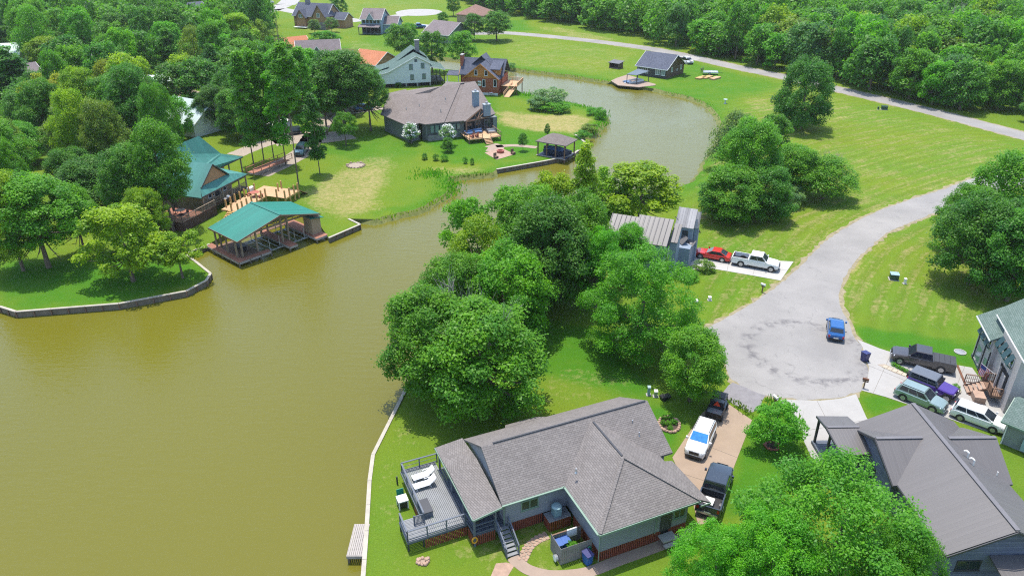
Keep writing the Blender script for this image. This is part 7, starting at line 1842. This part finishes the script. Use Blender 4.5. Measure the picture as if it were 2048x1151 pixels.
_bl = crown('blossom', 7, 40, 700, .17)[0]; _bl.materials.clear(); _bl.materials.append(M['white_fabric'])
for t in WHITE:
    f = [c for c in t.children if c.name.startswith('crown')][0]
    o = link('blossom', _bl, None, t, tuple(f.location)); o.scale = tuple(v*1.04 for v in f.scale)
# -- left bank
T('mid1', 292,222, 74, 9.5, 'mid', 'round tree in front of the long white metal roof, left of another', rh=4.2)
T('mid3', 350,232, 62, 9, 'fresh', 'bright tree in front of the long white metal roof, right of another', rh=4.0)
T('near1', 92,465, 185, 13, 'mid', 'big mid-green tree with a leaning trunk on the left lawn, near the picture edge', base=(98,535), rh=4.9, zc=8.2)
T('mid2', 14,138, 74, 9.5, 'mid', 'mid-green tree partly covering the pale aqua roof at the far left edge', rh=4.0)
T('near0', 10,430, 130, 14, 'lime', 'tall yellow-green tree cut by the left picture edge', rh=6.2)
T('open0', 235,475, 150, 10.5, 'lime', 'bright yellow-green tree with a slim trunk near the left bulkhead corner', base=(267,562), rh=4.4, zc=6.2)
T('open1', 352,492, 92, 7.0, 'lime', 'small yellow-green tree at the left bulkhead corner', base=(366,556), rh=2.2, zc=4.4)
T('near2', 170,500, 90, 8, 'mid', 'mid-green tree behind the slim yellow-green one on the left lawn', base=(170,505), rh=3.6, zc=6.6)
T('near3', 330,385, 118, 17, 'mid', 'tall twin-trunked tree in front of the lodge deck', base=(348,462), rh=6.2, zc=10.5)
T('near0', 262,352, 120, 13, 'dark', 'olive-dark tree left of the lodge roof', rh=5.0)
T('near2', 290,420, 80, 9, 'lime', 'leafy yellow-green tree at the foot of the lodge deck', rh=3.4)
for k, (bx, by, cx, cy, w, h, lab) in enumerate(((508,332,498,215,70,20,'tall slim-trunked tree by the lodge boardwalk, leftmost of the row'),(528,322,525,200,62,20,'tall slim-trunked tree by the lodge boardwalk, second of the row'),(548,318,545,215,58,19,'tall slim-trunked tree by the lodge boardwalk, third of the row'),(572,330,570,205,66,20,'tall slim-trunked tree just left of the bare-trunked pine'),(597,368,583,165,80,24,'pine with a long bare trunk beside the left lawn'),(640,348,633,265,56,14,'ivy-clad slim tree standing on the left lawn'),(618,300,606,190,64,19,'tall tree behind the dark teal SUV'))):
    T('tall%d'%(k%3), cx, cy, w, h, ('mid','fresh','mid','fresh','mid','dark','fresh')[k], lab, base=(bx,by), rh=h*.40 if k != 4 else 5.4, zc=h*.60 if k != 4 else 18.0)
T('near1', 700,175, 150, 17, 'dark', 'great dark oak left of the brown-roofed house', base=(690,262), rh=6.0, zc=11.0)
T('near0', 745,200, 80, 13, 'dark', 'dark oak limb mass against the roof of the brown-roofed house', base=(742,262), rh=4.2, zc=9.0)
T('near2', 655,195, 80, 14, 'mid', 'mid-green oak left of the great dark oak', base=(655,270), rh=5.0, zc=9.5)
T('small0', 688,247, 50, 7, 'mid', 'low leafy tree under the great dark oak', rh=2.6)
T('mid4', 610,140, 80, 14, 'fresh', 'fresh green tree in front of the slate-gabled roof', rh=5.2)
T('mid3', 690,135, 70, 11, 'olive', 'olive-tinged tree in front of the orange roof', rh=4.0)
T('weep1', 220,160, 75, 12, 'yellow', 'yellow-tinged tree in the middle of the left woods', rh=4.6)
T('open1', 95,195, 90, 13, 'yellow', 'yellow-green tree at the left of the woods below the aqua roof', rh=5.0)
T('open0', 470,60, 70, 13, 'lime', 'bright tree at the top of the left woods by the brown barn', rh=5.0)
def bare_tree(label, px, py, h, seed):
    p = P(px, py); t = thing('bare_tree', label, 'tree', (p.x,p.y,0)); g = random.Random(seed)
    tips = [(g.uniform(-.8,.8), g.uniform(-.8,.8), g.uniform(-.1,.6)) for _ in range(18)]
    o = link('trunk', limbs('trunk', seed, tips, 1.3, .045, twigs=7, mat='bark_pale'), None, t); o.scale = (h*.36, h*.36, h*.5)
bare_tree('pale leafless tree sticking out of the dense wood at the upper right', 1888, 100, 15, 5)
bare_tree('bare grey branches among the trees behind the lodge roof', 300, 262, 11, 6)
bare_tree('bare grey tree at the field end of the right shore clump', 1648, 372, 6.5, 8)
bare_tree('pale leafless limbs showing through the broad deep green tree of the central clump', 958, 795, 12.6, 12)
# -- woods: every tree stands for itself
KEEP = [P(x,y)[:2] for x, y in ()]
CLEAR = [([(300,345),(430,305),(560,288),(640,225),(700,300),(640,360),(470,420),(300,470)],0), ([(590,0),(1000,0),(1000,160),(560,160),(560,60)],0), ([(480,0),(600,0),(560,40),(490,35)],0),
         ([(10,215),(104,200),(108,148),(14,155)],0), ([(112,185),(200,180),(200,128),(115,130)],0), ([(262,215),(352,206),(352,182),(266,186)],0), ([(315,284),(400,298),(400,245),(320,236)],0), ([(382,72),(440,66),(438,30),(390,32)],0), ([(-40,170),(56,165),(56,114),(-40,116)],0), ([(112,58),(206,54),(200,6),(116,8)],0), ([(525,185),(640,180),(640,95),(535,100)],0), ([(35,80),(74,76),(70,40),(36,44)],0)]
CLEARW = [W2(c) for c, _ in CLEAR]
LEFTW = W2([(-300,420),(-300,-40),(470,-30),(490,30),(560,60),(560,130),(640,150),(700,230),(640,250),(560,250),(470,320),(400,345),(330,400),(180,440),(60,462),(-150,470)])
def scatter(poly, spacing, seed, avoid, prevs):
    g = np.random.RandomState(seed); A = np.array(poly); lo, hi = A.min(0), A.max(0); out = []
    cell = {}
    n = int((hi-lo).prod()/spacing**2*3.5)
    cand = g.uniform(lo, hi, (n,2)); ok = sdist(poly, cand) > 0
    for a in avoid: ok &= sdist(a, cand) < -1.5
    for p in cand[ok]:
        k = (int(p[0]//spacing), int(p[1]//spacing)); good = True
        for i in (-1,0,1):
            for j in (-1,0,1):
                for q in cell.get((k[0]+i,k[1]+j), ()):
                    if (p[0]-q[0])**2+(p[1]-q[1])**2 < (spacing*.82)**2: good = False
        if good and all((p[0]-q[0])**2+(p[1]-q[1])**2 > 22 for q in prevs):
            cell.setdefault(k, []).append(p); out.append(p)
    return out
def toscreen(x, y, z):
    dy = y*_cp + (CAM_H-z)*_sp; dv = -y*_sp + (CAM_H-z)*_cp
    return 1024+CAM_F*x/dy, 575.5+CAM_F*dv/dy, dy
placed = [tuple(o.location[:2]) for o in COL.objects if o.get('category') == 'tree']
LW = [p for p in scatter(LEFTW, 8.3, 4, CLEARW, placed)]
LW = [p for p in LW if -90 < toscreen(p[0],p[1],8)[0] < 760 and toscreen(p[0],p[1],6)[1] > -25 and sdist(LAKE,[p])[0] < -3]
LW.sort(key=lambda p: toscreen(p[0],p[1],0)[2])
hues = ['dark','mid','dark','mid','fresh','dark','olive','mid','deep','lime','mid','fresh','lime','mid']

HUEW = {'dark':'dark green','deep':'very dark green','mid':'mid-green','fresh':'bright green','olive':'olive green','lime':'yellow-green','blue':'blue-green'}
_rank = {}
def near_label(p, z, hue, marks, where):
    sx, sy, _ = toscreen(p[0], p[1], z)
    nm_, mx_, my_ = min(marks, key=lambda m: (m[1]-sx)**2 + 2*(m[2]-sy)**2)
    dx, dy = sx-mx_, sy-my_
    d = ('right of' if dx > 0 else 'left of') if abs(dx) > 1.4*abs(dy) else ('above' if dy < 0 else 'below')
    k = (nm_, d, hue, where); _rank[k] = _rank.get(k, 0) + 1
    o = ['first','second','third','fourth','fifth','sixth','seventh','eighth','ninth','tenth','eleventh','twelfth'][min(11, _rank[k]-1)]
    return '%s %s tree, %s of its colour %s the %s' % (HUEW[hue], where, o, d, nm_)
LMARKS = [('lodge roof',425,320),('long white roof',312,180),('pale aqua roof',10,118),('grey roof at left',55,155),('slate-blue roof',160,130),('dark barn',160,12),('brown barn',405,32),('aqua roof',355,245),('orange roof',585,92),('white trailer',560,262),('left edge',0,330),('left edge',0,230),('lodge deck',340,430),('yellow-tinged tree',220,150),('top left corner',0,0),('top edge',270,0)]
FMARKS = [('lake cabin',1325,120),('lone ivy-clad tree',1600,180),('pale leafless tree',1888,50),('top right corner',2048,0),('right edge',2048,150),('road bend',1140,70),('hip-roofed house',945,25),('green transformer',1768,205),('top edge',1300,0),('top edge',1600,0)]
WOOD = W2([(918,-4),(952,8),(978,18),(1003,27),(1060,36),(1130,48),(1200,60),(1265,70),(1300,86),(1370,98),(1480,124),(1560,141),(1660,163),(1850,207),(2060,258),(2400,330),(2600,100),(2300,-70),(1500,-95),(900,-90),(880,-30)])
FW = scatter(WOOD, 6.5, 9, [], placed)
FW = [p for p in FW if -60 < toscreen(p[0],p[1],8)[0] < 2110 and toscreen(p[0],p[1],6)[1] > -30]
FW.sort(key=lambda p: toscreen(p[0],p[1],0)[2])
# the nearest of both woods stand for themselves, up to about 300 trees in all; the rest reads as one mass
ALLW = sorted([(toscreen(p[0],p[1],0)[2], 0, tuple(p)) for p in LW] + [(toscreen(p[0],p[1],0)[2], 1, tuple(p)) for p in FW])
n_ind = 298 - sum(1 for o in COL.objects if o.get('category') == 'tree')
LW_IND = [p for _, w_, p in ALLW[:n_ind] if w_ == 0]; FW_IND = [p for _, w_, p in ALLW[:n_ind] if w_ == 1]; REST = [p for _, w_, p in ALLW[n_ind:]]
for i, p in enumerate(LW_IND):
    h = _tr.uniform(7.5,16.5); hue = _tr.choice(hues)
    big = toscreen(p[0],p[1],5)[2] < 160
    plant(('near%d'%_tr.randrange(4)) if big else (_tr.choice(('mid0','mid1','mid2','mid3','mid4','mid0','mid2','weep0','open0','tall1'))), p[0], p[1], _tr.uniform(3.2,6.0), h*.44, h*.57, hue, near_label(p, h*.6, hue, LMARKS, 'woodland'), 'tree', 'trees of the left-hand woods')
fh = ['dark','mid','mid','fresh','mid','dark','fresh','fresh','olive','mid','blue','lime']
def fpar(p, edge):
    h = _tr.uniform(8.5,16.5)
    return h, _tr.uniform(3.4,6.4), h*(.48 if edge else .46), h*.51, _tr.choice(fh)
for p in FW_IND:
    h, Rw, Rh, zc, hue = fpar(p, True)
    plant('far%d'%_tr.randrange(5) if toscreen(p[0],p[1],5)[2] > 190 else 'mid%d'%_tr.randrange(5), p[0], p[1], Rw, Rh, zc, hue, near_label(p, zc, hue, FMARKS, 'forest'), 'tree', 'trees of the dense wood')
def far_wood(pts):
    """the rest of the wood, reading as one mass: joined real leaves"""
    V = []; tint = []; g = np.random.RandomState(8)
    src = {}
    for k in range(5):
        me = KIND['far%d'%k][1]; co = np.empty(len(me.vertices)*3, np.float32); me.vertices.foreach_get('co', co)
        tv = np.empty(len(me.polygons), np.float32); me.attributes['tint'].data.foreach_get('value', tv)
        q_ = co.reshape(-1,4,3)[:1300]; cq = q_.mean(1, keepdims=True); src[k] = (cq+(q_-cq)*1.35, tv[:1300])
    hv = []
    for p in pts:
        h, Rw, Rh, zc, hue = fpar(p, False); q, tv = src[g.randint(5)]; a = g.uniform(0,6.28); ca, sa = math.cos(a), math.sin(a)
        x = q[:,:,0]*ca-q[:,:,1]*sa; y = q[:,:,0]*sa+q[:,:,1]*ca
        V.append(np.stack([x*Rw+p[0], y*Rw+p[1], q[:,:,2]*Rh+zc], 2)); tint.append(np.clip(tv*.7+g.uniform(-.15,.35),0,1))
    V = np.concatenate(V).reshape(-1,3); tint = np.concatenate(tint); n = len(tint)
    me = bpy.data.meshes.new('far_woodland')
    me.vertices.add(len(V)); me.vertices.foreach_set('co', V.astype(np.float32).ravel())
    me.loops.add(n*4); me.loops.foreach_set('vertex_index', np.arange(n*4, dtype=np.int32))
    me.polygons.add(n); me.polygons.foreach_set('loop_start', np.arange(0,n*4,4,dtype=np.int32)); me.polygons.foreach_set('loop_total', np.full(n,4,np.int32))
    at_ = me.attributes.new('tint','FLOAT','FACE'); at_.data.foreach_set('value', tint.astype(np.float32))
    me.update(); me.materials.append(M['leaf'])
    o = link('far_woodland', me, None); o.color = (.112,.305,.022,1)
    tag(o, kind='stuff')
far_wood(REST)
# -- plants in pots and beds, rank growth along the banks
for t, z, r in PLANTERS:
    c = link('foliage', KIND['bush0'][1], None, t, (0,0,z+r*.5)); c.scale = (r,r,r*.8); c.color = (*GREEN['fresh'],1)
for k, (px, py) in enumerate(((1328,838),(1340,838),(1348,848),(1336,850),(1326,850),(1340,860))):
    p = P(px,py); plant('bush%d'%(k%2), p.x, p.y, .28, .26, .3, 'mid', ['back left','back right','right','middle','left','front'][k] + ' rose bush in the stone-edged flower bed', 'bush', 'rose bushes in the flower bed', name='rose_bush')
def reeds(name, pxs, dens, h, hue, spread=.6, seed=1):
    g = np.random.RandomState(seed); ln = np.array(smooth_line(W2(pxs), 6)); V = []
    seg = np.r_[0, np.cumsum(np.linalg.norm(np.diff(ln,axis=0),axis=1))]; n = int(seg[-1]*dens)
    s = g.uniform(0, seg[-1], n); x = np.interp(s, seg, ln[:,0])+g.normal(0,spread,n); y = np.interp(s, seg, ln[:,1])+g.normal(0,spread,n)
    hh = h*g.uniform(.3,1.1,n)*(.5+.8*np.clip(np.sin(s*.7)+np.sin(s*.23+1),0,1)); a = g.uniform(0,6.28,n); lx, ly = g.normal(0,.35,n)*hh, g.normal(0,.35,n)*hh; w = .10+.05*hh
    z0 = np.full(n,-.25)
    V = np.stack([np.stack([x-np.cos(a)*w,y-np.sin(a)*w,z0],1),np.stack([x+np.cos(a)*w,y+np.sin(a)*w,z0],1),np.stack([x+lx+np.cos(a)*w*.4,y+ly+np.sin(a)*w*.4,z0+hh+.2],1),np.stack([x+lx-np.cos(a)*w*.4,y+ly-np.sin(a)*w*.4,z0+hh+.2],1)],1).reshape(-1,3)
    me = bpy.data.meshes.new(name); me.from_pydata(V.tolist(), [], np.arange(n*4).reshape(-1,4).tolist())
    at_ = me.attributes.new('tint','FLOAT','FACE'); at_.data.foreach_set('value', np.clip(g.normal(.5,.25,n),0,1).astype(np.float32)); me.update(); me.materials.append(M['leaf'])
    o = link(name, me, None); o.color = (*GREEN[hue],1); tag(o, kind='stuff')
reeds('bank_weeds', [(840,352),(868,345),(880,355),(893,366),(898,378),(880,392)], 60, .45, 'fresh', 1.3, 1)
reeds('bank_weeds', [(880,392),(838,414),(790,427),(750,438)], 14, .25, 'lime', .5, 2)
reeds('bank_weeds', [(1040,186),(1080,196),(1130,205),(1165,213),(1196,222),(1207,234),(1203,246),(1186,262),(1168,273)], 24, .6, 'fresh', .8, 3)
reeds('bank_weeds', [(1444,275),(1446,245),(1424,214),(1382,194),(1330,183)], 6, .35, 'fresh', .6, 4)
reeds('bank_weeds', [(1222,163),(1150,152),(1080,143),(1010,134),(960,125)], 6, .4, 'lime', .6, 5)
reeds('bank_weeds', [(985,346),(940,349),(905,353)], 14, .3, 'olive', .4, 6)
reeds('road_verge_weeds', [(1460,800),(1480,812),(1500,828)], 60, .25, 'olive', .35, 7)
reeds('road_verge_weeds', [(1550,800),(1540,812),(1560,822),(1580,835),(1596,855)], 20, .6, 'mid', .4, 8)
# ================================================================ ADDED HAZE
def air():
    m = bpy.data.materials.new('fill_haze_air'); m.use_nodes = True
    N, L = m.node_tree.nodes, m.node_tree.links
    N.remove(N['Principled BSDF'])
    v = N.new('ShaderNodeVolumePrincipled'); v.inputs['Color'].default_value = (0.93, 0.96, 1.0, 1); v.inputs['Density'].default_value = 0.0001; v.inputs['Anisotropy'].default_value = 0.3
    L.new(v.outputs[0], N['Material Output'].inputs['Volume'])
    o = MB().box(-4200, 4200, -600, 5200, -3.0, 50.0).build('fill_haze', m)  # added volume that lifts the dark tones; the air itself is clear
    tag(o, kind='stuff')
air()
